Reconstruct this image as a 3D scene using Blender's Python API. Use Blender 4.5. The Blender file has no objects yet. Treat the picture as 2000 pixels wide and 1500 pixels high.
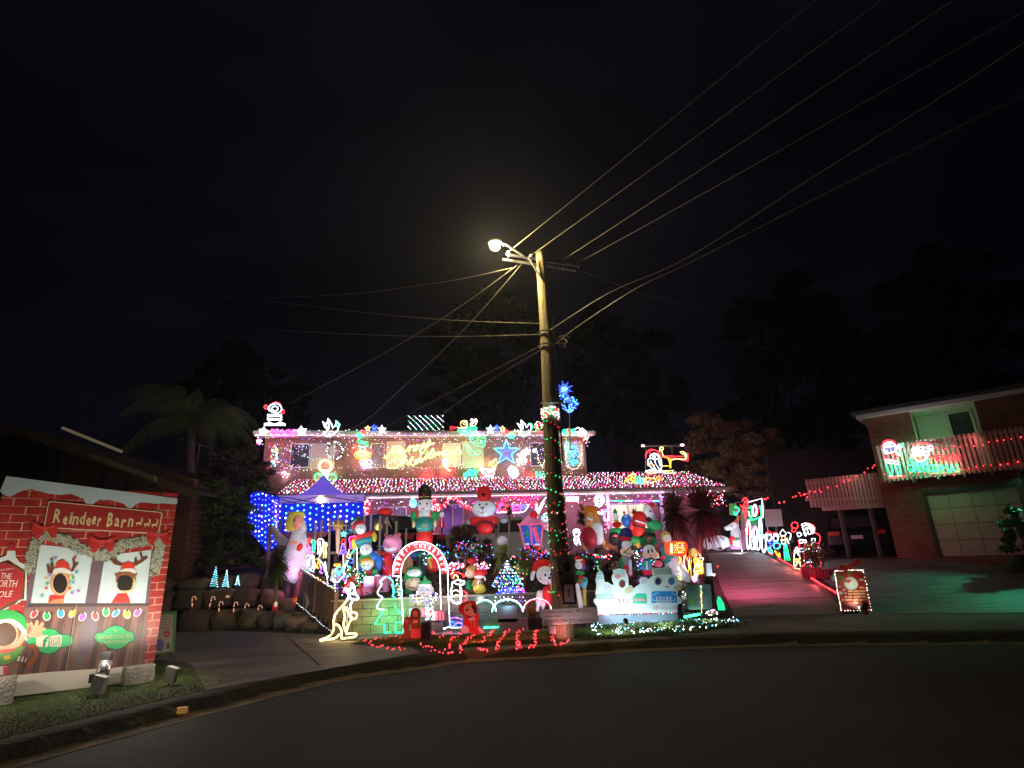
import bpy, math, random
import numpy as np
from mathutils import Vector
random.seed(7)
rnd = random.random
def ru(a, b): return a + (b - a) * rnd()
PI = math.pi
SC = bpy.context.scene
COL = SC.collection
FPX = 1078.0; TH = math.radians(17.4); RH = math.radians(2.2)
CAM = np.array([0, 0, 1.6])
_R0 = np.array([1, 0, 0.]); _U0 = np.array([0, -math.sin(TH), math.cos(TH)])
FW = np.array([0, math.cos(TH), math.sin(TH)])
CR = _R0 * math.cos(RH) - _U0 * math.sin(RH); CU = _U0 * math.cos(RH) + _R0 * math.sin(RH)
cd = bpy.data.cameras.new("camera"); cam = bpy.data.objects.new("camera", cd); COL.objects.link(cam)
from mathutils import Matrix
cam.matrix_world = Matrix(((CR[0], CU[0], -FW[0], CAM[0]), (CR[1], CU[1], -FW[1], CAM[1]), (CR[2], CU[2], -FW[2], CAM[2]), (0, 0, 0, 1)))
cd.sensor_width = 36; cd.lens = 36 * FPX / 2000; cd.clip_start = .05; cd.clip_end = 900
SC.camera = cam
SC.render.engine = 'CYCLES'
SC.cycles.use_denoising = True
SC.cycles.max_bounces = 4; SC.cycles.diffuse_bounces = 2; SC.cycles.glossy_bounces = 2
SC.cycles.transmission_bounces = 3; SC.cycles.transparent_max_bounces = 6
SC.cycles.sample_clamp_indirect = 3
SC.cycles.caustics_reflective = False; SC.cycles.caustics_refractive = False
SC.view_settings.view_transform = 'Standard'; SC.view_settings.look = 'None'
SC.view_settings.exposure = .25; SC.view_settings.gamma = 1; SC.view_settings.use_curve_mapping = False
W = bpy.data.worlds.new("World"); SC.world = W; W.use_nodes = True
nt = W.node_tree; nt.nodes.clear()
def N(t, k, **kw):
    n = t.nodes.new(k)
    for a, b in kw.items():
        setattr(n, a, b)
    return n
out = N(nt, 'ShaderNodeOutputWorld'); bg = N(nt, 'ShaderNodeBackground'); bg2 = N(nt, 'ShaderNodeBackground'); ad = N(nt, 'ShaderNodeAddShader')
sky = N(nt, 'ShaderNodeTexSky', sky_type='NISHITA', sun_disc=False, sun_elevation=math.radians(-6), sun_rotation=math.radians(200))
nt.links.new(sky.outputs[0], bg2.inputs[0]); bg2.inputs[1].default_value = 0.02
tc = N(nt, 'ShaderNodeTexCoord'); mp = N(nt, 'ShaderNodeMapping'); mp.inputs['Scale'].default_value = (1, 1, 2.2)
no = N(nt, 'ShaderNodeTexNoise'); no.inputs['Scale'].default_value = 2.1; no.inputs['Detail'].default_value = 4; no.inputs['Roughness'].default_value = .5
cr = N(nt, 'ShaderNodeValToRGB')
cr.color_ramp.elements[0].position = .36; cr.color_ramp.elements[0].color = (.0009, .0010, .0024, 1)
cr.color_ramp.elements[1].position = .74; cr.color_ramp.elements[1].color = (.0046, .0040, .0074, 1)
nt.links.new(tc.outputs['Generated'], mp.inputs[0]); nt.links.new(mp.outputs[0], no.inputs['Vector']); nt.links.new(no.outputs[0], cr.inputs[0])
sp_ = N(nt, 'ShaderNodeSeparateXYZ'); nt.links.new(tc.outputs['Generated'], sp_.inputs[0]); hz = N(nt, 'ShaderNodeMapRange'); hz.inputs[1].default_value = 0; hz.inputs[2].default_value = .75; hz.inputs[3].default_value = .75; hz.inputs[4].default_value = .7
nt.links.new(sp_.outputs[2], hz.inputs[0]); nt.links.new(hz.outputs[0], bg.inputs[1])
nt.links.new(cr.outputs[0], bg.inputs[0])
nt.links.new(bg.outputs[0], ad.inputs[0]); nt.links.new(bg2.outputs[0], ad.inputs[1]); nt.links.new(ad.outputs[0], out.inputs[0])

def ray(x, y): return FW + CR * ((x - 1000) / FPX) - CU * ((y - 750) / FPX)
def atY(x, y, Y): d = ray(x, y); return CAM + d * (Y / d[1])
def atZ(x, y, z): d = ray(x, y); return CAM + d * ((z - 1.6) / d[2])
_T = [0., 0., 1.]
ZT = {0: (0, 0, 1), 1: (480, 770, 5), 2: (780, 770, 5), 3: (1080, 850, 5), 4: (480, 920, 6.25), 5: (580, 980, 5.356), 6: (780, 930, 6.25),
      7: (860, 1050, 6.25), 8: (1080, 960, 5.356), 9: (1380, 950, 5.356), 10: (1560, 760, 4.411), 11: (0, 900, 3.1917), 12: (0, 700, 3.846),
      13: (340, 1000, 5.358), 14: (900, 420, 5.769), 15: (1150, 760, 3.636), 16: (0, 1150, 4), 17: (1400, 1100, 3.333)}
def Z(n): _T[:] = ZT[n]
def tp(x, y): return (_T[0] + x / _T[2], _T[1] + y / _T[2])
class Pl:
    """a vertical plane standing in the scene: p0, horizontal direction u"""
    def __init__(s, p0, u=(1, 0)):
        u = np.array([u[0], u[1], 0.]); s.u = u / np.linalg.norm(u); s.p0 = np.array([p0[0], p0[1], 0.])
        s.n = np.array([s.u[1], -s.u[0], 0.])
    def at(s, x, y, off=0.):
        x, y = tp(x, y); d = ray(x, y); q = s.p0 + s.n * off
        return CAM + d * (((q - CAM) @ s.n) / (d @ s.n))
    def sc(s, x, y):
        a = s.at(x, y); b = s.at(x, y + 10); return np.linalg.norm(a - b) / 10
def PY(Y): return Pl((0, Y))
HU = np.array([.9842, .1771, 0]); HV = np.array([-.1771, .9842, 0]); HO = np.array([0, 23.1, 0])
def PH(v): p = HO + HV * v; return Pl(p, HU)
def H(u, v, z): return HO + HU * u + HV * v + np.array([0, 0, z])

KERB = [(-9.5, -30), (-8.6, -8), (-7.2, -.5), (-6.1, 2.8), (-4.74, 5.72), (-3.69, 7.64), (-2.79, 8.98), (-1.56, 9.73), (-1.04, 10.1), (.69, 10.32), (2.35, 10.6),
        (4.1, 10.55), (5.89, 10.28), (8.09, 9.82), (11, 8.9), (14.5, 6.8), (18, 3), (20, -3), (20.5, -30)]
def smooth(pts, n=6, closed=False):
    P = [np.array(p, float) for p in pts]; L = len(P); o = []
    if L < 3: return P
    rng = range(L if closed else L - 1)
    for i in rng:
        if closed: a, b, c, d = P[i - 1], P[i], P[(i + 1) % L], P[(i + 2) % L]
        else: a, b, c, d = P[max(i - 1, 0)], P[i], P[i + 1], P[min(i + 2, L - 1)]
        for k in range(n):
            t = k / n
            o.append(.5 * (2 * b + (c - a) * t + (2 * a - 5 * b + 4 * c - d) * t * t + (3 * b - 3 * c + d - a) * t ** 3))
    if not closed: o.append(P[-1])
    return o
KS = [(p[0], p[1]) for p in smooth(KERB, 8)]
def inroad(x, y):
    c = False; n = len(KS); j = n - 1
    for i in range(n):
        xi, yi = KS[i]; xj, yj = KS[j]
        if (yi > y) != (yj > y) and x < (xj - xi) * (y - yi) / (yj - yi) + xi: c = not c
        j = i
    return c
def cl(a, b, t): return min(b, max(a, t))
def ss(a, b, t): t = cl(0, 1, (t - a) / (b - a)); return t * t * (3 - 2 * t)
def g(x, y):
    d1 = .12 + (cl(13.2, 22.2, y) - 13.2) * .162
    d2 = .12 + (cl(13.0, 18.2, y) - 13.0) * .2
    D = d1 + (d2 - d1) * ss(8.6, 10.2, x)
    lb = -4.1 - (y - 13.2) * .767
    rb = 4.75 + .29 * (y - 13.3)
    Bd = cl(.8, 1.6, .8 + (y - 13.4) * .2)
    Lf = .12 + 1.3 * ss(15.2, 17.4, y) * ss(-4.9, -5.8, x) if x < lb else .12
    Lf = max(Lf, .12 + 1.45 * ss(16.5, 19, y))
    inb = ss(13.36, 13.44, y) * ss(lb - .04, lb + .1, x) * (1 - ss(rb - 1.3, rb, x))
    o = Lf if x < (lb + rb) / 2 else D
    z = o + (max(Bd, o) - o) * inb
    return z
def gh(x, y):
    """where the ray through a photo pixel meets the ground"""
    x, y = tp(x, y); d = ray(x, y); t = 3.
    while t < 60:
        p = CAM + d * t
        if p[2] <= g(p[0], p[1]): return p
        t += .02
    return p

MATS = {}
def new_mat(name):
    m = bpy.data.materials.new(name); m.use_nodes = True
    return m, m.node_tree, m.node_tree.nodes['Principled BSDF']
def mat(name, c, rough=.7, emit=0, ec=None, var=.25, scale=6., bump=.1, bscale=60., metal=0., spec=.5, alpha=1., c2=None, coord='Object', stretch=None):
    if name in MATS: return MATS[name]
    m, t, b = new_mat(name)
    b.inputs['Roughness'].default_value = rough; b.inputs['Metallic'].default_value = metal
    b.inputs['Specular IOR Level'].default_value = spec
    tc = N(t, 'ShaderNodeTexCoord'); src = tc.outputs[coord]
    if stretch:
        mp = N(t, 'ShaderNodeMapping'); mp.inputs['Scale'].default_value = stretch; t.links.new(src, mp.inputs[0]); src = mp.outputs[0]
    if var > 0:
        n1 = N(t, 'ShaderNodeTexNoise'); n1.inputs['Scale'].default_value = scale; n1.inputs['Detail'].default_value = 5
        t.links.new(src, n1.inputs['Vector'])
        r = N(t, 'ShaderNodeValToRGB'); r.color_ramp.elements[0].position = .3; r.color_ramp.elements[1].position = .72
        k = c2 or tuple(v * (1 - var) for v in c)
        r.color_ramp.elements[0].color = (*k, 1); r.color_ramp.elements[1].color = (*c, 1)
        t.links.new(n1.outputs[0], r.inputs[0]); t.links.new(r.outputs[0], b.inputs['Base Color'])
    else: b.inputs['Base Color'].default_value = (*c, 1)
    if bump:
        n2 = N(t, 'ShaderNodeTexNoise'); n2.inputs['Scale'].default_value = bscale; n2.inputs['Detail'].default_value = 4
        t.links.new(src, n2.inputs['Vector'])
        bp = N(t, 'ShaderNodeBump'); bp.inputs['Strength'].default_value = bump; bp.inputs['Distance'].default_value = .05
        t.links.new(n2.outputs[0], bp.inputs['Height']); t.links.new(bp.outputs[0], b.inputs['Normal'])
    if emit:
        b.inputs['Emission Color'].default_value = (*(ec or c), 1); b.inputs['Emission Strength'].default_value = emit
        if var > 0 and ec is None: t.links.new(r.outputs[0], b.inputs['Emission Color'])
    if alpha < 1: b.inputs['Alpha'].default_value = alpha
    MATS[name] = m; return m
LC = dict(W=(.80, .88, 1.), Y=(1., .72, .25), R=(1., .03, .04), G=(.03, 1., .30), B=(.05, .10, 1.), P=(1., .07, .6), C=(.08, .8, 1.), O=(1., .34, .03), L=(1., .82, .62), V=(.4, .12, 1.), K=(1., .55, .72))
def lamp(k, s=5.):
    """a lit rope or bulb of colour k"""
    nm = "lit_%s_%g" % (k, s)
    if nm in MATS: return MATS[nm]
    m = bpy.data.materials.new(nm); m.use_nodes = True; t = m.node_tree; t.nodes.clear()
    o = N(t, 'ShaderNodeOutputMaterial'); e = N(t, 'ShaderNodeEmission'); e.inputs[0].default_value = (*LC[k], 1)
    ge = N(t, 'ShaderNodeNewGeometry'); vo = N(t, 'ShaderNodeTexNoise'); vo.inputs['Scale'].default_value = 16; vo.inputs['Detail'].default_value = 1; t.links.new(ge.outputs['Position'], vo.inputs['Vector'])
    mr = N(t, 'ShaderNodeMapRange'); mr.inputs[1].default_value = .35; mr.inputs[2].default_value = .65; mr.inputs[3].default_value = .35 * s; mr.inputs[4].default_value = 1.5 * s
    t.links.new(vo.outputs[0], mr.inputs[0]); t.links.new(mr.outputs[0], e.inputs[1])
    t.links.new(e.outputs[0], o.inputs[0]); MATS[nm] = m; return m
def brick(name, c1, c2, mortar, w=.24, h=.086, msz=.012, rough=.85, u=(1, 0), rel=.4):
    if name in MATS: return MATS[name]
    m, t, b = new_mat(name); b.inputs['Roughness'].default_value = rough
    ge = N(t, 'ShaderNodeNewGeometry'); sx = N(t, 'ShaderNodeSeparateXYZ'); t.links.new(ge.outputs['Position'], sx.inputs[0])
    m1 = N(t, 'ShaderNodeMath', operation='MULTIPLY'); m1.inputs[1].default_value = u[0]
    m2 = N(t, 'ShaderNodeMath', operation='MULTIPLY_ADD'); m2.inputs[1].default_value = u[1]
    t.links.new(sx.outputs[0], m1.inputs[0]); t.links.new(sx.outputs[1], m2.inputs[0]); t.links.new(m1.outputs[0], m2.inputs[2])
    cx = N(t, 'ShaderNodeCombineXYZ'); t.links.new(m2.outputs[0], cx.inputs[0]); t.links.new(sx.outputs[2], cx.inputs[1])
    br = N(t, 'ShaderNodeTexBrick'); br.inputs['Scale'].default_value = 1; br.inputs['Brick Width'].default_value = w; br.inputs['Row Height'].default_value = h
    br.inputs['Mortar Size'].default_value = msz; br.inputs['Color1'].default_value = (*c1, 1); br.inputs['Color2'].default_value = (*c2, 1); br.inputs['Mortar'].default_value = (*mortar, 1)
    t.links.new(cx.outputs[0], br.inputs['Vector'])
    nz = N(t, 'ShaderNodeTexNoise'); nz.inputs['Scale'].default_value = 1.3; nz.inputs['Detail'].default_value = 6; t.links.new(ge.outputs['Position'], nz.inputs['Vector'])
    mx = N(t, 'ShaderNodeMixRGB', blend_type='MULTIPLY'); mx.inputs[0].default_value = .6; t.links.new(br.outputs['Color'], mx.inputs[1]); t.links.new(nz.outputs[0], mx.inputs[2])
    t.links.new(mx.outputs[0], b.inputs['Base Color'])
    bp = N(t, 'ShaderNodeBump'); bp.inputs['Strength'].default_value = rel; bp.inputs['Distance'].default_value = .02; bp.invert = True
    t.links.new(br.outputs['Fac'], bp.inputs['Height']); t.links.new(bp.outputs[0], b.inputs['Normal'])
    MATS[name] = m; return m
FC = dict(white=(.72, .78, .88), ice=(.6, .72, .85), red=(.62, .015, .02), green=(.012, .30, .10), blue=(.02, .12, .55), yellow=(.75, .55, .05), gold=(.55, .38, .1), orange=(.7, .2, .02), brown=(.22, .08, .03),
          black=(.012, .012, .015), cream=(.8, .62, .42), skin=(.78, .42, .28), pink=(.75, .25, .5), grey=(.35, .36, .4), tan=(.5, .28, .09), teal=(.02, .3, .32), maroon=(.28, .01, .025), navy=(.02, .03, .2), purple=(.25, .08, .5),
          lemon=(.72, .72, .1), lime=(.3, .6, .1), sky=(.15, .45, .8), rose=(.75, .12, .2), dark=(.03, .025, .03))
GK = 30.; IG = 14.
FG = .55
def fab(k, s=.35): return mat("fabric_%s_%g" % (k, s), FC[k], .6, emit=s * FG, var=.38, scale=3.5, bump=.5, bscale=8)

ORG = {}
def org(o): return ORG.get(o.name, np.zeros(3)) if o is not None else np.zeros(3)
def props(o, label=None, cat=None, group=None, kind=None):
    if label: o['label'] = label
    if cat: o['category'] = cat
    if group: o['group'] = group
    if kind: o['kind'] = kind
    return o
def thing(name, label, cat, loc, group=None):
    o = bpy.data.objects.new(name, None); COL.objects.link(o); o.empty_display_size = .1
    o.location = Vector(loc); ORG[o.name] = np.array(loc, float); return props(o, label, cat, group)
class MB:
    def __init__(s): s.v = []; s.f = []; s.m = []; s.mi = 0
    def add(s, vs, fs):
        b = len(s.v); s.v.extend([tuple(map(float, v)) for v in vs]); s.f.extend([tuple(i + b for i in f) for f in fs]); s.m.extend([s.mi] * len(fs)); return s
    def quad(s, a, b, c, d): return s.add([a, b, c, d], [(0, 1, 2, 3)])
    def poly(s, pts): return s.add(pts, [tuple(range(len(pts)))])
    def slab(s, pts, t):
        """front polygon pts, thickness vector t going back"""
        n = len(pts); q = [np.array(p) + t for p in pts]
        return s.add(list(pts) + q, [tuple(range(n)), tuple(range(2 * n - 1, n - 1, -1))] + [(i, i + n, (i + 1) % n + n, (i + 1) % n) for i in range(n)])
    def box(s, c, x, y, z):
        """centre and three half-axis vectors"""
        c, x, y, z = map(lambda a: np.array(a, float), (c, x, y, z))
        vs = [c + i * x + j * y + k * z for k in (-1, 1) for j in (-1, 1) for i in (-1, 1)]
        return s.add(vs, [(0, 2, 3, 1), (4, 5, 7, 6), (0, 1, 5, 4), (2, 6, 7, 3), (0, 4, 6, 2), (1, 3, 7, 5)])
    def abox(s, x0, x1, y0, y1, z0, z1): return s.box(((x0 + x1) / 2, (y0 + y1) / 2, (z0 + z1) / 2), ((x1 - x0) / 2, 0, 0), (0, (y1 - y0) / 2, 0), (0, 0, (z1 - z0) / 2))
    def tube(s, pts, r, n=5, closed=False, cap=True):
        P = [np.array(p, float) for p in pts]; L = len(P)
        if L < 2: return s
        rs = r if isinstance(r, (list, tuple)) else [r] * L
        vs = []; up = None
        for i in range(L):
            a = P[i - 1] if (i or closed) else P[0]; b = P[(i + 1) % L] if (i < L - 1 or closed) else P[-1]
            d = b - a; l = np.linalg.norm(d); d = d / l if l > 1e-9 else np.array([0, 0, 1.])
            if up is None:
                up = np.array([0, 1., 0]) if abs(d[1]) < .9 else np.array([1., 0, 0])
            x = np.cross(up, d); x /= max(np.linalg.norm(x), 1e-9); y = np.cross(d, x); up = y
            for k in range(n):
                a_ = 2 * PI * k / n; vs.append(P[i] + (x * math.cos(a_) + y * math.sin(a_)) * rs[i])
        fs = []
        for i in range(L if closed else L - 1):
            j = (i + 1) % L
            for k in range(n): fs.append((i * n + k, i * n + (k + 1) % n, j * n + (k + 1) % n, j * n + k))
        if cap and not closed: fs += [tuple(range(n - 1, -1, -1)), tuple((L - 1) * n + k for k in range(n))]
        return s.add(vs, fs)
    def ell(s, c, ax, ay, az, n=16, m=10):
        c, ax, ay, az = map(lambda a: np.array(a, float), (c, ax, ay, az)); vs = [c + az]
        for i in range(1, m):
            t = PI * i / m
            for k in range(n): p = 2 * PI * k / n; vs.append(c + az * math.cos(t) + (ax * math.cos(p) + ay * math.sin(p)) * math.sin(t))
        vs.append(c - az); fs = [(0, 1 + k, 1 + (k + 1) % n) for k in range(n)]
        for i in range(m - 2):
            a = 1 + i * n; b = a + n
            for k in range(n): fs.append((a + k, b + k, b + (k + 1) % n, a + (k + 1) % n))
        a = 1 + (m - 2) * n; e = len(vs) - 1; fs += [(a + k, e, a + (k + 1) % n) for k in range(n)]
        return s.add(vs, fs)
    def oct(s, c, r):
        x, y, z = c
        return s.add([(x + r, y, z), (x, y + r, z), (x - r, y, z), (x, y - r, z), (x, y, z + r), (x, y, z - r)],
                     [(0, 1, 4), (1, 2, 4), (2, 3, 4), (3, 0, 4), (1, 0, 5), (2, 1, 5), (3, 2, 5), (0, 3, 5)])
    def build(s, name, mats, parent=None, origin=None, smooth=False, **kw):
        if not s.v: return None
        mats = mats if isinstance(mats, (list, tuple)) else [mats]
        o0 = org(parent) if parent is not None else (np.array(origin, float) if origin is not None else np.zeros(3))
        V = np.array(s.v) - o0
        me = bpy.data.meshes.new(name); me.from_pydata(V.tolist(), [], s.f)
        for mm in mats: me.materials.append(mm)
        if len(mats) > 1: me.polygons.foreach_set('material_index', s.m)
        if smooth: me.polygons.foreach_set('use_smooth', [True] * len(me.polygons))
        me.update(); ob = bpy.data.objects.new(name, me); COL.objects.link(ob)
        if parent is not None: ob.parent = parent; ORG[ob.name] = org(parent)
        else: ob.location = Vector(o0); ORG[ob.name] = o0
        return props(ob, **kw)
    def text(s, pl, st, a, b, h, off=.01, outline=0, ext=0, res=2, jit=0, slant=0, res_b=1):
        """lettering on a plane: baseline from pixel a to pixel b, cap height h pixels up the plane"""
        key = (st, outline, ext, res, jit, slant)
        if key not in TXT:
            cu = bpy.data.curves.new('lettering', 'FONT'); cu.body = st; cu.resolution_u = res; cu.size = 1; cu.shear = slant
            if outline: cu.fill_mode = 'NONE'; cu.bevel_depth = outline; cu.bevel_resolution = res_b
            else: cu.extrude = ext
            ob = bpy.data.objects.new('lettering', cu); COL.objects.link(ob)
            me = bpy.data.meshes.new_from_object(ob.evaluated_get(bpy.context.evaluated_depsgraph_get()))
            V = np.array([v.co[:] for v in me.vertices]).reshape(-1, 3); Fs = [tuple(p.vertices) for p in me.polygons]
            bpy.data.objects.remove(ob); bpy.data.curves.remove(cu); bpy.data.meshes.remove(me); TXT[key] = (V, Fs)
        V, Fs = TXT[key]
        if not len(V): return s
        x0, x1 = V[:, 0].min(), V[:, 0].max(); k = .73
        A = pl.at(*a, off); B = pl.at(*b, off); wv = (B - A) / (x1 - x0); ln = np.linalg.norm(B - A) / (x1 - x0)
        up = np.array([0, 0, 1.]) * (pl.sc(*a) * h / k)
        W_ = [A + wv * (v[0] - x0) + up * v[1] + pl.n * v[2] * ln for v in V]
        return s.add(W_, Fs)
TXT = {}
def frange(a, b, n): return [a + (b - a) * i / max(n - 1, 1) for i in range(n)]
def path(spec):
    """mini path language in zoom pixels -> list of (x, y), closed"""
    k = spec[0]; b = spec[1:].strip()
    if k in '~c-=':
        pts = [tuple(map(float, q.split(','))) for q in b.split()]
        if k == '~': pts = [tuple(p) for p in smooth(pts, 4)]
        if k == 'c': pts = [tuple(p) for p in smooth(pts, 4, True)]
        return pts, k in 'c='
    v = list(map(float, b.split(',')))
    if k == 'o':
        cx, cy, rx, ry = v[:4]; a0, a1 = (v[4], v[5]) if len(v) > 4 else (0, 360); n = 18
        if a1 - a0 >= 360: return [(cx + rx * math.cos(2 * PI * i / n), cy - ry * math.sin(2 * PI * i / n)) for i in range(n)], True
        return [(cx + rx * math.cos(math.radians(a)), cy - ry * math.sin(math.radians(a))) for a in frange(a0, a1, 14)], False
    if k == '*':
        cx, cy, R = v[:3]; ri = v[3] if len(v) > 3 else R * .42; n = int(v[4]) if len(v) > 4 else 5; a0 = v[5] if len(v) > 5 else 90
        return [(cx + (R if i % 2 == 0 else ri) * math.cos(math.radians(a0) + PI * i / n), cy - (R if i % 2 == 0 else ri) * math.sin(math.radians(a0) + PI * i / n)) for i in range(2 * n)], True
ADDED_SPOTS = []  # spots added later to imitate light spilling off each display
WIRE = lambda: mat('dark_wire', (.02, .02, .02), .5, var=0, bump=0)
def motif(name, label, cat, pl, lines, r=.024, group=None, off=.1, legs=None, s=5., base=None):
    """rope light figure: lines 'part colour path | path'"""
    allp = []; parts = []
    for ln in [l.strip() for l in lines.strip().split('\n') if l.strip()]:
        pn, k, rest = ln.split(' ', 2); mb = MB()
        for sp in rest.split('|'):
            if pn in ('hand', 'arm', 'shoe', 'ring', 'leg', 'eye', 'star', 'ear') and mb.v: parts.append((pn, k, mb)); mb = MB()
            pts, c = path(sp.strip()); w = [pl.at(x, y, off) for x, y in pts]; allp += w; mb.tube(w, r * .74, 5, c)
        parts.append((pn, k, mb))
    A = np.array(allp); o0 = np.array([A[:, 0].mean(), A[:, 1].mean(), A[:, 2].min()])
    t = thing(name, label, cat, o0, group)
    for pn, k, mb in parts: mb.build(pn, lamp(k, s), t)
    if 1:
        by = {}
        for pn, k, mb in parts: by[k] = by.get(k, 0) + len(mb.v)
        Ks = sorted(by, key=by.get)[-2:]; tot = sum(by.values()); span = np.linalg.norm(A.max(0) - A.min(0))
        for q, k in enumerate(Ks):
            V = np.concatenate([np.array(mb.v) for pn, kk, mb in parts if kk == k]); ADDED_SPOTS.append((t.name, V.mean(0) + pl.n * (.10 + .10 * span), k, GK * r / .024 * (1.2 if k in 'WL' else 2.2) * by[k] / 1000., -pl.n))
    x0, x1 = A[:, 0].min(), A[:, 0].max(); yy = A[:, 1].mean()
    if legs is not None:
        mb = MB()
        for x in (x0 + (x1 - x0) * .25, x0 + (x1 - x0) * .75):
            zb = g(x, yy) if legs == 'g' else legs
            mb.tube([(x, yy + .03, zb), (x, yy + .03, A[:, 2].min() + .3 * (A[:, 2].max() - A[:, 2].min()))], .008, 4)
        mb.build('stake', WIRE(), t)
    return t
def bulbs(name, pts, keys, r=.03, s=8., parent=None, **kw):
    mb = MB(); ks = sorted(set(keys))
    for p in pts:
        mb.mi = ks.index(random.choice(keys)); mb.oct(p, r * ru(.8, 1.25))
    return mb.build(name, [lamp(k, s) for k in ks], parent, **kw)
def string(name, label, cat, pl_pts, keys, r=.02, s=8., group=None, step=None, sag=0, jit=.01, wire=True):
    """string of bulbs along world points"""
    P = [np.array(p, float) for p in pl_pts]; o0 = np.array(P[0]); t = thing(name, label, cat, o0, group); W_ = []; q = []
    for a, b in zip(P[:-1], P[1:]):
        L = np.linalg.norm(b - a); n = max(2, int(L / (step or .15)))
        for i in range(n):
            u = i / n; p = a + (b - a) * u; p[2] -= sag * 4 * u * (1 - u); q.append(p + np.array([ru(-jit, jit), ru(-jit, jit), ru(-jit, jit)])); W_.append(p)
    W_.append(P[-1])
    if wire: MB().tube(W_, .005, 3).build('wire', WIRE(), t)
    m_ = np.mean(q, 0); ADDED_SPOTS.append((t.name, m_ + np.array([0, -.2, .12]), max(set(keys), key=keys.count), min(5, .3 * len(q) ** .7 * (r / .016) ** 2), np.array([0, 1, -.15]))); bulbs('bulb', q, keys, r, s, t, kind='stuff'); return t
PAIRS = set('arm ear eye glove hand hat_trim horn leg hoof paw mitten fender rim wheel cheek pupil sleeve epaulette mustache antler strap glove_low trousers snow mouth'.split())
def infl(name, label, cat, Y, lines, base=None, group=None, glow=.35, z=None):
    """inflatable or moulded figure; shapes in zoom pixels: e:cx,cy,rx,ry,rot,f,depth  c:x1,y1,r1,x2,y2,r2,f  p:f;x,y;x,y"""
    pl = PY(Y); parts = []; lo = 1e9; X = []
    for ln in [l.strip() for l in lines.strip().split('\n') if l.strip()]:
        w = ln.split(); pn, k = w[0], w[1]; gl = glow
        if '*' in k: k, gl = k.split('*'); gl = float(gl)
        mb = MB()
        for sh in w[2:]:
            if pn in PAIRS and mb.v: parts.append((pn, k, gl, mb)); V = np.array(mb.v); lo = min(lo, V[:, 2].min()); X += [V[:, 0].min(), V[:, 0].max()]; mb = MB()
            ty, b = sh.split(':', 1)
            if ty == 'e':
                v = list(map(float, b.split(','))) + [0, 0, 0][:max(0, 7 - len(b.split(',')))]
                v = (v + [0] * 7)[:7]; sc = pl.sc(v[0], v[1]); c = pl.at(v[0], v[1]) + np.array([0, -v[5] * sc, 0])
                a = math.radians(v[4]); ax = np.array([math.cos(a), 0, math.sin(a)]) * v[2] * sc; az = np.array([-math.sin(a), 0, math.cos(a)]) * v[3] * sc
                dd = (v[6] or 1) * min(v[2], v[3]) * sc; mb.ell(c, ax, np.array([0, dd, 0]), az, 16, 10)
            elif ty == 'c':
                v = (list(map(float, b.split(','))) + [0])[:7]; sc = pl.sc(v[0], v[1]); f = np.array([0, -v[6] * sc, 0])
                A = pl.at(v[0], v[1]) + f; B = pl.at(v[3], v[4]) + f; d = (B - A); L = max(np.linalg.norm(d), 1e-6); d /= L; r1, r2 = v[2] * sc, v[5] * sc
                pts = []; rs = []
                for q in (1., .85, .5, 0): pts.append(A - d * r1 * q); rs.append(max(.002, r1 * math.sqrt(1 - q * q)))
                for q in (.33, .66): pts.append(A + d * L * q); rs.append(r1 + (r2 - r1) * q)
                for q in (0, .5, .85, 1.): pts.append(B + d * r2 * q); rs.append(max(.002, r2 * math.sqrt(1 - q * q)))
                mb.tube(pts, rs, 14)
            elif ty == 'p':
                q = b.split(';'); f = float(q[0]); pp = [tuple(map(float, z_.split(','))) for z_ in q[1:]]; sc = pl.sc(*pp[0])
                mb.slab([pl.at(*p) + np.array([0, -f * sc, 0]) for p in pp], np.array([0, .05, 0]))
        parts.append((pn, k, gl, mb)); V = np.array(mb.v); lo = min(lo, V[:, 2].min()); X += [V[:, 0].min(), V[:, 0].max()]
    cx = (min(X) + max(X)) / 2; gz = g(cx, Y) if z is None else z
    t = thing(name, label, cat, (cx, Y, min(gz, lo)), group)
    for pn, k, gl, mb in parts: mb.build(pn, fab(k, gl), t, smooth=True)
    ADDED_SPOTS.append((t.name, np.array([cx, Y, lo + .35 * (max(v[2] for v in V) - lo)]) + np.array([.25, -.75, -.1]), 'WKVPWCKLY'[len(ADDED_SPOTS) % 9], IG * (max(X) - min(X)) ** 1.2, np.array([-.25, 1, .1])))  # spot added in front of the inflatable, its colour picked in turn
    if lo > gz + .02:
        w = (max(X) - min(X)) * .12
        MB().tube([(cx, Y, gz - .02), (cx, Y, lo + .1)], w, 10).build('base', fab('dark', 0), t, smooth=True)
    return t
# ================================================================ GROUND
def sheetz(x, y): return -.04 if inroad(x, y) else g(x, y)
xs = frange(-130, -16, 8)[:-1] + frange(-16, 20, 201) + frange(20, 130, 8)[1:]
ys = frange(-130, 1, 8)[:-1] + frange(1, 13.2, 68)[:-1] + frange(13.2, 13.5, 7)[:-1] + frange(13.5, 24, 50) + frange(24, 130, 9)[1:]
mb = MB(); vs = [(x, y, sheetz(x, y)) for y in ys for x in xs]; nx = len(xs)
mb.add(vs, [(j * nx + i, j * nx + i + 1, (j + 1) * nx + i + 1, (j + 1) * nx + i) for j in range(len(ys) - 1) for i in range(nx - 1)])
mb.build('ground', mat('soil', (.035, .026, .018), .95, var=.6, scale=2.5, bump=.6, bscale=14), smooth=True, kind='structure')
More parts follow.
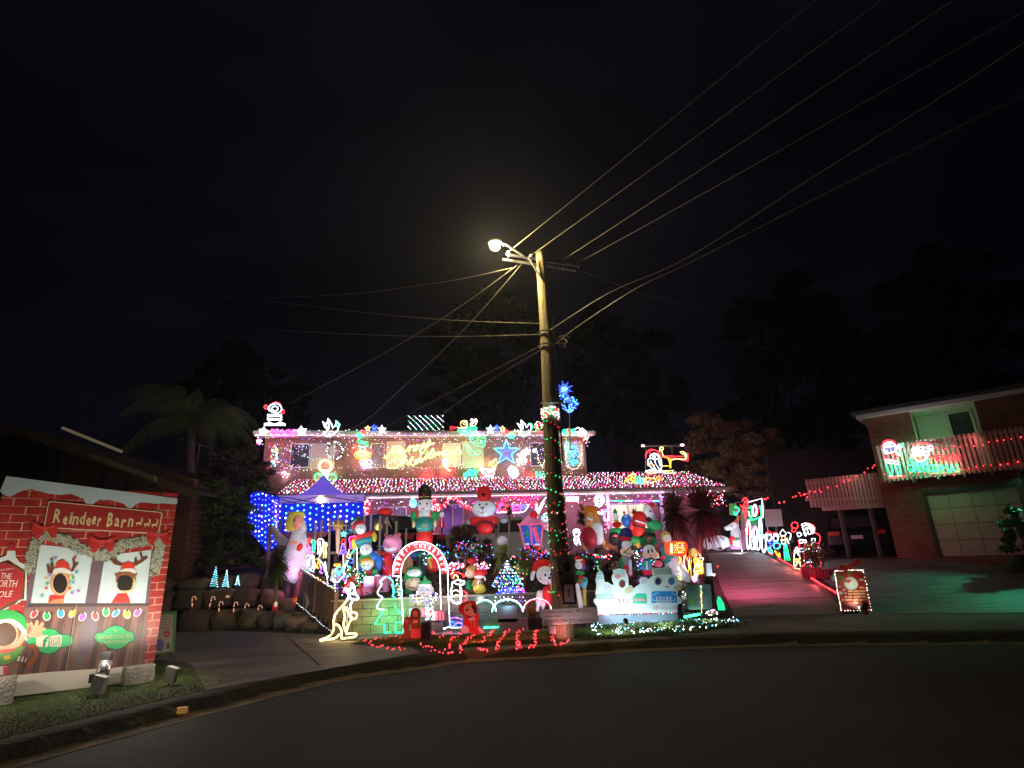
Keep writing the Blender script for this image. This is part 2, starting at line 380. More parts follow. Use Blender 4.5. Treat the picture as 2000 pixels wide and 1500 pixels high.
# road with speckled bitumen
def bitumen():
    m, t, b = new_mat('bitumen'); ge = N(t, 'ShaderNodeNewGeometry')
    n1 = N(t, 'ShaderNodeTexNoise'); n1.inputs['Scale'].default_value = 34; n1.inputs['Detail'].default_value = 8; n1.inputs['Roughness'].default_value = .75
    n2 = N(t, 'ShaderNodeTexNoise'); n2.inputs['Scale'].default_value = .5; n2.inputs['Detail'].default_value = 5
    vo = N(t, 'ShaderNodeTexVoronoi'); vo.inputs['Scale'].default_value = 70
    for n in (n1, n2, vo): t.links.new(ge.outputs['Position'], n.inputs['Vector'])
    r = N(t, 'ShaderNodeValToRGB'); r.color_ramp.elements[0].position = .4; r.color_ramp.elements[0].color = (.0055, .0065, .009, 1)
    r.color_ramp.elements[1].position = .64; r.color_ramp.elements[1].color = (.078, .088, .118, 1); t.links.new(n1.outputs[0], r.inputs[0])
    mx = N(t, 'ShaderNodeMixRGB', blend_type='MULTIPLY'); mx.inputs[0].default_value = .55; t.links.new(r.outputs[0], mx.inputs[1])
    r2 = N(t, 'ShaderNodeValToRGB'); r2.color_ramp.elements[0].position = .35; r2.color_ramp.elements[0].color = (.28, .28, .28, 1); r2.color_ramp.elements[1].position = .65
    t.links.new(n2.outputs[0], r2.inputs[0]); t.links.new(r2.outputs[0], mx.inputs[2]); t.links.new(mx.outputs[0], b.inputs['Base Color'])
    b.inputs['Roughness'].default_value = .72; b.inputs['Specular IOR Level'].default_value = .3
    a_ = N(t, 'ShaderNodeMath', operation='ADD'); t.links.new(n1.outputs[0], a_.inputs[0]); t.links.new(vo.outputs['Distance'], a_.inputs[1])
    bp = N(t, 'ShaderNodeBump'); bp.inputs['Strength'].default_value = .9; bp.inputs['Distance'].default_value = .012
    t.links.new(a_.outputs[0], bp.inputs['Height']); t.links.new(bp.outputs[0], b.inputs['Normal']); return m
MB().poly([(x, y, 0) for x, y in KS][::-1]).build('road', bitumen(), kind='structure')
CONC = mat('concrete', (.15, .145, .14), .85, var=.4, scale=1.4, bump=.35, bscale=45)
CONC2 = mat('kerb_concrete', (.21, .165, .12), .9, var=.5, scale=3, bump=.5, bscale=30)
def stroke_conc(name, c, c2):
    """broom-finished, stained concrete"""
    m, t, b = new_mat(name); ge = N(t, 'ShaderNodeNewGeometry'); b.inputs['Roughness'].default_value = .6; b.inputs['Specular IOR Level'].default_value = .4
    mp = N(t, 'ShaderNodeMapping'); mp.inputs['Scale'].default_value = (.7, 5, 5); t.links.new(ge.outputs['Position'], mp.inputs[0])
    n1 = N(t, 'ShaderNodeTexNoise'); n1.inputs['Scale'].default_value = 1.; n1.inputs['Detail'].default_value = 7; n1.inputs['Roughness'].default_value = .65; t.links.new(mp.outputs[0], n1.inputs['Vector'])
    r = N(t, 'ShaderNodeValToRGB'); r.color_ramp.elements[0].position = .3; r.color_ramp.elements[0].color = (*c2, 1); r.color_ramp.elements[1].position = .7; r.color_ramp.elements[1].color = (*c, 1)
    t.links.new(n1.outputs[0], r.inputs[0]); t.links.new(r.outputs[0], b.inputs['Base Color'])
    mp2 = N(t, 'ShaderNodeMapping'); mp2.inputs['Scale'].default_value = (6, 60, 20); t.links.new(ge.outputs['Position'], mp2.inputs[0])
    n2 = N(t, 'ShaderNodeTexNoise'); n2.inputs['Scale'].default_value = 1.; n2.inputs['Detail'].default_value = 5; t.links.new(mp2.outputs[0], n2.inputs['Vector'])
    bp = N(t, 'ShaderNodeBump'); bp.inputs['Strength'].default_value = .5; bp.inputs['Distance'].default_value = .015; t.links.new(n2.outputs[0], bp.inputs['Height']); t.links.new(bp.outputs[0], b.inputs['Normal'])
    MATS[name] = m; return m
DRV = stroke_conc('brushed_concrete', (.27, .225, .20), (.085, .075, .072))
def loft(name, A, B, n, m_, mt, off=.006, **kw):
    """a sheet draped on the ground between two edges"""
    def res(P, n):
        P = [np.array(p, float) for p in P]; L = [0]
        for a, b in zip(P[:-1], P[1:]): L.append(L[-1] + np.linalg.norm(b - a))
        o = []
        for t in frange(0, L[-1], n):
            k = 0
            while k < len(L) - 2 and L[k + 1] < t: k += 1
            u = (t - L[k]) / max(L[k + 1] - L[k], 1e-9); o.append(P[k] + (P[k + 1] - P[k]) * u)
        return o
    A = res(A, n); B = res(B, n); vs = []
    for a, b in zip(A, B):
        for j in range(m_):
            p = a + (b - a) * j / (m_ - 1); vs.append((p[0], p[1], g(p[0], p[1]) + off))
    mb = MB(); mb.add(vs, [(i * m_ + j, i * m_ + j + 1, (i + 1) * m_ + j + 1, (i + 1) * m_ + j) for i in range(n - 1) for j in range(m_ - 1)])
    return mb.build(name, mt, smooth=True, **kw)
def inset(x, d=.42):
    """point behind the kerb at x, d metres in"""
    best = min(range(len(KS) - 1), key=lambda i: abs(KS[i][0] - x) + (100 if KS[i][1] < -2 else 0)); a = np.array(KS[best]); b = np.array(KS[best + 1]); t = (b - a) / np.linalg.norm(b - a)
    return a + np.array([-t[1], t[0]]) * d
DRL = stroke_conc('old_concrete', (.20, .16, .135), (.055, .048, .043))
loft('driveway_left', [(-9.2, 12.6), (-7.6, 11.4), (-5.4, 9.9), inset(-3.75)], [(-9.6, 14.9), (-7.8, 15.0), (-4.4, 13.25), (-3.6, 12.2), (-2.1, 11.1), inset(-1.35)], 40, 22, DRL, kind='structure')
loft('driveway_left_far', [(-9.2, 12.6), (-9.6, 14.9)], [(-18, 13.5), (-18, 16)], 12, 12, DRL, .005, kind='structure')
# footpath crossing and the two right hand driveways
ks = [KS[i] for i in range(len(KS)) if 2.6 < KS[i][0] < 14.4 and KS[i][1] > 5]
loft('footpath', [inset(p[0]) for p in ks], [(3.9 + (p[0] - 2.6) * .62 if p[0] < 8 else 7.25 + (p[0] - 8) * .95, 13.25 if p[0] < 8 else 13.25 - (p[0] - 8) * .35) for p in ks], 60, 16, CONC, kind='structure')
Z(0)
loft('driveway_right', [(4.75, 13.27), (5.2, 15), (6.0, 18), (7.0, 21.5)], [(7.25, 13.27), (7.9, 15.2), (8.4, 17), (8.9, 21.5)], 50, 18, DRV, .007, kind='structure')
loft('driveway_neighbour', [(7.45, 13.2), (8.3, 15.5), (8.9, 18.5)], [(14.2, 11.1), (15.5, 13), (17.5, 16.5)], 40, 30, stroke_conc('green_concrete', (.26, .27, .27), (.07, .075, .075)), .006, kind='structure')
# control joints
def joint(a, b, w=.012, off=.012):
    a, b = np.array(a, float), np.array(b, float); t = (b - a) / np.linalg.norm(b - a); nrm = np.array([-t[1], t[0]]) * w; mb = MB(); n = 14
    P = [a + (b - a) * i / n for i in range(n + 1)]; vs = []
    for p in P:
        for s_ in (-1, 1): q = p + nrm * s_; vs.append((q[0], q[1], g(q[0], q[1]) + off))
    mb.add(vs, [(2 * i, 2 * i + 1, 2 * i + 3, 2 * i + 2) for i in range(n)]); return mb
JM = mat('joint_dirt', (.012, .011, .01), .95, var=0, bump=0)
mb = MB()
for a, b in [((4.1, 11.1), (3.9, 13.2)), ((5.75, 10.85), (5.8, 13.25)), ((8.4, 10.3), (8.1, 13.2)), ((4.0, 13.26), (7.4, 13.26)), ((5.05, 14.7), (7.75, 14.7)), ((5.6, 16.6), (8.2, 16.6)), ((-3.1, 9.3), (-5.4, 13.6)), ((-5.8, 10.2), (-2.2, 11.2)), ((7.45, 13.24), (14.1, 11.2)), ((7.3, 13.3), (8.4, 17.4))]:
    j = joint(a, b); mb.add(j.v, j.f)
mb.build('expansion_joints', JM, kind='structure')
# kerb: gutter tray + kerb blocks, laid down at the crossings
def kh(x): 
    lo, hi = .035, .125
    if x < -3.7: return .075 + (hi - .075) * 0
    if x < 3: return lo + (hi - lo) * ss(-1.7, -.9, x) * (1 - ss(2.5, 3.3, x))
    return lo + .0 
kr = thing('kerb', 'concrete kerb and gutter curving round the end of the court', 'kerb', (.7, 10.35, 0)); kr['kind'] = 'structure'
tray = MB(); K2 = [np.array(p) for p in smooth([p for p in KERB if p[1] > -9], 14)]
def nrm_at(i):
    a = K2[max(i - 1, 0)]; b = K2[min(i + 1, len(K2) - 1)]; t = (b - a) / np.linalg.norm(b - a); return np.array([-t[1], t[0]])
vs = []
for i, p in enumerate(K2):
    n_ = nrm_at(i); q = p - n_ * .32; vs += [(p[0], p[1], .006), (q[0], q[1], .005), (q[0], q[1], -.01)]
tray.add(vs, [(3 * i + j, 3 * i + j + 1, 3 * i + j + 4, 3 * i + j + 3) for i in range(len(K2) - 1) for j in (0, 1)])
tray.build('gutter_tray', CONC2, kr)
CKL = mat('pale_kerb', (.42, .38, .32), .9, var=.3, scale=8, bump=.3)
i = 0; bi = 0
while i < len(K2) - 2:
    st = 14 if bi % 3 else 12
    if 1.0 > K2[i][0] > .3: st = 3
    j = min(i + st, len(K2) - 1); vs = []
    for k in range(i, j + 1):
        n_ = nrm_at(k); p = K2[k]; e = .004 if k in (i, j) else 0; h = kh(p[0])
        back = .44 if (p[0] < -3.7 or p[0] > 3.3) else .40
        for d, z in ((.0, .004), (.05, h - .012), (.085, h), (.17 if h > .06 else .3, h + .004), (back, .118 if h < .1 else h - .004), (back + .01, -.02)): q = p + n_ * (d + e); vs.append((q[0], q[1], z))
    m = 6; nn = j - i + 1; mb = MB(); mb.add(vs, [(a * m + b, a * m + b + 1, (a + 1) * m + b + 1, (a + 1) * m + b) for a in range(nn - 1) for b in range(m - 1)] + [tuple(range(m)), tuple(range(nn * m - 1, nn * m - m - 1, -1))])
    mb.build('kerb_block', CKL if st == 3 else CONC2, kr); i = j; bi += 1
# a crushed amber reflector by the left kerb
mb = MB(); p = atZ(356, 1387, .06); mb.box(p, (.05, .01, 0), (-.01, .03, 0), (0, 0, .03)); props(mb.build('kerb_marker', mat('amber', (.6, .3, .08), .3, emit=.3, var=.2), origin=p, ), 'small amber marker block on the left kerb', 'marker')

# ================================================================ GRASS
GR = mat('grass_blade', (.17, .26, .04), .7, var=.55, scale=1.1, bump=0, c2=(.06, .09, .02), coord='Object')
def grass(name, label, poly, n, h, dens=None):
    xs_ = [p[0] for p in poly]; ys_ = [p[1] for p in poly]; mb = MB(); V = []; Fs = []
    def ins(x, y):
        c = False; j = len(poly) - 1
        for i in range(len(poly)):
            xi, yi = poly[i]; xj, yj = poly[j]
            if (yi > y) != (yj > y) and x < (xj - xi) * (y - yi) / (yj - yi) + xi: c = not c
            j = i
        return c
    k = 0
    while k < n:
        x = ru(min(xs_), max(xs_)); y = ru(min(ys_), max(ys_))
        if not ins(x, y): continue
        k += 1; a = ru(0, 2 * PI); w = ru(.003, .006); hh = h * ru(.5, 1.3); z = g(x, y); dx, dy = ru(-.6, .6) * hh, ru(-.6, .6) * hh; b = len(V)
        V += [(x - w * math.cos(a), y - w * math.sin(a), z), (x + w * math.cos(a), y + w * math.sin(a), z), (x + dx, y + dy, z + hh)]; Fs.append((b, b + 1, b + 2))
    mb.v = V; mb.f = Fs; mb.m = [0] * len(Fs); o = mb.build(name, GR); return props(o, label, 'grass', kind='stuff')
LAWN = mat('lawn_soil', (.05, .07, .02), .95, var=.6, scale=2, bump=.8, bscale=40, c2=(.03, .035, .012))
loft('lawn_left', [(-8.0, 0), (-6.4, 3.2), (-5.1, 5.9), (-4.1, 7.9), (-3.75, 8.5)], [(-12, 2), (-10, 6), (-8.6, 9.2), (-6.8, 10.6), (-5.6, 9.7)], 30, 14, LAWN, .004, kind='structure')
grass('grass', 'mown green grass on the nature strip in front of the painted board', [(-8.6, 1), (-6.5, 3.0), (-5.15, 5.7), (-4.15, 7.75), (-3.85, 8.5), (-5.4, 9.6), (-6.6, 9.9), (-8, 8.5), (-9.5, 6)], 70000, .022)
ISL = [(-3.3, 11.45), (-1.9, 10.75), (-1.0, 10.62), (.7, 10.84), (2.3, 11.1), (3.3, 11.2), (4.0, 11.8), (4.6, 13.1), (3.4, 13.2), (1.3, 12.5), (-.4, 12.15), (-2.0, 12.3), (-3.0, 12.1)]
loft('lawn_island', [(-3.4, 11.4), (-1.9, 10.7), (-1.0, 10.58), (.7, 10.8), (2.3, 11.05), (3.3, 11.15), (4.4, 12.2)], [(-3.4, 12.1), (-2.4, 12.3), (-.4, 12.15), (1.3, 12.5), (2.6, 13.1), (3.6, 13.3), (4.65, 13.2)], 40, 12, LAWN, .004, kind='structure')
grass('grass', 'green grass of the small lawn island with red and white lights on it', ISL, 40000, .045)
loft('footpath_island', [(-3.5, 12.15), (-2.4, 12.33), (-.4, 12.2), (1.0, 12.45)], [(-4.0, 13.3), (-2.4, 13.3), (-.4, 13.3), (1.2, 13.3)], 20, 8, CONC, .008, kind='structure')

# ================================================================ RETAINING WALL of concrete sleepers
CB = mat('wall_block', (.16, .14, .11), .9, var=.35, scale=5, bump=.5, bscale=40)
rw = thing('retaining_wall', 'low grey block retaining wall holding up the decorated garden bed', 'wall', (-.2, 13.34, .1))
cols = {}
def block(x0, x1, y, z0, z1): 
    key = (round(x1 - x0, 2), round(z1 - z0, 2))
    mb = MB(); mb.abox(x0 + .006, x1 - .006, y - .05 + ru(-.008, .008), y + .06, z0 + .005, z1 - .005); mb.build('block', CB, rw)
for r in range(4):
    z0 = .12 + r * .165; x = -4.15 + (r % 2) * .2
    while x < 3.6:
        w = .4; block(x, min(x + w, 3.9), 13.34 - (.25 if -4 < x < -3 else 0) * 0, z0, z0 + .165); x += w
MB().abox(-4.2, 3.9, 13.385, 13.45, .05, .77).build('backing', CB, rw)
mb = MB(); mb.abox(-4.25, 3.94, 13.24, 13.46, .782, .82); mb.build('capping', mat('cap', (.28, .25, .2), .9), rw)
# ================================================================ BROWN STEEL FENCE down the left side
STL = mat('brown_steel', (.20, .12, .085), .45, var=.15, scale=2, bump=.05, metal=.0)
fa, fb = np.array([-4.12, 13.2]), np.array([-6.75, 16.7])
bf = thing('panel_fence', 'brown corrugated steel fence stepping down towards the street', 'fence', (-4.12, 13.2, .12))
nf = 34
for i in range(nf):
    t0, t1 = i / nf, (i + .92) / nf; a = fa + (fb - fa) * t0; b = fa + (fb - fa) * t1; n_ = np.array([-(fb - fa)[1], (fb - fa)[0]]); n_ = n_ / np.linalg.norm(n_) * .02
    zb0, zb1 = .14 + .8 * t0, .14 + .8 * t1; zt0, zt1 = .96 + .76 * t0, .96 + .76 * t1; mb = MB()
    P = [a, a + (b - a) * .2 + n_, a + (b - a) * .8 + n_, b]; vs = []
    for q, (k, w) in enumerate(zip(P, (0, .2, .8, 1))): vs += [(k[0], k[1], zb0 + (zb1 - zb0) * w), (k[0], k[1], zt0 + (zt1 - zt0) * w)]
    vs2 = [(x + .012, y + .01, z) for x, y, z in vs]
    mb.add(vs + vs2, [(0, 2, 3, 1), (2, 4, 5, 3), (4, 6, 7, 5), (8, 9, 11, 10), (10, 11, 13, 12), (12, 13, 15, 14), (0, 1, 9, 8), (6, 14, 15, 7), (1, 3, 11, 9), (3, 5, 13, 11), (5, 7, 15, 13)])
    mb.build('panel', STL, bf)
mb = MB()
for z0, z1 in ((.985, 1.745), (.15, .92)): mb.tube([(fa[0], fa[1], z0), (fb[0], fb[1], z1)], .028, 6)
mb.build('rail', STL, bf)
for t in (0, .33, .66, 1): p = fa + (fb - fa) * t; MB().abox(p[0] - .035, p[0] + .035, p[1] - .035, p[1] + .035, .1 + .8 * t, 1.02 + .76 * t).build('post', STL, bf)
Z(13); flp = Pl(fa, fb - fa) 
_q = [np.array([fa[0] + (fb - fa)[0] * t - .05, fa[1] + (fb - fa)[1] * t - .05, .17 + .8 * t]) for t in (.0, .5, 1)]
string('light_string', 'thin string of small white lights along the foot of the brown fence', 'light string', _q, 'WWL', .008, 4, step=.08)
# tall timber palings behind it
PW = mat('weathered_paling', (.48, .42, .36), .85, var=.4, scale=3, bump=.4, bscale=30, stretch=(1, 1, .15))
Z(4); pf = thing('paling_fence', 'row of tall separate weathered timber palings in front of the dark car', 'fence', (-5.3, 16.2, 1.3)); pp = PY(16.2)
for x, yt, w in [(300, 650, 15), (420, 600, 12), (735, 655, 12), (855, 635, 12), (930, 595, 12), (1028, 590, 14), (1228, 655, 12), (1335, 600, 12), (1450, 545, 12), (1530, 535, 12), (1640, 545, 12), (1725, 560, 12), (1838, 612, 16), (1960, 700, 12)]:
    a = pp.at(x, yt); sc = pp.sc(x, yt); b = pp.at(x - 4, 1000); zb = g(a[0], 16.2) - .05
    MB().box(((a[0] + b[0]) / 2, 16.2, (a[2] + zb) / 2), (w * sc, 0, 0), (0, .02, 0), ((a[0] - b[0]) / 2, 0, (a[2] - zb) / 2)).build('paling', PW, pf)
a, b = pp.at(290, 1000), pp.at(1960, 1000); MB().box((a + b) / 2 + np.array([0, .04, 0]), (b - a) / 2, (0, .02, 0), (0, 0, .04)).build('rail', PW, pf)

# ================================================================ ROCK TERRACES, left
RK = [mat('rock_a', (.24, .17, .11), .95, var=.5, scale=3, bump=.9, bscale=9), mat('rock_b', (.15, .115, .08), .95, var=.5, scale=4, bump=.9, bscale=8)]
def rock(c, sx, sy, sz, parent=None):
    mb = MB(); n, m = 12, 8; ph = [ru(0, 6) for _ in range(6)]; vs = []
    for i in range(m + 1):
        t = PI * i / m
        for k in range(n):
            p = 2 * PI * k / n; x, y, z = math.cos(p) * math.sin(t), math.sin(p) * math.sin(t), math.cos(t)
            e = .55; x, y, z = [math.copysign(abs(v) ** e, v) for v in (x, y, z)]
            r = 1 + .09 * math.sin(3 * x + ph[0]) + .08 * math.sin(4 * y + ph[1]) + .08 * math.sin(5 * z + ph[2] + 2 * x)
            vs.append((c[0] + x * r * sx, c[1] + y * r * sy, c[2] + z * r * sz))
    mb.add(vs, [(i * n + k, (i + 1) * n + k, (i + 1) * n + (k + 1) % n, i * n + (k + 1) % n) for i in range(m) for k in range(n)])
    return mb.build('rock', random.choice(RK), parent, smooth=True)
rt = thing('rock_terrace', 'stepped terrace of large brown sandstone boulders beside the concrete', 'rock wall', (-7, 15.5, .12))
for x, y, z, a, b, c in [(-8.3, 15.35, .33, .42, .3, .27), (-7.5, 15.3, .34, .4, .3, .25), (-6.85, 15.2, .33, .3, .3, .24), (-6.3, 15.05, .3, .28, .25, .2), (-5.85, 14.75, .28, .25, .25, .2), (-5.35, 14.3, .26, .28, .25, .18), (-4.9, 13.95, .22, .2, .2, .13),
                         (-8.9, 15.9, .8, .45, .3, .26), (-8.1, 15.9, .82, .4, .3, .24), (-7.3, 15.9, .8, .38, .3, .24), (-6.6, 15.8, .78, .35, .3, .22), (-6.1, 15.55, .62, .25, .25, .18), (-9.7, 16, .5, .4, .4, .5),
                         (-9.2, 16.5, 1.14, .42, .3, .2), (-8.35, 16.5, 1.16, .42, .3, .22), (-7.6, 16.5, 1.2, .36, .3, .26), (-6.95, 16.45, 1.14, .3, .3, .2), (-10.2, 16.6, 1.0, .5, .4, .4), (-5.5, 14.75, .3, .2, .2, .2)]:
    rock((x, y, z), a, b, c, rt)

# ================================================================ DECORATED HOUSE
HB = brick('house_brick', (.46, .17, .13), (.34, .12, .09), (.30, .26, .22), u=(.984, .177), w=.24, h=.09, msz=.014)
TRIM = mat('cream_trim', (.62, .58, .52), .6, var=.15, bump=.05); TILE = mat('roof_tile', (.06, .05, .05), .8, var=.4, scale=5, bump=.4, bscale=20)
def hu(x, y, v):
    p = PH(v).at(x, y); return (p - HO) @ HU, p[2]
Z(0)
uL = hu(514, 900, 2.95)[0]; uR = hu(1145, 900, 2.95)[0]; uG0 = hu(545, 965, 0)[0]; uG1 = hu(1425, 962, 0)[0]; uRR = hu(1345, 920, 3.4)[0]
UG = 7.1; LG = 4.1
house = thing('house', 'two storey red brick house covered in coloured Christmas lights', 'house', H(-2, 3, 1.6))
mb = MB()
def hbox(mb, u0, u1, v0, v1, z0, z1): c = H((u0 + u1) / 2, (v0 + v1) / 2, (z0 + z1) / 2); return mb.box(c, HU * (u1 - u0) / 2, HV * (v1 - v0) / 2, (0, 0, (z1 - z0) / 2))
def holes(u0, u1, z0, z1, hs):
    """rectangles of a wall around rectangular openings (u0,u1,z0,z1)"""
    us = sorted({u0, u1, *[h[0] for h in hs], *[h[1] for h in hs]}); zs = sorted({z0, z1, *[h[2] for h in hs], *[h[3] for h in hs]}); o = []
    for a, b in zip(us[:-1], us[1:]):
        run = None
        for c, d in zip(zs[:-1], zs[1:]):
            if any(h[0] <= (a + b) / 2 <= h[1] and h[2] <= (c + d) / 2 <= h[3] for h in hs):
                if run: o.append((a, b, *run)); run = None
            else: run = (run[0], d) if run else (c, d)
        if run: o.append((a, b, *run))
    return o
# upper windows traced on the wall plane: x0,x1,y0,y1 (pixels), blind?
UW = [(568, 607, 866, 914, 0), (608, 655, 866, 916, 1), (724, 752, 865, 914, 2), (755, 792, 862, 914, 1), (866, 900, 865, 912, 3), (903, 944, 862, 914, 1), (1034, 1066, 864, 911, 4), (1102, 1138, 864, 911, 5)]
hs = []
for x0, x1, y0, y1, k in UW:
    a, zt = hu(x0, y0, 2.95); b, _ = hu(x1, y0, 2.95); _, zb = hu(x0, y1, 2.95); hs.append((a, b, zb, zt, k))
WZ1 = max(h[3] for h in hs); 
for (a, b, c, d) in holes(uL, uR, 4.6, UG, hs): hbox(mb, a, b, 2.95, 3.2, c, d)
hbox(mb, uL, uL + .25, 3.2, 9.5, 1.6, UG); hbox(mb, uR - .25, uR, 3.2, 9.5, 4.6, UG)
mb.build('upper_wall', HB, house)
WG = mat('night_glass', (.05, .05, .06), .08, var=0, bump=0, spec=.7); BL = mat('cream_blind', (.55, .47, .36), .8, var=.15, bump=.15, bscale=3, stretch=(8, 8, .3), coord='Object'); GB = mat('grey_blind', (.20, .18, .2), .8, var=.2, bump=.1)
for a, b, c, d, k in hs:
    w = MB(); t = .05
    for q in ((a, b, d - t, d), (a, b, c, c + t), (a, a + t, c + t, d - t), (b - t, b, c + t, d - t)): hbox(w, q[0], q[1], 2.97, 3.06, q[2], q[3])
    wf = w.build('window', TRIM, house)
    hbox(MB(), a + t, b - t, 3.0, 3.01, c + t, d - t).build('pane' , WG, wf) if k in (0, 4) else hbox(MB(), a + t, b - t, 3.02, 3.04, c + t, d - t).build('blind', BL if k % 2 else GB, wf)
# upper eave: soffit, fascia, gutter, low roof
r = MB(); hbox(r, uL - .3, uR + .3, 2.42, 3.3, UG - .02, UG + .03); r.build('soffit', TRIM, house)
r = MB(); hbox(r, uL - .35, uR + .35, 2.36, 2.42, UG - .06, UG + .13); r.build('fascia', TRIM, house)
r = MB(); r.tube([H(uL - .36, 2.30, UG + .1), H(uR + .36, 2.30, UG + .1)], .065, 8); r.build('gutter', TRIM, house)
rz = 1.15; A, B, C_, D_ = H(uL - .4, 2.25, UG + .14), H(uR + .4, 2.25, UG + .14), H(uR - 2.2, 6.2, UG + rz), H(uL + 2.2, 6.2, UG + rz); E1, E2 = H(uR + .4, 10.2, UG + .14), H(uL - .4, 10.2, UG + .14)
r = MB(); r.quad(A, B, C_, D_).poly([B, E1, C_]).poly([A, D_, E2]).quad(D_, C_, E1, E2); rf = r.build('upper_roof', TILE, house)
ro = MB(); n = 60
for i in range(n + 1):
    u = uL - .4 + (uR - uL + .8) * i / n; t = min(1, max(0, min((u - uL + .4) / 2.6, (uR + .4 - u) / 2.6))); q = H(u, 2.25 + 3.95 * t, UG + .15 + (rz - .14) * t); ro.tube([H(u, 2.25, UG + .16), q], .02, 4)
ro.build('tile_rib', TILE, rf); MB().tube([C_, D_], .07, 6).build('ridge_cap', TILE, rf)
# lower roof
ZW = 5.15
r = MB(); RT = .0
P0, P1 = H(uG0 - .1, 0, LG + .1), H(uG1, 0, LG + .1); 
r.quad(P0, H(uR, 0, LG + .1), H(uR, 2.95, ZW), H(uG0 - .1, 2.95, ZW))
r.quad(H(uR, 0, LG + .1), P1, H(uRR, 3.6, 5.38), H(uR, 3.6, 5.38)).poly([P1, H(uG1, 7.2, LG + .1), H(uRR, 3.6, 5.38)])
r.quad(H(uG1, 7.2, LG + .1), H(uR, 7.2, LG + .1), H(uR, 3.6, 5.38), H(uRR, 3.6, 5.38))
lr = r.build('lower_roof', TILE, house)
ro = MB(); u = uG0
while u < uG1 - .2:
    t = 1 if u < uRR else max(0, (uG1 - u) / (uG1 - uRR)); top = H(u, 2.93, ZW + .02) if u < uR else H(u, 3.6 * t, LG + .12 + 1.27 * t); ro.tube([H(u, 0, LG + .12), top], .018, 4); u += .3
ro.build('tile_rib', TILE, lr)
r = MB(); hbox(r, uG0 - .1, uG1, .04, .09, LG - .1, LG + .1); r.build('fascia', TRIM, house)
r = MB(); r.tube([H(uG0 - .1, -.04, LG + .05), H(uG1 + .05, -.04, LG + .05)], .065, 8); r.build('gutter', TRIM, house)
r = MB(); hbox(r, uG0 - .1, uG1 - .02, .09, 1.3, LG - .03, LG + .02); r.build('soffit', TRIM, house)
# lower wall with a door, a wide window and the garage opening
LW = []
for x0, x1, y0, y1 in [(738, 795, 990, 1060), (862, 906, 985, 1060), (960, 1045, 985, 1062), (1190, 1262, 984, 1045)]:
    a, zt = hu(x0, y0, 1.3); b, _ = hu(x1, y0, 1.3); _, zb = hu(x0, y1, 1.3); LW.append((a, b, max(zb, 1.75), zt))
r = MB()
for (a, b, c, d) in holes(uL, uG1 - .6, 1.4, LG - .03, LW): hbox(r, a, b, 1.3, 1.5, c, d)
hbox(r, uG1 - .85, uG1 - .6, 1.5, 7, 1.4, LG); r.build('lower_wall', HB, house)
LWM = mat('lit_window_room', (.6, .5, .35), .8, emit=.9, ec=(1, .78, .45), var=.3, scale=2)
PURP = mat('purple_door', (.30, .16, .45), .5, var=.1)
for i, (a, b, c, d) in enumerate(LW):
    w = MB(); t = .06
    for q in ((a, b, d - t, d), (a, b, c, c + t), (a, a + t, c + t, d - t), (b - t, b, c + t, d - t), ((a + b) / 2 - .03, (a + b) / 2 + .03, c + t, d - t)): hbox(w, q[0], q[1], 1.28, 1.36, q[2], q[3])
    wf = w.build('door' if i == 1 else 'window', TRIM, house); hbox(MB(), a + t, b - t, 1.37, 1.4, c + t, d - t).build('panel' if i == 1 else 'pane', PURP if i == 1 else (LWM if i == 3 else GB), wf)
    if i in (0, 2):
        gsc = MB(); k = a + .12
        while k < b - .1: hbox(gsc, k, k + .012, 1.24, 1.255, c, d); k += .09
        gsc.build('window_grille', TRIM, wf)
for x in (716, 846, 1046, 1186, 1290):
    u, _ = hu(x, 970, .3); pm = MB(); hbox(pm, u - .06, u + .06, .25, .37, 1.5, LG - .03); pm.build('verandah_post', TRIM, house)
# the light tubes fixed under both gutters
for v, z, a, b, lab in ((2.28, UG - .05, uL - .2, uR + .2, 'long white light tube along the upper gutter of the decorated house'), (-.07, LG - .07, uG0 + 3.3, uG1 - 2.6, 'long white light tube along the lower verandah gutter')):
    mb = MB().tube([H(a, v, z), H((a + b) / 2, v, z - .01), H(b, v, z)], .018, 5); props(mb.build('light_tube', lamp('V' if 0 else 'K', 1.6 if v > 1 else 2.6), origin=H(a, v, z)), lab, 'light tube')
Z(3); a, b = PH(1.15).at(500, 640), PH(1.15).at(1040, 640); mb = MB(); ks_ = 'PCGWBP'
for i in range(24):
    mb.mi = ks_.index(ks_[(i // 3) % 6]); mb.tube([a + (b - a) * i / 24, a + (b - a) * (i + 1) / 24], .022, 5)
props(mb.build('light_tube', [lamp(k, 4) for k in ks_], origin=a), 'multicoloured light tube over the bright window right of the power pole', 'light tube')

# ================================================================ NEIGHBOUR'S HOUSE, right
B2 = brick('neighbour_brick', (.34, .13, .07), (.24, .085, .05), (.12, .09, .07), u=(.755, -.656), w=.24, h=.086, rel=.5)
NU = np.array([.755, -.656, 0]); NV = np.array([.656, .755, 0]); NO = np.array([11.75, 18.1, 0])
def NP(v): return Pl(NO + NV * v, NU)
def nbox(mb, u0, u1, v0, v1, z0, z1): return mb.box(NO + NU * (u0 + u1) / 2 + NV * (v0 + v1) / 2 + np.array([0, 0, (z0 + z1) / 2]), NU * (u1 - u0) / 2, NV * (v1 - v0) / 2, (0, 0, (z1 - z0) / 2))
def nu(x, y, v): p = NP(v).at(x, y); return (p - NO) @ NU, p[2]
Z(0)
nh = thing('house', 'dark brick two storey neighbouring house with balcony and double garage', 'house', NO + np.array([0, 0, 1.1]))
ga, gz1 = nu(1806, 965, 0); gb, _ = nu(1984, 945, 0); _, gz0 = nu(1838, 1088, 0)
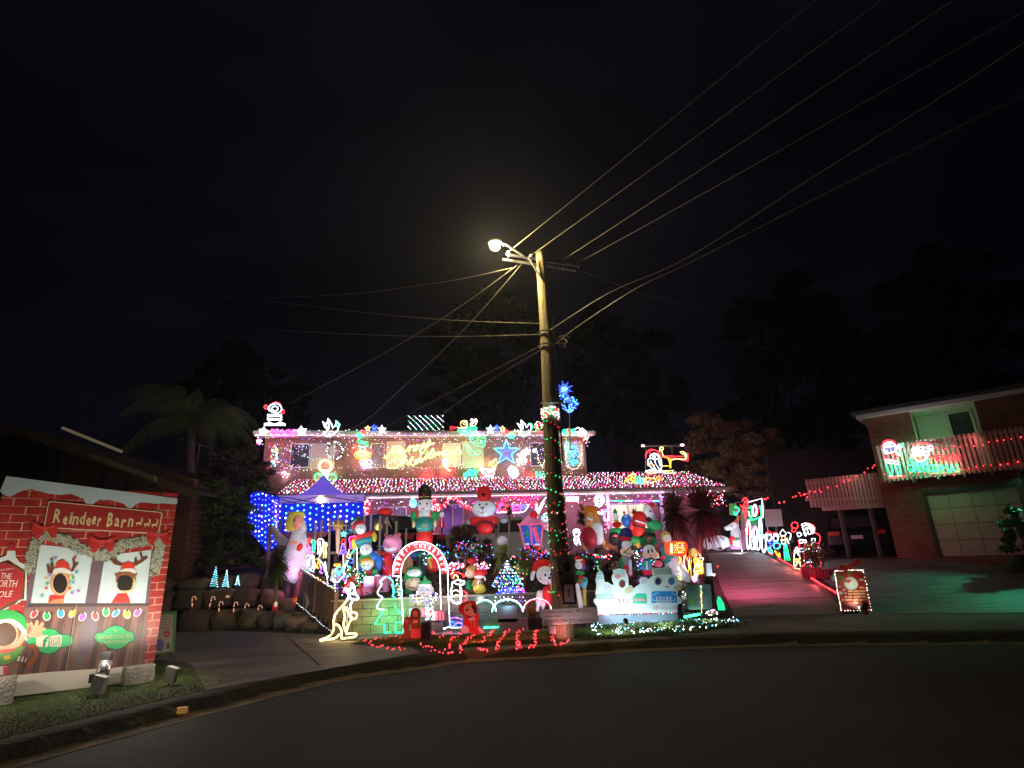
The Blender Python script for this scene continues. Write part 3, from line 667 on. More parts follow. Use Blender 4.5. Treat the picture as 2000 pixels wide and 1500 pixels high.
wa, wz1 = nu(1845, 806, 1.2); wb, _ = nu(1897, 800, 1.2); da, _ = nu(1785, 818, 1.2); DKZ = nu(1760, 930, 0)[1]
RZ = nu(1705, 815, 0)[1] 
mb = MB()
for q in holes(0, 9, .6, DKZ, [(ga, gb, gz0, gz1)]): nbox(mb, q[0], q[1], 0, .24, q[2], q[3])
nbox(mb, 0, .24, .24, 9, .6, DKZ); mb.build('garage_wall', B2, nh)
db = nu(1897, 800, 1.2)[0] + .12
mb = MB(); nbox(mb, 0, da, .05, .27, DKZ + .001, RZ); nbox(mb, 0, .22, .27, 9, DKZ + .001, RZ); nbox(mb, db, 9, .05, .27, DKZ + .001, RZ); mb.build('upper_wall', B2, nh)
CRM = mat('cream_render', (.6, .66, .56), .8, var=.1)
mb = MB()
for q in holes(da, db, DKZ + .001, RZ, [(wa, wb, DKZ + .1, wz1)]): nbox(mb, q[0], q[1], 1.2, 1.35, q[2], q[3])
nbox(mb, da - .002, da + .04, .27, 1.2, DKZ + .002, RZ); nbox(mb, db - .04, db + .002, .27, 1.2, DKZ + .002, RZ); mb.build('porch_wall', CRM, nh)
mb = MB()
for q in ((wa, wa + .07, DKZ + .1, wz1), (wb - .07, wb, DKZ + .1, wz1), (wa, wb, wz1 - .07, wz1 + .001)): nbox(mb, q[0], q[1], 1.14, 1.2, q[2], q[3])
dr = mb.build('door', TRIM, nh); nbox(MB(), wa + .07, wb - .07, 1.22, 1.25, DKZ + .1, wz1 - .07).build('pane', WG, dr)
mb = MB(); nbox(mb, -.14, 9.2, -.24, .05, RZ + .0, RZ + .05); nbox(mb, -.14, 0, .05, 9, RZ, RZ + .05); nbox(mb, da, db, .05, 1.2, RZ - .01, RZ + .04); mb.build('soffit', CRM, nh)
mb = MB(); nbox(mb, -.20, 9.2, -.29, -.24, RZ - .02, RZ + .09); nbox(mb, -.20, -.14, -.24, 9, RZ - .02, RZ + .09); mb.build('fascia', mat('white_fascia', (.6, .6, .62), .5, var=.1), nh)
mb = MB(); R1 = lambda u, v, z: NO + NU * u + NV * v + np.array([0, 0, z])
mb.quad(R1(-.28, -.34, RZ + .1), R1(9.3, -.34, RZ + .1), R1(9.3, 5, RZ + 1.0), R1(4, 5, RZ + 1.0)).poly([R1(-.28, -.34, RZ + .1), R1(4, 5, RZ + 1.0), R1(-.28, 10, RZ + .1)]); mb.build('roof', TILE, nh)
mb = MB(); nbox(mb, -.30, 9.3, -.40, -.295, RZ + .09, RZ + .21); nbox(mb, -.31, -.205, -.29, 9.5, RZ + .09, RZ + .21); mb.build('gutter', mat('dark_gutter', (.06, .07, .09), .4, var=.1), nh)
# garage door with raised panels
GD = mat('garage_door', (.42, .36, .28), .6, var=.1, bump=.05)
g0 = MB(); nbox(g0, ga, gb, .1, .13, gz0, gz1); gd = g0.build('garage_door', mat('groove_shade', (.26, .22, .18), .7), nh)  # base darker than the panels, painted in for shade in the gaps
for j in range(4):
    for i in range(4):
        w = (gb - ga) / 4; h = (gz1 - gz0) / 4; a = ga + i * w; b = gz0 + j * h; mb = MB(); nbox(mb, a + .015, a + w - .015, .088, .1, b + .02, b + h - .012); mb.build('raised_panel', GD, gd)
mb = MB(); nbox(mb, ga - .08, ga, -.03, .1, gz0, gz1 + .08); nbox(mb, ga, gb, -.03, .1, gz1, gz1 + .08); mb.build('door_frame', mat('dark_frame', (.04, .03, .03), .6), nh)
# balcony with upright slats
SLM = mat('slat_paint', (.42, .35, .32), .7, var=.2, bump=.1)
bz0, bz1 = nu(1745, 940, -.55)[1], nu(1735, 868, -.55)[1]
bal = MB(); nbox(bal, .2, 9, -.6, 0, bz0 + .06, bz0 + .12); bal.build('balcony_floor', SLM, nh)
mb = MB()
for i in range(14): nbox(mb, .3 + i * .62, .36 + i * .62, -.56, 0, bz0 - .06, bz0 + .06)
mb.build('joist', SLM, nh)
for zz in (bz0 + .14, bz1 - .1):
    mb = MB(); nbox(mb, .2, 9, -.575, -.545, zz - .035, zz + .035); mb.build('rail', SLM, nh)
sm = MB(); sm.box((0, 0, 0), NU * .035, NV * .01, (0, 0, (bz1 - bz0) / 2)); s0 = sm.build('slat', SLM, nh)
def inst(src, p, parent):
    o = src.copy(); COL.objects.link(o); o.parent = parent; o.location = Vector(p - org(parent)); return o
k = 0; u = .24
while u < 9:
    p = NO + NU * u + NV * -.6 + np.array([0, 0, (bz0 + bz1) / 2])
    if k == 0: me = s0.data; me.transform(Matrix.Translation(Vector(org(nh)))); s0.location = Vector(p - org(nh))
    else: inst(s0, p, nh)
    k += 1; u += .115
# lower slatted screen left of it
pa, pb, pc = atY(1572, 938, 18.3), atY(1733, 922, 18.3), atY(1605, 993, 18.3); pl_ = PY(18.3)
sf = thing('balustrade', 'pale slatted timber balustrade between the two houses', 'balustrade', (pa[0], 18.3, 1.5)); n = 22
for i in range(n + 1):
    t = i / n; x = 1574 + 158 * t; yt = 938 - 16 * t; yb = 990 - 6 * t; a = pl_.at(x, yt); b = pl_.at(x + 14, yb); X = (a[0] + b[0]) / 2 + .0
    MB().box((X, 18.3, (a[2] + b[2]) / 2), (.04, 0, 0), (0, .012, 0), (0, 0, (a[2] - b[2]) / 2 + .02)).build('slat', SLM, sf)
for y0, y1 in ((944, 930), (976, 972)): a, b = pl_.at(1574, y0), pl_.at(1734, y1); MB().box((a + b) / 2 + np.array([0, .03, 0]), (b - a) / 2, (0, .012, 0), (0, 0, .04)).build('rail', SLM, sf)
a, b = pl_.at(1600, 992), pl_.at(1735, 984); MB().box((a + b) / 2 + np.array([.1, .03, -.03]), (b - a) / 2, (0, .012, 0), (0, 0, .07)).build('beam', SLM, sf)
for x in (1640, 1700): a = pl_.at(x, 985); MB().abox(a[0] - .05, a[0] + .05, 18.32, 18.42, g(a[0], 18.4), a[2]).build('post', mat('night_post', (.05, .045, .04), .8), sf)
mb = MB(); mb.tube([atY(1590, 890, 24), atY(1690, 876, 24)], .03, 4); mb.abox(11, 19, 24.1, 24.3, 1.2, 5.6); props(mb.build('carport', mat('night_shed', (.03, .025, .025), .8), origin=(14, 24, 1.2)), 'dark carport wall between the decorated house and the right neighbour', 'carport')

# ================================================================ NEIGHBOUR'S HOUSE, left
B3 = brick('left_brick', (.30, .14, .08), (.22, .10, .06), (.1, .08, .06), w=.24, h=.086)
Z(12); LP = PY(17); lh = thing('house', 'unlit single storey gabled house behind the painted barn board', 'house', (-14, 17, .1))
pk = LP.at(280, 570); el = LP.at(-400, 690); er = LP.at(1330, 945)
mb = MB(); P = [(-21, 17, .1), (-9.9, 17, .1), (-9.9, 17, er[2] + .15), (pk[0], 17, pk[2] - .05), (-21, 17, el[2] - 1)]
mb.slab(P, np.array([0, .25, 0])); mb.abox(-10.1, -9.85, 17.25, 25, .1, er[2]); mb.build('gable_wall', B3, lh)
mb = MB(); sl = (er[2] - pk[2]) / (er[0] - pk[0]); 
for (x0, x1, s_) in ((pk[0], -9.2, sl), (-22, pk[0], -sl * .75)):
    z0 = pk[2] + s_ * (x0 - pk[0]); z1 = pk[2] + s_ * (x1 - pk[0]); mb.add([(x0, 16.1, z0), (x1, 16.1, z1), (x1, 26, z1), (x0, 26, z0), (x0, 16.1, z0 + .1), (x1, 16.1, z1 + .1), (x1, 26, z1 + .1), (x0, 26, z0 + .1)], [(0, 1, 2, 3), (7, 6, 5, 4), (0, 4, 5, 1), (1, 5, 6, 2), (3, 2, 6, 7), (0, 3, 7, 4)])
mb.build('roof', TILE, lh)
mb = MB()
for (x0, x1, s_) in ((pk[0], -9.2, sl), (-22, pk[0], -sl * .75)):
    z0 = pk[2] + s_ * (x0 - pk[0]); z1 = pk[2] + s_ * (x1 - pk[0]); mb.add([(x0, 16.06, z0 - .14), (x1, 16.06, z1 - .14), (x1, 16.06, z1 + .08), (x0, 16.06, z0 + .08), (x0, 16.09, z0 - .14), (x1, 16.09, z1 - .14), (x1, 16.09, z1 + .08), (x0, 16.09, z0 + .08)], [(0, 1, 2, 3), (0, 4, 5, 1), (3, 2, 6, 7)])
mb.build('bargeboard', mat('barge_timber', (.16, .12, .07), .7), lh)
a, b = LP.at(865, 775), LP.at(1325, 940); MB().box((a + b) / 2 + np.array([0, -1.02, .0]), (b - a) / 2, (0, .06, 0), (0, 0, .07)).build('gutter', mat('green_gutter', (.28, .24, .14), .5), lh)
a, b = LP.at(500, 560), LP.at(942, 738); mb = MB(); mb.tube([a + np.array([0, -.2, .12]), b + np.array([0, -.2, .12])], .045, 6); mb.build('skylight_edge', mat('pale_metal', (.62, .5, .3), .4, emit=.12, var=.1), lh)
for x0, x1, y0, y1, m_ in ((165, 425, 610, 930, 'd'), (790, 960, 840, 1000, 'w')):
    a, b = LP.at(x0, y0, .04), LP.at(x1, y1, .04); w = MB(); w.box((a + b) / 2, (abs(b[0] - a[0]) / 2, 0, 0), (0, .03, 0), (0, 0, abs(a[2] - b[2]) / 2)); wf = w.build('window', mat('dark_window_frame', (.05, .045, .04), .5), lh)
    w = MB(); w.box((a + b) / 2 + np.array([0, -.035, 0]), (abs(b[0] - a[0]) / 2 - .06, 0, 0), (0, .003, 0), (0, 0, abs(a[2] - b[2]) / 2 - .06)); w.build('pane', WG if m_ == 'd' else mat('roller_blind', (.12, .11, .08), .8), wf)
# ================================================================ POWER POLE, street lamp, wires
Z(0)
PX, PYY = .78, 11.2
WOOD = mat('pole_timber', (.56, .48, .32), .8, var=.55, scale=2.2, bump=.5, bscale=10, stretch=(5, 5, .35), c2=(.25, .21, .14))
pole = thing('power_pole', 'tall round timber power pole wound with red and green bulbs', 'power pole', (PX, PYY, .1))
mb = MB(); zz = frange(-.1, 8.25, 22); mb.tube([(PX + .012 * math.sin(z * 1.3), PYY, z) for z in zz], [.20 - .085 * (z / 8.25) for z in zz], 20); mb.build('pole', WOOD, pole, smooth=True)
GAL = mat('galvanised_steel', (.42, .43, .5), .35, metal=.7, var=.2, bump=.05)
c0, c1 = atZ(985, 502, 8.07), atZ(1128, 524, 8.07); cm = (c0 + c1) / 2
for dy in (-.035, .035):
    d = (c1 - c0) / np.linalg.norm(c1 - c0); n_ = np.array([-d[1], d[0], 0]); MB().box(cm + n_ * dy * 3.2, d * np.linalg.norm(c1 - c0) / 2, n_ * .016, (0, 0, .028)).build('crossarm', GAL, pole)
INS = mat('porcelain', (.5, .5, .52), .25, var=.1, bump=0); pins = []
for px_ in (993, 1036, 1098, 1130):
    t = (px_ - 985) / 143; p = c0 + (c1 - c0) * t; mb = MB(); mb.tube([p, p + (0, 0, .07), p + (0, 0, .09), p + (0, 0, .15), p + (0, 0, .18)], [.02, .02, .05, .045, .02], 8); mb.build('insulator', INS, pole, smooth=True); pins.append(p + np.array([0, 0, .15]))
for q in ((1032, 503), (1090, 520)): p = atZ(*q, 8.02); MB().tube([p, (PX, PYY - .12, 7.45)], .022, 6).build('brace', GAL, pole)
# ring of hardware where the lower cables cross the pole
for z in (6.25, 5.95): mb = MB(); mb.tube([(PX + .17 * math.cos(a), PYY + .17 * math.sin(a), z) for a in frange(0, 2 * PI * .97, 14)], .018, 5, True); mb.build('band', GAL, pole)
mb = MB(); mb.tube([(PX + .19, PYY - .06, 3.4), (PX + .175, PYY - .05, 6.6)], .018, 6); mb.build('conduit', GAL, pole)
mb = MB(); mb.tube([(PX - .5 + .28, PYY - .18, 4.62), (PX + .42, PYY - .18, 4.60)], .012, 5); mb.build('step_bolt', GAL, pole)
# meter box and framed notice lower down
Z(8); pq = PY(PYY - .32)
def bx(pl, x0, y0, x1, y1, d, off=0):
    a, b = pl.at(x0, y0, off), pl.at(x1, y1, off); c = (a + b) / 2 - pl.n * d / 2; return c, pl.u * abs((b - a) @ pl.u) / 2, pl.n * d / 2, np.array([0, 0, abs(b[2] - a[2]) / 2])
mbx = MB().box(*bx(pq, 42, 690, 225, 960, .24)); METB = mat('meter_box', (.24, .2, .17), .6, var=.3, scale=4); box_ = mbx.build('meter_box', METB, pole)
mb = MB(); c = pq.at(140, 790, .01); mb.ell(c, (.075, 0, 0), (0, .02, 0), (0, 0, .11), 16, 8); mb.build('meter_dial', mat('black_plastic', (.015, .015, .015), .3, var=0, bump=0), box_, smooth=True)
mb = MB(); c = pq.at(75, 855, .01); mb.ell(c, (.045, 0, 0), (0, .02, 0), (0, 0, .045), 12, 8); mb.build('lock', MATS['black_plastic'], box_, smooth=True)
BLK = mat('black_frame', (.012, .012, .012), .4, var=0, bump=0); PAPER = mat('notice_paper', (.42, .33, .33), .6, var=.2, bump=0)
nf_ = thing('framed_notice', 'black framed notice with a small red emblem on the pole below the meter box', 'notice', pq.at(160, 1185, .03))
MB().box(*bx(pq, 90, 950, 245, 1175, .04, .06)).build('frame', BLK, nf_); pa_ = MB().box(*bx(pq, 112, 975, 224, 1155, .01, .065)).build('paper', PAPER, nf_)
Rm = mat('print_red', (.4, .02, .02), .6, var=0, bump=0); m2 = MB(); m2.poly([pq.at(x, y, .07) for x, y in [(155, 1100), (160, 1060), (150, 1035), (166, 1020), (182, 1035), (172, 1060), (178, 1100)]]); m2.build('emblem', Rm, pa_)
# spiral of bulbs round the pole
def coil(name, label, z0, z1, turns, n, keys, r, s=7, rr=.03, jit=.015):
    P = []; 
    for i in range(n): t = i / (n - 1); z = z0 + (z1 - z0) * t; a = -2 * PI * turns * t + 1.0; q = .20 - .0103 * z + rr * .6; P.append(np.array([PX + q * math.cos(a), PYY + q * math.sin(a), z + ru(-jit, jit)]))
    t = thing(name, label, 'light string', P[0]); MB().tube(P, .005, 3).build('wire', WIRE(), t); bulbs('bulb', P, keys, r, s, t, kind='stuff')
coil('light_string', 'open spiral of red and green bulbs climbing the middle of the power pole', 2.65, 4.4, 5, 62, 'RGRG', .013, 2.2, .01, .03)
coil('light_string', 'dense tangle of red, green and white bulbs round the pole above the meter box', 1.55, 2.75, 7, 90, 'RGRGW', .011, 2.2, .02, .14)
coil('light_string', 'red and green bulbs wound round the foot of the power pole beside the notice',   .3, 1.55, 3, 34, 'RGLR', .011, 2.2, .02, .05)
coil('light_garland', 'thick collar of warm white and red bulbs high on the power pole', 4.35, 4.52, 4, 120, 'LLRWLG', .019, 3.5, .05, .05)
# street lamp
Z(0); LMP = atY(967, 481, 10.75); sl_ = thing('street_lamp', 'lit street lamp on a short bracket arm at the pole top', 'street lamp', LMP)
MB().tube([(PX - .1, PYY - .03, 7.85), (PX - .45, PYY - .15, 8.12), LMP + (.25, .08, .08), LMP + (.05, 0, .1)], .028, 8).build('arm', GAL, sl_, smooth=True)
mb = MB(); mb.ell(LMP + (0, 0, .10), (.17, 0, 0), (0, .15, 0), (0, 0, .07)); mb.build('hood', mat('lamp_hood', (.3, .32, .3), .5), sl_, smooth=True)
def glassm(name, c, s):
    m = bpy.data.materials.new(name); m.use_nodes = True; t = m.node_tree; t.nodes.clear(); o = N(t, 'ShaderNodeOutputMaterial'); e = N(t, 'ShaderNodeEmission'); e.inputs[0].default_value = (*c, 1); e.inputs[1].default_value = s
    t.links.new(e.outputs[0], o.inputs[0]); return m
mb = MB(); mb.ell(LMP + (0, 0, -.01), (.105, 0, 0), (0, .095, 0), (0, 0, .08)); mb.build('bulb', glassm('lamp_and_fill_glow', (1, .77, .34), 1300), sl_, smooth=True)
# wires
WM = mat('cable', (.38, .34, .27), .5, var=.2, bump=0)
def wire(label, pts, r=.011, group=None):
    P = [np.array(p) for p in smooth(pts, 8)]; mb = MB(); mb.tube(P, r * .62, 5); return props(mb.build('power_line', WM, origin=P[0]), label, 'power line', group)
for i, (a, b) in enumerate(zip(pins, [(1592, 0), (1722, 0), (1862, 0), (2000, 22)])):
    e = atZ(*b, 8.1); e2 = pins[i] + (e - pins[i]) * 1.8; m_ = (a + e2) / 2; m_[2] -= .0
    wire(['uppermost cable running from the lamp end of the crossarm to the top of the sky', 'second cable from the left on the pole crossarm', 'third cable from the left on the pole crossarm, right of the pole', 'lowest of the four crossarm cables, fixed to its right end'][i], [a, a + (e - a) * .5 - (0, 0, .03), e, e2], .0115)
wire('lower cable leaving the pole towards the upper right, fastened at the higher band', [(PX + .1, PYY - .17, 6.25), atZ(1190, 572, 6.25), atZ(1340, 505, 6.3), atZ(1590, 345, 6.5), atZ(1900, 150, 6.6), atZ(2150, -20, 6.7)], .012)
wire('lower cable leaving the pole towards the upper right with a knotted splice near the pole', [(PX + .2, PYY - .1, 5.95), atZ(1125, 640, 5.9), atZ(1240, 565, 5.9), atZ(1350, 512, 5.95), atZ(1560, 405, 6.1), atZ(1850, 260, 6.2), atZ(2150, 110, 6.3)], .013)
mb = MB(); p = atZ(1100, 655, 5.9); 
mb.tube([p + (.12 * math.cos(a) * (1 - .02 * i), .02 * i, .07 * math.sin(a) - .05) for i, a in enumerate(frange(0, 4 * PI, 22))], .012, 5); props(mb.build('cable_coil', WM, origin=p), 'small loop of slack cable hanging beside the pole below the wires', 'cable coil')
wl = [('bright service wire running left from the crossarm', [(1000, 523, 11), (850, 553, 14), (640, 577, 19), (410, 583, 27)]), ('faint wire running left from the pole at the height of the upper band', [(1062, 632, 11.1), (800, 619, 14), (500, 586, 21), (430, 580, 26)]),
      ('lower faint wire running left from the pole at the lower band', [(1064, 653, 11.1), (780, 656, 15), (500, 643, 24)]), ('service wire sloping from the crossarm down to the left neighbour', [(1010, 518, 11.1), (892, 603, 13), (750, 690, 15), (565, 788, 18.5)]),
      ('steeper wire dropping from the crossarm towards the left end of the decorated roof', [(1022, 512, 11.1), (900, 650, 13.5), (772, 770, 16), (694, 834, 18), (560, 893, 20), (395, 950, 21)]), ('upper of the two wires dropping from the pole to the decorated roof', [(1060, 673, 11.1), (960, 725, 15), (800, 808, 21), (725, 850, 23)]),
      ('lower of the two wires dropping from the pole to the decorated roof', [(1062, 680, 11.1), (960, 742, 15), (865, 808, 20), (780, 870, 23.2)]), ('dim wire running right from the crossarm to the dark trees', [(1131, 528, 11.6), (1270, 578, 15), (1400, 612, 20), (1545, 652, 26)])]
for i, (lb, pts) in enumerate(wl): wire(lb, [atY(x, y, Y) for x, y, Y in pts], .011 if i < 5 else .009)
# thin aerial behind the palm
Z(12); mb = MB(); q = PY(22); mb.tube([q.at(1462, 925), q.at(1500, 640)], .03, 6); mb.tube([q.at(1355, 600), q.at(1565, 668)], .022, 6); 
for x in (1380, 1420, 1540): a = q.at(x, 600 + (x - 1355) * .32); mb.tube([a + (0, -.3, 0), a + (0, .3, 0)], .012, 4)
props(mb.build('television_aerial', GAL, origin=q.at(1462, 925)), 'bare television aerial on a thin mast in front of the palm', 'aerial')

# ================================================================ TREES AND PLANTS
def leafm(n, c, c2, rough=.6): return mat(n, c, rough, var=.5, scale=.9, bump=0, c2=c2)
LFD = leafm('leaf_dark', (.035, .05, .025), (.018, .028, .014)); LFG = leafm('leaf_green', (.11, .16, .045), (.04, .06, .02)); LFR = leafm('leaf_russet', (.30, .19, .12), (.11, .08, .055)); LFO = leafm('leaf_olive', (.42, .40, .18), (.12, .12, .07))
BARK = mat('bark', (.13, .10, .075), .9, var=.5, scale=6, bump=.7, bscale=20, stretch=(3, 3, .6))
def leaves(mb, c, R, n, ls, shell=.55):
    c = np.array(c, float); P = np.random.normal(size=(n, 3)); P /= np.linalg.norm(P, axis=1)[:, None]; rad = np.random.uniform(shell, 1.05, n)[:, None]
    P = c + P * rad * np.array(R); A = np.random.normal(size=(n, 3)); A /= np.linalg.norm(A, axis=1)[:, None]; B = np.cross(A, np.random.normal(size=(n, 3))); B /= np.linalg.norm(B, axis=1)[:, None]
    s_ = np.random.uniform(.6, 1.3, n)[:, None] * ls; A = A * s_; B = B * s_ * .45; b = len(mb.v); V = np.stack([P - A, P + B, P + A, P - B], 1).reshape(-1, 3)
    mb.v.extend(map(tuple, V.tolist())); F = [(b + 4 * i, b + 4 * i + 1, b + 4 * i + 2, b + 4 * i + 3) for i in range(n)]; mb.f.extend(F); mb.m.extend([0] * n)
def tree(name, label, base, H_, blobs, ls, lm, n, r=.3, cat='tree', limbs=True):
    """blobs: (dx, dy, z, rx, ry, rz) clumps of foliage"""
    t = thing(name, label, cat, base); mb = MB(); top = np.array(base, float) + (0, 0, H_ * .75)
    mb.tube([base, np.array(base) + (.1 * r, 0, H_ * .25), np.array(base) + (-.3 * r, 0, H_ * .5), top], [r, r * .8, r * .6, r * .3], 9); c0_ = np.array(base, float)
    if limbs:
        for (dx, dy, z, rx, ry, rz) in blobs: s_ = c0_ + (0, 0, max(H_ * .25, (z) * .55)); e = c0_ + (dx, dy, z); mb.tube([s_, (s_ + e) / 2 + (0, 0, -.1 * rx), e], [r * .45, r * .3, r * .1], 6)
    mb.build('trunk', BARK, t, smooth=True); mb = MB(); tot = sum(b[3] * b[5] for b in blobs)
    for (dx, dy, z, rx, ry, rz) in blobs:
        k = 11; 
        for _ in range(k):
            o = np.array([ru(-.85, .85) * rx, ru(-.6, .6) * ry, ru(-.85, .85) * rz]); q = ru(.22, .55); leaves(mb, c0_ + (dx, dy, z) + o, (rx * q, ry * q, rz * q * ru(.6, 1)), int(n * rx * rz / tot / k), ls, .2)
    mb.build('crown', lm, t); return t
Z(0)
def bl(px_list, Y, base):
    o = []
    for x, y, r, ry in px_list: c = atY(x, y, Y); s_ = np.linalg.norm(atY(x, y + 10, Y) - c) / 10; o.append((c[0] - base[0], ru(-1, 1) * r * s_ * .3, c[2] - base[2], r * s_, r * s_, ry * s_))
    return o
def ptree(name, label, bx_, Y, pl_, ls, lm, n, r=.3, cat='tree', bz=1.4):
    b = (atY(bx_, 1000, Y)[0], Y, bz); B_ = bl(pl_, Y, b); H_ = max(q[2] for q in B_); return tree(name, label, b, H_, B_, ls, lm, n, r, cat)
ptree('gum_tree', 'huge dark gum tree silhouette behind the decorated house', 985, 52, [(900, 665, 55, 50), (960, 620, 60, 45), (1010, 680, 60, 60), (900, 740, 70, 45), (980, 760, 60, 50), (870, 700, 35, 40), (900, 800, 40, 40), (980, 810, 50, 40)], .5, LFD, 9000, .6)
ptree('gum_tree', 'dark gum tree silhouette right of the power pole', 1230, 50, [(1180, 660, 60, 55), (1250, 700, 60, 60), (1160, 740, 60, 55), (1290, 770, 50, 50), (1220, 790, 70, 50), (1140, 800, 40, 40), (1200, 820, 40, 40), (1280, 820, 50, 40)], .5, LFD, 9000, .6)
ptree('gum_tree', 'dark tree mass behind the left end of the decorated house', 480, 48, [(440, 720, 60, 45), (520, 760, 60, 40), (400, 790, 60, 50), (560, 790, 45, 40), (500, 830, 70, 40)], .5, LFD, 8000, .5)
ptree('gum_tree', 'black tree crown above the carport between the houses', 1560, 46, [(1500, 640, 60, 60), (1580, 600, 65, 60), (1640, 680, 60, 60), (1540, 740, 80, 60), (1620, 780, 70, 60), (1480, 720, 50, 50), (1460, 800, 50, 40), (1560, 830, 60, 40), (1650, 830, 50, 40)], .5, LFD, 9000, .5)
ptree('gum_tree', 'black tree crown above the right neighbour roof', 1850, 44, [(1800, 600, 70, 60), (1880, 550, 75, 60), (1950, 620, 80, 70), (1840, 690, 80, 60), (1930, 720, 80, 50), (1760, 680, 50, 50), (1780, 760, 60, 40), (1860, 760, 60, 40), (1720, 740, 50, 50)], .5, LFD, 9000, .5)
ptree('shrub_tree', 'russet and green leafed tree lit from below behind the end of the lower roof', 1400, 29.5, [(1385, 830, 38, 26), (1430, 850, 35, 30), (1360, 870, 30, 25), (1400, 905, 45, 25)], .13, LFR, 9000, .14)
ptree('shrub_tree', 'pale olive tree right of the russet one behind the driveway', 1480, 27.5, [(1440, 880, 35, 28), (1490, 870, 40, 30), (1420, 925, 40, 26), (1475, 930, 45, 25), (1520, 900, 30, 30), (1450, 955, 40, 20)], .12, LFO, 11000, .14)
ptree('hedge_tree', 'dense dark leafy tree between the painted board and the rock terrace', 420, 17.8, [(380, 985, 42, 35), (430, 970, 45, 35), (480, 985, 38, 30), (400, 1040, 50, 35), (460, 1045, 48, 35), (500, 1070, 30, 35), (420, 1090, 60, 28), (350, 1060, 40, 40), (515, 945, 30, 20)], .07, LFG, 26000, .16, bz=.8)
ptree('shrub_tree', 'reddish dry shrub left of the decorated house wall', 470, 22, [(440, 905, 35, 18), (480, 895, 32, 18), (500, 920, 28, 18), (420, 925, 28, 15)], .09, LFR, 6000, .1)
ptree('shrub', 'dark leafy bush at the right edge in front of the garage', 1990, 15.2, [(1978, 1005, 18, 22), (1995, 1045, 26, 32), (1975, 1030, 12, 15), (2010, 1090, 34, 30)], .06, LFG, 3500, .06, 'shrub', bz=.9)
# feather palm
FR = leafm('palm_frond', (.26, .34, .13), (.10, .15, .06)); PB = atY(372, 990, 25); PB = np.array([PB[0], 25, 1.5]); PC = atY(374, 832, 25)
palm = thing('palm_tree', 'drooping feather palm standing dim above the left neighbour roof', 'palm tree', PB)
MB().tube([PB, (PB + PC) / 2 + (.1, 0, 0), PC], [.3, .22, .16], 12).build('trunk', mat('palm_bark', (.3, .26, .22), .9, var=.4, bump=.5), palm, smooth=True)
for k in range(17):
    a = 2 * PI * k / 17 + ru(-.15, .15); L = ru(3.2, 4.3); el_ = ru(.5, 1.25) if k % 3 else ru(.1, .5); mb = MB(); P = []
    for i in range(15): s_ = i / 14; h = L * s_ * math.cos(el_ * (1 - .35 * s_)); P.append(PC + np.array([math.cos(a) * h, math.sin(a) * h, L * (math.sin(el_) * s_ * 1.5 - 1.15 * s_ ** 2.3)]))
    mb.tube(P, [.035 - .002 * i for i in range(15)], 4); fr = mb.build('frond', FR, palm); lm = MB(); V = []; F = []
    for i in range(1, 15):
        for sub in (0, .33, .66):
            if i == 14 and sub: continue
            p = P[i] + ((P[i + 1] - P[i]) * sub if i < 14 else 0); side = np.array([-math.sin(a), math.cos(a), 0])
            for sg in (-1, 1):
                l = ru(.65, 1.0) * math.sin(PI * min(1, (i + sub) / 14 * .8 + .2)) + .25; tip = p + side * sg * l * .42 + np.array([math.cos(a) * .15, math.sin(a) * .15, -l * .9]); w = (P[i] - P[i - 1]) * .055; b = len(V)
                mid = (p + tip) / 2 + side * sg * l * .12; V += [tuple(p - w), tuple(p + w), tuple(mid + w), tuple(mid - w), tuple(tip)]; F += [(b, b + 1, b + 2, b + 3), (b + 3, b + 2, b + 4)]
    lm.v = V; lm.f = F; lm.m = [0] * len(F); lm.build('leaflets', FR, fr, kind='stuff')
# spiky rosettes (cordyline, dracaena)
def rosette(mb, c, R, n, w, lo=-.9, hi=1., droop=.25):
    V = []; F = []
    for _ in range(n):
        z = ru(lo, hi); a = ru(0, 2 * PI); h = math.sqrt(max(0, 1 - z * z)); d = np.array([h * math.cos(a), h * math.sin(a), z]); L = R * ru(.75, 1.08); s_ = np.cross(d, (0, 0, 1.)); s_ = s_ / max(np.linalg.norm(s_), 1e-3) * w
        p1 = c + d * L * .45 + (0, 0, .02 * R); p2 = c + d * L - np.array([0, 0, droop * R * h * ru(.3, 1.2)]); b = len(V)
        V += [tuple(c + d * .05 * R - s_ * .5), tuple(c + d * .05 * R + s_ * .5), tuple(p1 + s_), tuple(p1 - s_), tuple(p2)]; F += [(b, b + 1, b + 2, b + 3), (b + 3, b + 2, b + 4)]
    b0 = len(mb.v); mb.v.extend(V); mb.f.extend([tuple(i + b0 for i in f) for f in F]); mb.m.extend([0] * len(F))
CDM = leafm('cordyline_leaf', (.13, .07, .05), (.035, .022, .02), .4); CDG = leafm('yucca_leaf', (.34, .46, .09), (.14, .24, .06), .5); CDD = leafm('dracaena_leaf', (.10, .12, .04), (.04, .055, .02), .5); STM = mat('cane_stem', (.30, .20, .14), .8, var=.3, bump=.4)
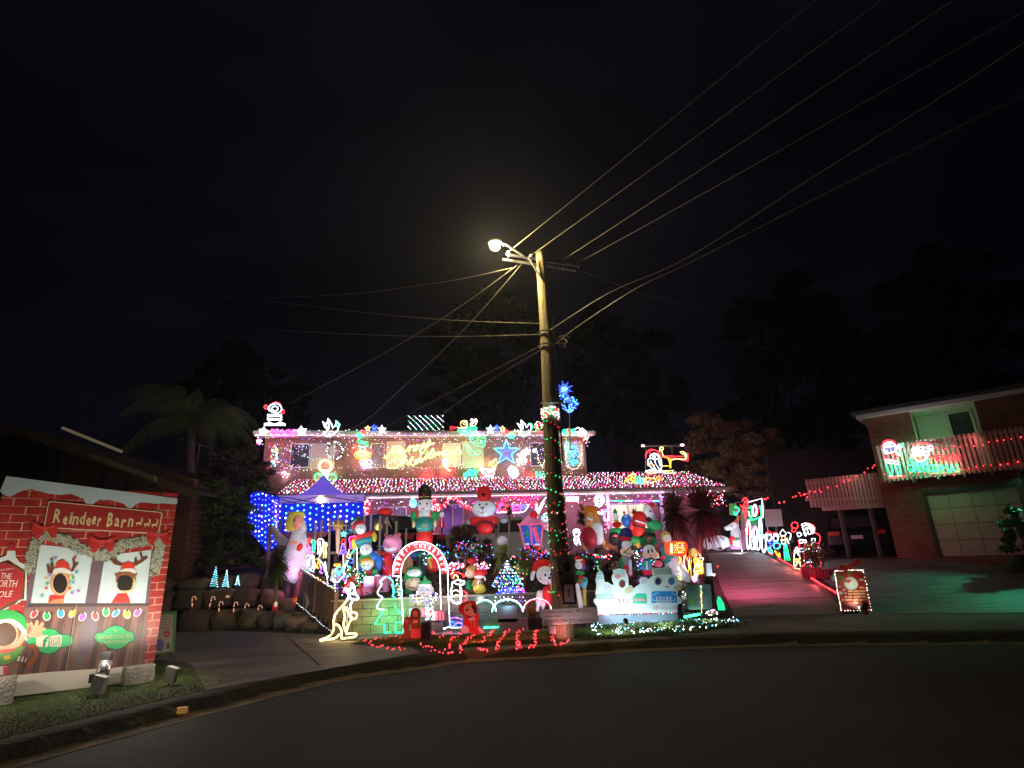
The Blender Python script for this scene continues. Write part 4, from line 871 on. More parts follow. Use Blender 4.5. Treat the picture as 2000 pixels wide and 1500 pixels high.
def spiky(name, label, Y, heads, lm, w, trunk=None, cat='plant', skirt=0, n=260, droop=.2, lo=-.8):
    q = PY(Y); x0, y0 = trunk[-1]; b = q.at(x0, y0); b[2] = g(b[0], Y); t = thing(name, label, cat, b)
    for i, (x, y, R) in enumerate(heads):
        c = q.at(x, y); sc = q.sc(x, y); c[1] += ru(-.15, .15); mb = MB(); rosette(mb, c, R * sc, n, w, lo, 1, droop)
        if skirt: rosette(mb, c - (0, 0, R * sc * .35), R * sc * .95, skirt, w, -1, -.35, .5)
        mb.build('foliage', lm, t, kind='stuff'); tt = trunk[i if len(trunk) > len(heads) else 0]; bb = q.at(*trunk[i]) if i < len(trunk) else b; bb = np.array([bb[0], Y, g(bb[0], Y) - .05])
        MB().tube([bb, (bb + c) / 2 + (ru(-.06, .06), 0, 0), c], [.05 * R * sc + .03, .04 * R * sc + .025, .03 * R * sc + .02], 7).build('trunk', STM, t, smooth=True)
    return t
Z(3)
spiky('cordyline', 'pair of big dark red cordylines in front of the right end of the verandah', 16.2, [(1180, 755, 285), (1450, 725, 330)], CDM, .019, [(1290, 1150), (1400, 1150)], skirt=70, n=560, droop=.05, lo=-.9)
spiky('cordyline', 'dark spiky cordyline behind the brown horse shaped inflatable', 16.8, [(280, 810, 120)], CDM, .017, [(290, 1000)], n=170, droop=.05)
spiky('cordyline', 'small dark cordyline top poking up between the penguin and the window', 16.9, [(800, 780, 105)], CDM, .014, [(800, 1000)], n=110, droop=.05)
Z(6)
spiky('cordyline', 'dense brown cordyline clump left of the polar bear inflatable', 15.2, [(700, 740, 190), (830, 760, 180), (930, 860, 150), (1070, 850, 120)], CDM, .020, [(735, 1300), (790, 1300), (850, 1300), (1000, 1300)], skirt=160, n=330, droop=.12)
spiky('yucca', 'slim dark dracaena with a small spiky head beside the polar bear arm', 16.2, [(1340, 420, 90)], CDD, .012, [(1330, 900)], n=110)
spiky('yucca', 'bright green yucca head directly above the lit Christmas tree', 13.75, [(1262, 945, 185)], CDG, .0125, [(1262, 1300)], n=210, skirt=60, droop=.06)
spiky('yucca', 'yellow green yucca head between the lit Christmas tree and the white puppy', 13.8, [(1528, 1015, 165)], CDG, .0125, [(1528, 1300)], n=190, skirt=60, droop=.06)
Z(8)
spiky('cordyline', 'low dark red cordyline right of the power pole behind the small elf', 14.3, [(400, 800, 170), (560, 830, 150)], CDM, .013, [(400, 1000), (560, 1000)], n=230)
Z(13)
spiky('dracaena', 'spiky green dracaena with a brown trunk on top of the rock terrace', 14.9, [(1090, 520, 225)], CDD, .016, [(1078, 985)], skirt=130, n=330, droop=.3)
mb = MB()
for _ in range(420):
    y = ru(13.5, 17.5); x = ru(-4.2 - (y - 13.2) * .75, 4.4 + .29 * (y - 13.3)); leaves(mb, (x, y, g(x, y) + .06), (.16, .12, .10), 16, .05, .1)
props(mb.build('ground_cover', leafm('bed_foliage', (.12, .10, .05), (.05, .04, .025)), origin=(0, 14, 1)), 'low dark undergrowth covering the decorated garden bed', 'plant', kind='stuff')
# low shrubs at the foot of the rocks and behind them
def tuft(label, Y, px_, R, lm, n=500, nm='ground_cover', kind=None, cat='shrub'):
    q = PY(Y); c = q.at(*px_); sc = q.sc(*px_); mb = MB(); leaves(mb, c, (R * sc, R * sc * .8, R * sc * .6), n, .035, .2); zb = g(c[0], Y); mb.tube([(c[0], Y, zb - .02), (c[0], Y, c[2])], .02, 5); return props(mb.build(nm, lm, origin=(c[0], Y, zb)), label, cat)
tuft('low green shrub spilling over the lower rocks', 14.35, (1300, 1150), 110, LFG, 1400, 'shrub'); tuft('small round shrub tucked between the candy cane lights', 15.1, (690, 1060), 60, LFG, 800, 'shrub'); tuft('dark shrub at the kerb side end of the lower rocks', 13.9, (1420, 1230), 90, LFD, 900, 'shrub')
ZT.update({18: (1620, 1080, 11.54), 19: (1050, 1170, 15.385), 20: (750, 850, 12.5), 21: (1150, 1100, 10), 22: (280, 1190, 15), 23: (0, 1020, 4.545), 24: (1330, 1080, 9.38), 25: (590, 1030, 10.71)})
def star(cx, cy, R, k='*'): return '* %g,%g,%g' % (cx, cy, R)
# ================================================================ ROPE LIGHT FIGURES on the house
WP = PH(2.93); GP = PH(2.2)
Z(1)
motif('rope_light_santa', 'white and red rope light Santa climbing out of a chimney at the left roof corner', 'light figure', GP, '''
face W c230,120 260,100 300,90 340,115 350,160 310,182 270,178 235,155 | o 285,140,30,22
hat R ~240,105 270,85 310,80 345,110
hand R o 197,125,15,17 | o 362,170,15,17
arm W ~215,135 235,165 | ~350,140 345,165
chimney W =212,200 352,200 352,250 212,250 | =222,212 342,212 342,238 222,238 | -232,250 230,282 | -335,250 338,282
base W ~180,290 230,280 280,292 330,278 385,290 | -180,302 385,302''', r=.03)
motif('rope_light_star', 'small white rope light star left of the pink PEACE sign', 'light figure', GP, 'outline W * 172,365,48,24,5,80 | * 172,365,24,12,5,80', r=.024)
motif('rope_light_star', 'small white rope light star right of the pink PEACE sign', 'light figure', GP, 'outline W * 545,360,52,26,5,95 | * 545,360,26,12,5,95', r=.024)
pz = thing('rope_light_sign', 'pink rope light sign reading PEACE at the left end of the gutter', 'light sign', GP.at(248, 395, .1))
ADDED_SPOTS.append((pz.name, GP.at(365, 365, .4), 'P', 14, -GP.n)); MB().text(GP, 'PEACE', (245, 388), (482, 392), 52, .1, ext=.02).build('lettering', lamp('P', 5), pz); MB().tube([GP.at(262, 412, .1), GP.at(465, 413, .1)], .02, 4).build('underline', lamp('P', 3), pz)
def dove(lab, pl, lines): return motif('rope_light_dove', lab, 'light figure', pl, lines, r=.028)
dove('white rope light dove with a green sprig on the gutter near the PEACE sign', GP, '''
body W =750,262 790,295 803,235 838,290 850,332 878,300 885,262 912,292 900,350 860,392 800,415 748,385 778,372 800,350 772,320
wing W ~800,255 815,300 812,340 | ~770,290 800,330
sprig G ~885,262 905,280 925,300 | ~880,255 890,320''')
motif('rope_light_stars', 'rope light arc of red, yellow, blue and white stars above the candle window', 'light figure', GP, '''
red_star R * 1150,370,26 | * 1150,370,14
yellow_star Y * 1192,335,28
blue_star B * 1255,325,32 | * 1255,328,16
white_star W * 1330,345,42 | * 1330,345,20''', r=.024)
motif('rope_light_bell', 'small green rope light bell below the left arc of stars', 'light figure', GP, 'outline G c1082,398 1118,382 1142,405 1115,428 | c1098,402 1118,395 1128,408 1112,418', r=.026)
motif('rope_light_santa', 'green, yellow and red rope light figure in an orange hoop on the brick wall', 'light figure', WP, '''
hat G ~1085,455 1110,475 1150,480 1200,500 | ~1095,440 1150,465 1195,470 | ~1110,505 1150,515 1185,500
face W o 1140,535,28,20 | ~1120,520 1100,500
body Y o 1140,585,62,26 | o 1140,585,45,17
belly O o 1140,590,80,42 | ~1080,600 1140,615 1200,600
arm R ~1060,590 1040,560 1055,530 | ~1215,600 1235,570 1225,540 | ~1085,480 1060,510 1075,540
button O o 1125,590,8,8 | o 1160,590,8,8''', r=.024)
motif('rope_light_candy', 'tangle of pink and white rope light rings under the orange hooped figure', 'light figure', WP, '''
ring K o 1135,660,22,18 | o 1175,640,20,15 | o 1210,665,22,22 | o 1160,700,25,22
ring W o 1140,685,15,12 | o 1190,700,22,16 | o 1175,665,14,12
ring V ~1130,720 1150,728 1230,722''', r=.018, s=4)
motif('rope_light_candle', 'white rope light candle with a red flame in a yellow hoop on green leaves', 'light figure', WP, '''
halo Y o 777,703,66,64 | o 777,703,57,55
flame R c742,705 765,668 780,665 805,700 790,728 760,725 | c758,705 775,680 790,705 775,722
candle W =752,738 802,738 798,825 762,825 | -765,745 768,820 | -785,745 784,820
leaves G c672,800 700,775 740,785 752,825 715,850 680,835 | c800,810 840,775 880,795 868,850 820,870 | c745,850 790,835 840,870 790,878
core Y o 775,830,14,12''', r=.028)
def scat(pl, cx, cy, rx, ry, n, off=.08, ring=False):
    o = []
    for _ in range(n):
        a = ru(0, 2 * PI); q = math.sqrt(rnd()) if not ring else ru(.82, 1.05); o.append(pl.at(cx + rx * q * math.cos(a), cy + ry * q * math.sin(a), off + ru(0, .06)))
    return o
def cluster(name, label, pl, cx, cy, rx, ry, n, keys, r=.024, s=7, ring=False, back='G', cat='light cluster', box=False):
    P = scat(pl, cx, cy, rx, ry, n, ring=ring) if not box else [pl.at(cx + ru(-rx, rx), cy + ru(-ry, ry), .08 + ru(0, .06)) for _ in range(n)]
    t = thing(name, label, cat, pl.at(cx, cy + ry, .1)); ADDED_SPOTS.append((t.name, pl.at(cx, cy, .22), max(set(keys), key=keys.count), (.1 if ring else .45) * n ** .7 * (r / .02) ** 2, -pl.n)); bulbs('bulb', P, keys, r, s, t, kind='stuff')
    if back:
        mb = MB(); c = pl.at(cx, cy, .06); sc = pl.sc(cx, cy)
        if ring: mb.tube([pl.at(cx + .93 * rx * math.cos(a), cy + .93 * ry * math.sin(a), .05) for a in frange(0, 2 * PI, 22)], .05, 5, True)
        else: leaves(mb, c, (rx * sc, .05, ry * sc), int(n * 2.2), .06, .1)
        mb.build('wreath' if ring else 'greenery', LFG, t)
    return t
cluster('light_wreath', 'dim wreath of small white bulbs on the blind of the left upper window', WP, 870, 548, 85, 85, 60, 'W', .02, 4, True)
cluster('light_tree', 'narrow column of multicoloured bulbs at the far left of the brick wall', WP, 283, 600, 36, 105, 85, 'RGBCWO', .022, 7)
cluster('light_cluster', 'small burst of white and pink bulbs just above the lower roof on the left', WP, 385, 785, 40, 35, 22, 'WKR', .024, 7, back=None)
cluster('light_cluster', 'knot of red and blue bulbs at the left end of the upper gutter', GP, 130, 455, 28, 40, 34, 'RRWBK', .024, 7, back=None)
# bulb strings draped over the windows
def drape(label, pl, pts, keys, step=.13, r=.016, s=6, off=.06): return string('light_string', label, 'light string', [pl.at(x, y, off) for x, y in pts], keys, r, s, step=step, jit=.03)
drape('string of white and green bulbs draped along the sill of the left upper window', WP, [(410, 540), (520, 590), (660, 640), (760, 625)], 'WWG'); drape('string of small green and white bulbs below the left upper window', WP, [(410, 715), (480, 740), (570, 740), (640, 735), (870, 720)], 'GWW', .3)
drape('swag of white bulbs hanging in the left dark window', WP, [(450, 480), (520, 560), (620, 500), (700, 480)], 'W', .14); drape('warm white bulbs along the wall under the Merry Christmas lights', WP, [(1240, 680), (1340, 700), (1500, 730), (1640, 715), (1800, 725), (1990, 700)], 'LWW', .1)
Z(2); drape('warm white bulbs along the wall right of the Merry Christmas lights', WP, [(420, 700), (520, 712), (640, 722), (760, 700)], 'LWW', .12)
drape('V of warm white bulbs in the window right of the blue star', WP, [(1340, 530), (1362, 640), (1395, 712), (1435, 600)], 'L', .07, .02)
drape('U of warm white bulbs round the blue tree at the right end of the house', WP, [(1620, 470), (1625, 640), (1660, 710), (1700, 735), (1750, 715), (1775, 650), (1785, 480)], 'L', .07, .02)
# script lettering
Z(20); mc = thing('rope_light_sign', 'yellow rope light script reading Merry Christmas between the upper windows', 'light sign', WP.at(60, 830, .1))
ADDED_SPOTS += [(mc.name, WP.at(x, y, .55), 'Y', 18, -WP.n) for x, y in ((300, 500), (800, 430), (1300, 420), (1700, 400))]; MRY = ['~25,500 60,540 110,480 180,360 240,270 290,290 230,380 190,460 260,360 330,270 385,265 350,340 290,440 330,470', '~330,470 400,400 450,330 400,330 370,400 400,450 470,440 540,380', '~540,380 590,300 640,245 620,330 600,400 660,300 710,250 720,290', '~700,380 740,300 800,235 780,310 740,380 800,340 850,260 880,230',
       '~860,390 930,260 980,170 960,260 1000,250 1060,180 1120,120 1090,220 1030,320 960,420 900,420 890,350 980,290 1100,230 1240,190']
CHR = ['~350,590 290,580 180,640 80,720 90,790 180,800 320,790 330,700 250,640', '~380,720 430,600 500,500 540,500 500,600 430,720 500,640 560,600 550,700 600,720', '~600,700 640,600 700,520 690,580 640,650 690,740 760,690', '~760,690 790,610 770,600 750,680 820,660 880,560 900,450 ', '~860,620 830,600 900,540 930,600 880,660 980,580 1060,400',
       '~1010,600 1080,500 1180,340 1210,350 1150,460 1100,560 1180,540', '~1180,540 1240,440 1270,430 1240,520 1300,440 1350,410 1330,490 1390,420 1430,400 1400,500', '~1560,360 1500,380 1460,460 1520,490 1590,400 1640,330 1580,440 1650,470', '~1650,470 1720,400 1830,260 1800,330 1880,400 1860,460 1740,460']
for nm, L in (('merry', MRY), ('christmas', CHR)):
    m1 = MB()
    for sp in L:
        m0 = MB(); pts, c = path(sp); m0.tube([WP.at(x, y, .12) for x, y in pts], .021, 4)
        m0.build('letter', lamp('Y', 4), mc)
        for x, y in pts[::3]: m1.oct(WP.at(x + 20, y + 22, .12), .026)
    m1.build('bulb', lamp('G', 2.5), mc, kind='stuff')
motif('rope_light_scroll', 'yellow rope light edging around the end of the Merry Christmas script', 'light figure', WP, 'edge Y ~20,470 20,560 60,570 | ~1450,210 1450,390 | =1750,470 1780,330 1835,250 1885,420', r=.018, s=3)
Z(1); q_ = []
# net of white bulbs on the roof panel
t = thing('solar_panel', 'dark roof panel hung with diagonal rows of white bulbs', 'roof panel', PH(3.4).at(1585, 360)); pr = PH(3.4)
MB().slab([pr.at(x, y) for x, y in [(1590, 215), (1935, 205), (1935, 352), (1590, 358)]], HV * .06).build('panel', mat('dark_panel', (.01, .015, .03), .2, var=0, bump=0), t)
for i in range(9):
    x0 = 1585 + i * 56 - 110
    for k in range(17):
        x = x0 + k * 9.5 + 8 * math.sin(k * .2); y = 210 + k * 9.6
        if 1578 < x < 1932: q_.append(pr.at(x, y, .05))
bulbs('bulb', q_, 'WWWG', .02, 6, t, kind='stuff')
for x, y0, y1 in ((1615, 360, 395), (1900, 352, 385)): MB().tube([pr.at(x, y0), pr.at(x, y1 + 40)], .02, 5).build('bracket', GAL, t)
rr = lambda lab, pl, lines: motif('rope_light_reindeer', lab, 'light figure', pl, lines, r=.022)
rr('red rope light reindeer leaping low on the wall, left of the two', WP, '''
body R c1700,820 1730,780 1790,770 1830,790 1800,825 1740,830
leg R ~1710,825 1695,850 1705,865 | ~1735,830 1725,860 | ~1790,825 1810,850 | ~1815,805 1840,820
head R c1800,770 1795,740 1820,755 1840,780 | ~1795,740 1785,720 1800,735 | ~1812,745 1820,725''')
Z(2)
rr('red rope light reindeer leaping low on the wall with a yellow rope figure above it', WP, '''
body R c410,770 440,735 500,715 545,730 520,770 450,795
leg R ~420,790 400,815 415,825 | ~450,795 440,820 | ~500,775 520,800 | ~540,750 555,770
head R c500,715 490,690 515,700 530,725 | ~490,690 480,670 | ~505,700 515,680''')
motif('rope_light_elf', 'little white and yellow rope light figure above the right red reindeer', 'light figure', WP, '''
head W o 443,655,20,22 | o 443,655,9,10
body Y ~450,680 465,720 490,750 | ~435,680 450,715 480,745 | ~470,735 495,745
arm O ~445,640 455,630 | ~430,700 425,680''', r=.024)
motif('rope_light_angel', 'large rope light angel with a red trumpet and sweeping green skirt on the roof edge', 'light figure', GP, '''
trumpet R c500,330 505,312 540,325 560,325 530,335 500,345 | -540,325 575,322
head Y c600,275 625,258 660,265 665,300 640,325 605,315 | o 640,285,16,12
arm Y ~565,325 600,330 640,322 | -575,335 660,330
body G c580,340 640,330 700,320 755,325 740,350 670,365 600,375 | ~600,350 660,345 740,335 | ~590,365 680,355 | ~610,378 655,372
wing L c690,295 720,262 745,240 758,262 745,295 720,310 | ~700,300 750,258 | ~690,260 710,240 715,290
skirt G ~662,380 690,440 740,490 800,512 836,500 | ~680,378 712,430 760,470 838,480 | ~700,376 735,415 780,445 838,455 | ~720,372 765,405 800,425 838,430 | ~745,370 800,398 838,408 | ~836,500 840,440 838,408
sash P o 782,385,22,22 | o 782,385,12,12 | ~760,405 800,412
hem G ~640,480 670,550 710,590 760,595 800,560 | ~665,480 700,540 740,560 790,540''', r=.02)
motif('rope_light_stars', 'rope light arc of white, blue, yellow and red stars above the blue star', 'light figure', GP, '''
white_star W * 890,345,45 | * 890,345,22
blue_star B * 950,328,34 | * 950,330,16
yellow_star Y * 1008,338,30
red_star R * 1050,368,27 | * 1050,368,14''', r=.024)
motif('rope_light_bell', 'small green rope light bell below the right arc of stars', 'light figure', GP, 'outline G c1062,410 1095,388 1128,405 1100,432 | c1078,410 1098,400 1112,410 1098,420', r=.026)
dove('white rope light dove with a green sprig on the gutter beside the power pole', GP, '''
body W =1150,282 1190,305 1187,252 1228,290 1240,328 1262,295 1275,290 1290,320 1272,378 1212,415 1165,382 1195,365 1180,330
wing W ~1187,262 1205,300 1205,345 | ~1165,290 1190,330
sprig G ~1262,285 1290,290 1302,320 | ~1280,280 1300,340''')
motif('rope_light_star', 'big blue five pointed rope light star on the brick wall', 'light figure', WP, 'outline C * 1045,568,128,52\ninner B * 1045,572,104,42 | * 1045,574,60,24', r=.032, s=5)
motif('rope_light_star', 'lower of the two white rope light stars right of the big blue star', 'light figure', WP, 'outline W * 1198,602,50,24 | o 1198,602,16,16', r=.024)
motif('rope_light_star', 'upper of the two white rope light stars right of the big blue star', 'light figure', WP, 'outline W * 1243,558,36,18 | * 1243,558,16,8', r=.024)
cluster('light_snowflakes', 'loose cloud of white and pink bulbs below the two white stars', WP, 1195, 655, 60, 40, 50, 'WWK', .02, 6, back=None)
motif('rope_light_snowman', 'white rope light snowman lantern low on the wall under the blue star', 'light figure', WP, '''
hat K ~1060,740 1090,700 1130,720 1160,745 | c1065,745 1100,730 1160,748 1110,765
face W c1075,765 1160,765 1150,800 1095,800 | o 1120,725,22,14 | ~1100,800 1120,822 1150,800
drop W -1125,805 1130,835 | ~1080,780 1155,780
glint G o 1160,690,8,8''', r=.026)
motif('rope_light_gift', 'green rope light gift box with a bow low on the wall', 'light figure', WP, '''
box G =628,775 752,770 750,848 630,850 | -655,850 655,775 | -712,850 712,772 | -628,790 752,786
bow G c695,765 670,745 700,738 720,760 | c720,765 730,735 760,735 765,755 | -655,765 750,735''', r=.03)
motif('rope_light_reindeer', 'white rope light reindeer head with glowing orange antlers', 'light figure', WP, '''
antler Y ~770,660 775,700 800,722 825,715 | ~790,700 800,680 | ~870,695 900,665 945,632 | ~905,700 945,690 960,660 | ~885,690 880,655
antler O ~765,668 768,710 795,730 | ~875,705 915,680 950,650 | ~900,710 950,700
face W c825,735 850,728 900,735 925,765 905,800 870,790 830,780 | ~845,800 880,795 905,815 895,845 840,848 818,820 835,800 | ~788,735 815,770 | ~940,715 925,760 | ~935,720 900,735 | ~795,740 825,735
nose R o 803,798,12,12
eye W o 862,752,8,8 | o 890,752,8,8''', r=.025)
HP = thing('rope_light_sign', 'red and green rope light sign reading HoHo! low on the wall beside the pole', 'light sign', WP.at(1240, 825, .1))
ADDED_SPOTS += [(HP.name, WP.at(1285, 790, .35), 'R', 12, -WP.n), (HP.name, WP.at(1380, 790, .35), 'G', 12, -WP.n)]; MB().text(WP, 'Ho', (1243, 820), (1325, 820), 72, .1, ext=.02).build('lettering', lamp('R', 5), HP); MB().text(WP, 'Ho', (1338, 820), (1425, 820), 72, .1, ext=.02).build('lettering', lamp('G', 5), HP); MB().text(WP, '!', (1436, 820), (1446, 820), 72, .1, ext=.02).build('lettering', lamp('R', 5), HP)
cluster('light_tree', 'oval tree of blue and green bulbs at the right end of the brick wall', WP, 1705, 590, 48, 108, 150, 'BCGBCB', .026, 7)
cluster('light_cluster', 'green and blue bulbs in the window right of the pole', WP, 1635, 520, 20, 95, 36, 'GCBG', .02, 6, back=None)
cluster('light_cluster', 'red and green bulbs bunched on the gutter left of the pole collar', GP, 1358, 312, 46, 45, 46, 'RGRGW', .024, 7, back=None)
motif('rope_light_gift', 'green and red rope light gift on the gutter right of the pole', 'light figure', GP, '''
box G =1600,345 1640,345 1640,398 1600,398 | =1670,345 1710,340 1710,395 1670,395 | -1605,370 1640,370 | -1672,370 1710,368 | -1620,345 1620,398 | -1690,343 1690,395
ribbon R ~1640,340 1655,335 1668,345 1672,395 | -1655,340 1655,395
bow W ~1720,340 1750,325 1770,360 1745,385 1760,410 | c1760,350 1800,345 1825,375 1790,385 | ~1785,330 1800,360 | ~1750,400 1790,405 1810,390''', r=.028)
cluster('light_cluster', 'red, green and white bulbs trailing off the right end of the upper gutter', GP, 1820, 420, 28, 65, 55, 'RRWGB', .026, 7, back=None)
# tall blue fireworks ornament behind the pole
Z(0); fp = PY(24.2); fw_ = thing('light_ornament', 'blue starburst over a cloud of blue bulbs rising behind the power pole', 'light ornament', fp.at(1112, 850))
mb = MB(); c = fp.at(1102, 760)
for k in range(18): a = 2 * PI * k / 18; L = .42 * (1 if k % 2 else .62); mb.tube([c, c + np.array([math.cos(a), 0, math.sin(a)]) * L], [.02, .004], 4)
mb.build('starburst', lamp('B', 6), fw_); mb = MB(); mb.ell(c - (0, .03, 0), (.14, 0, 0), (0, .05, 0), (0, 0, .08), 10, 6); mb.build('core', lamp('C', 6), fw_)
bulbs('bulb', scat(fp, 1113, 790, 17, 15, 130) + scat(fp, 1100, 772, 9, 10, 30), 'BBBC', .026, 7, fw_, kind='stuff')
MB().tube([fp.at(1112, 790, -.1), fp.at(1114, 880, -.1)], .03, 6).build('mast', GAL, fw_)
# helicopter on the lower roof
Z(3); RP = PH(2.4)
motif('rope_light_helicopter', 'rope light helicopter with a white bearded Santa pilot on the lower roof', 'light figure', RP, '''
cabin R ~905,225 920,170 955,145 1010,150 1050,185 1060,215 | ~900,200 925,150 970,135
boom R ~1060,200 1180,205 1300,205 1315,175 | ~1060,215 1150,222 1240,228 | -1318,180 1320,250 1250,245
body O ~1060,215 1110,215 1138,260 1145,320 | ~1120,215 1148,240 1150,320 | ~1070,300 1130,300 | ~930,300 925,270 990,295
tail_rotor Y ~1240,165 1270,160 1300,185 1305,210 | ~1250,175 1285,190 1290,215 | ~1150,245 1200,232 1290,235 1305,215
mast Y o 1060,130,18,13 | -1060,145 1075,200 | -1040,145 1045,160
hat R ~940,180 960,150 1010,150 1040,180
beard W c925,250 950,225 1000,235 1045,225 1060,270 1055,330 1010,350 965,320 940,290 | ~950,250 980,300 1010,340 | ~990,240 1010,290 1040,330 | ~1030,240 1050,300
face W c950,200 985,178 1025,190 1040,220 1000,235 960,225 | ~960,195 1000,185 1030,205 | o 990,210,12,8
skid Y ~915,365 960,372 1050,362 1120,372 1190,368 | ~940,350 1000,345 1090,350 1180,345
skid W ~905,350 960,340 1010,350 1060,345
rotor K o 880,103,14,8 | o 1262,96,16,8''', r=.024, legs=None)
mb = MB()
for a, b in (((850, 105), (1280, 95)), ((905, 110), (905, 360)), ((1300, 110), (1320, 200)), ((905, 110), (1300, 110)), ((1160, 110), (1165, 190))): mb.tube([RP.at(*a, .05), RP.at(*b, .05)], .008, 4)
props(mb.build('wire_frame', mat('pale_wire', (.5, .4, .4), .5), origin=RP.at(905, 365)), 'thin wire frame holding the rope light helicopter', 'frame')
motif('rope_light_sleigh', 'orange, green and red rope light animals with gifts lying on the lower roof', 'light figure', PH(1.2), '''
rider O o 785,395,22,20 | ~765,410 760,440 800,455 | c720,440 760,430 790,455 750,470
gift G c805,430 840,408 880,435 870,465 815,468 | ~820,425 850,465 | ~870,420 835,465 | ~810,450 880,445
runner V ~740,480 790,492 840,485
reindeer O c890,440 930,420 985,425 1000,450 940,465 | ~1000,430 1030,400 1045,425 1020,440 | ~900,460 885,480 | ~960,465 980,478 | ~700,450 720,420 760,385
saddle R ~905,470 960,478 | ~1040,410 1065,405 1055,440 | ~690,470 720,485''', r=.03)
# ================================================================ BULBS all over the roofs
rb = []; RU = lambda u, t: H(u, .02 + 2.9 * t, LG + .16 + (ZW - LG - .1) * t)
row = 0
for j in range(9):
    t = (j + .35) / 9; u = uG0
    while u < uR: rb.append(RU(u + ru(-.04, .04), t + ru(-.03, .03))); u += .145
for j in range(10):
    t = (j + .35) / 10; u = uR + .05; end = uG1 + (uRR - uG1) * t
    while u < end: rb.append(H(u + ru(-.05, .05), .02 + 3.55 * t, LG + .16 + 1.2 * t + ru(-.02, .02))); u += .145
rl = thing('roof_lights', 'dense net of pink, white and red bulbs covering the whole lower roof', 'light net', H(0, 0, LG + .1))
bulbs('bulb', rb, 'WKKKKLRRP', .029, 3.4, rl, kind='stuff')
rb = [H(u, 2.3 + ru(-.04, .02), UG + .06 + ru(-.12, .14)) for u in frange(uL - .3, uR + .3, 230)]
rl = thing('gutter_lights', 'pink, red and white bulbs strung along the upper gutter', 'light string', H(0, 2.3, UG)); bulbs('bulb', rb, 'KKRWWVL', .022, 6, rl, kind='stuff')
rb = [H(u, 2.26, UG - .1 - ru(0, .55) * (1 if (i % 3) else .3)) for i, u in enumerate(frange(uL - .1, uR, 150))]
rl = thing('icicle_lights', 'icicle strings of tiny coloured bulbs hanging below the upper gutter', 'icicle lights', H(.1, 2.3, UG)); bulbs('bulb', rb, 'KWRVWCO', .016, 6, rl, kind='stuff')
rb = [H(u, -.06, LG - .08 - ru(0, .5)) for u in frange(uG0 + 3.2, uG1 - .3, 220)]
rl = thing('icicle_lights', 'icicle strings of pink and blue bulbs hanging below the lower gutter', 'icicle lights', H(.1, 0, LG)); bulbs('bulb', rb, 'KWRVWP', .017, 6, rl, kind='stuff')
rb = [H(uL + ru(.2, 1.6), 2.9, ru(5.4, 6.9)) for i in range(110)] + [H(uR - ru(.2, 3.2), 2.88, ru(5.2, 6.9)) for i in range(200)] + [H(ru(uL + 3, uR - 3), 2.88, 7 - 1.7 * rnd() ** 2) for i in range(260)]
rl = thing('wall_lights', 'sparse net of tiny coloured bulbs pinned over the upper brick wall', 'light net', H(.2, 2.9, 6)); bulbs('bulb', rb, 'RKVWKY', .012, 6, rl, kind='stuff')
Z(3); PR = PH(1.0); rb = [H(uG1 - ru(.2, 1.5), ru(.0, .3), LG - ru(0, .7)) for _ in range(60)]
rl = thing('corner_lights', 'white and red bulbs hanging off the right hand corner of the lower roof', 'light string', H(uG1 - .4, 0, LG)); bulbs('bulb', rb, 'WWRRK', .024, 6, rl, kind='stuff')
# ================================================================ UNDER THE VERANDAH
Z(6); VP = PH(.2)
def tinsel(name, label, pl, pts, w, key, n, cat='garland', c=(.5, .01, .02), bl_=3):
    P = [pl.at(x, y, .05) for x, y in smooth(pts, 6)]; t = thing(name, label, cat, P[0]); mb = MB(); per = max(3, int(n / len(P)))
    for p in P: leaves(mb, p, (w, w * .6, w), per, .035, .1)
    mb.build('tinsel', mat('tinsel_%s' % key, c, .35, var=.4, bump=0, metal=.2, emit=.12), t, kind='stuff'); q = []
    for p in P: q += [p + np.array([ru(-w, w), -w * .6, ru(-w, w)]) for _ in range(bl_)]
    bulbs('bulb', q, key, .018, 6, t, kind='stuff'); return t
tinsel('tinsel_garland', 'red tinsel garland swagged across the verandah behind the nutcracker', VP, [(400, 270), (440, 340), (500, 370), (560, 340), (600, 290), (650, 262), (710, 262), (750, 320), (810, 380), (870, 400)], .10, 'RRK', 900)
tinsel('tinsel_garland', 'red tinsel garland arching over the pink neon train', VP, [(1190, 380), (1250, 320), (1320, 262), (1390, 255), (1450, 255), (1520, 290), (1570, 260), (1640, 235), (1700, 240), (1650, 320), (1590, 370)], .12, 'RRP', 1200)
tinsel('tinsel_garland', 'red tinsel draped round the foot of the garage pillar left of the nutcracker', VP, [(410, 350), (440, 400), (480, 420)], .1, 'RK', 300)
motif('rope_light_ornament', 'round turquoise rope light ornament behind the nutcracker', 'light figure', VP, 'ring C o 168,330,40,45 | o 168,330,30,34\nloop C ~150,325 170,310 185,325 155,335 180,350\ntop W ~150,285 175,278', r=.028)
motif('rope_light_train', 'pink and red rope light train under the right verandah garland', 'light figure', VP, '''
cab P =1370,350 1478,350 1478,438 1390,438 | =1385,365 1460,365 1460,400 1385,400
boiler R =1225,345 1300,345 1300,420 1225,420 | ~1300,370 1370,370 | ~1225,380 1195,400 1225,425
wheel R o 1250,430,18,16 | o 1330,430,18,16 | o 1420,440,16,14
swoosh W ~1190,445 1300,440 1440,445 1530,425 1575,360
star B o 1515,370,20,18 | ~1490,400 1530,370 1550,345
steam V ~1195,400 1200,440 1230,450''', r=.026)
cc = lambda lab, pl, pts, r=.03: motif('rope_light_candy_cane', lab, 'light figure', pl, 'cane W ' + pts + '\nstripe R ' + pts.replace('~', '~', 1), r=r)
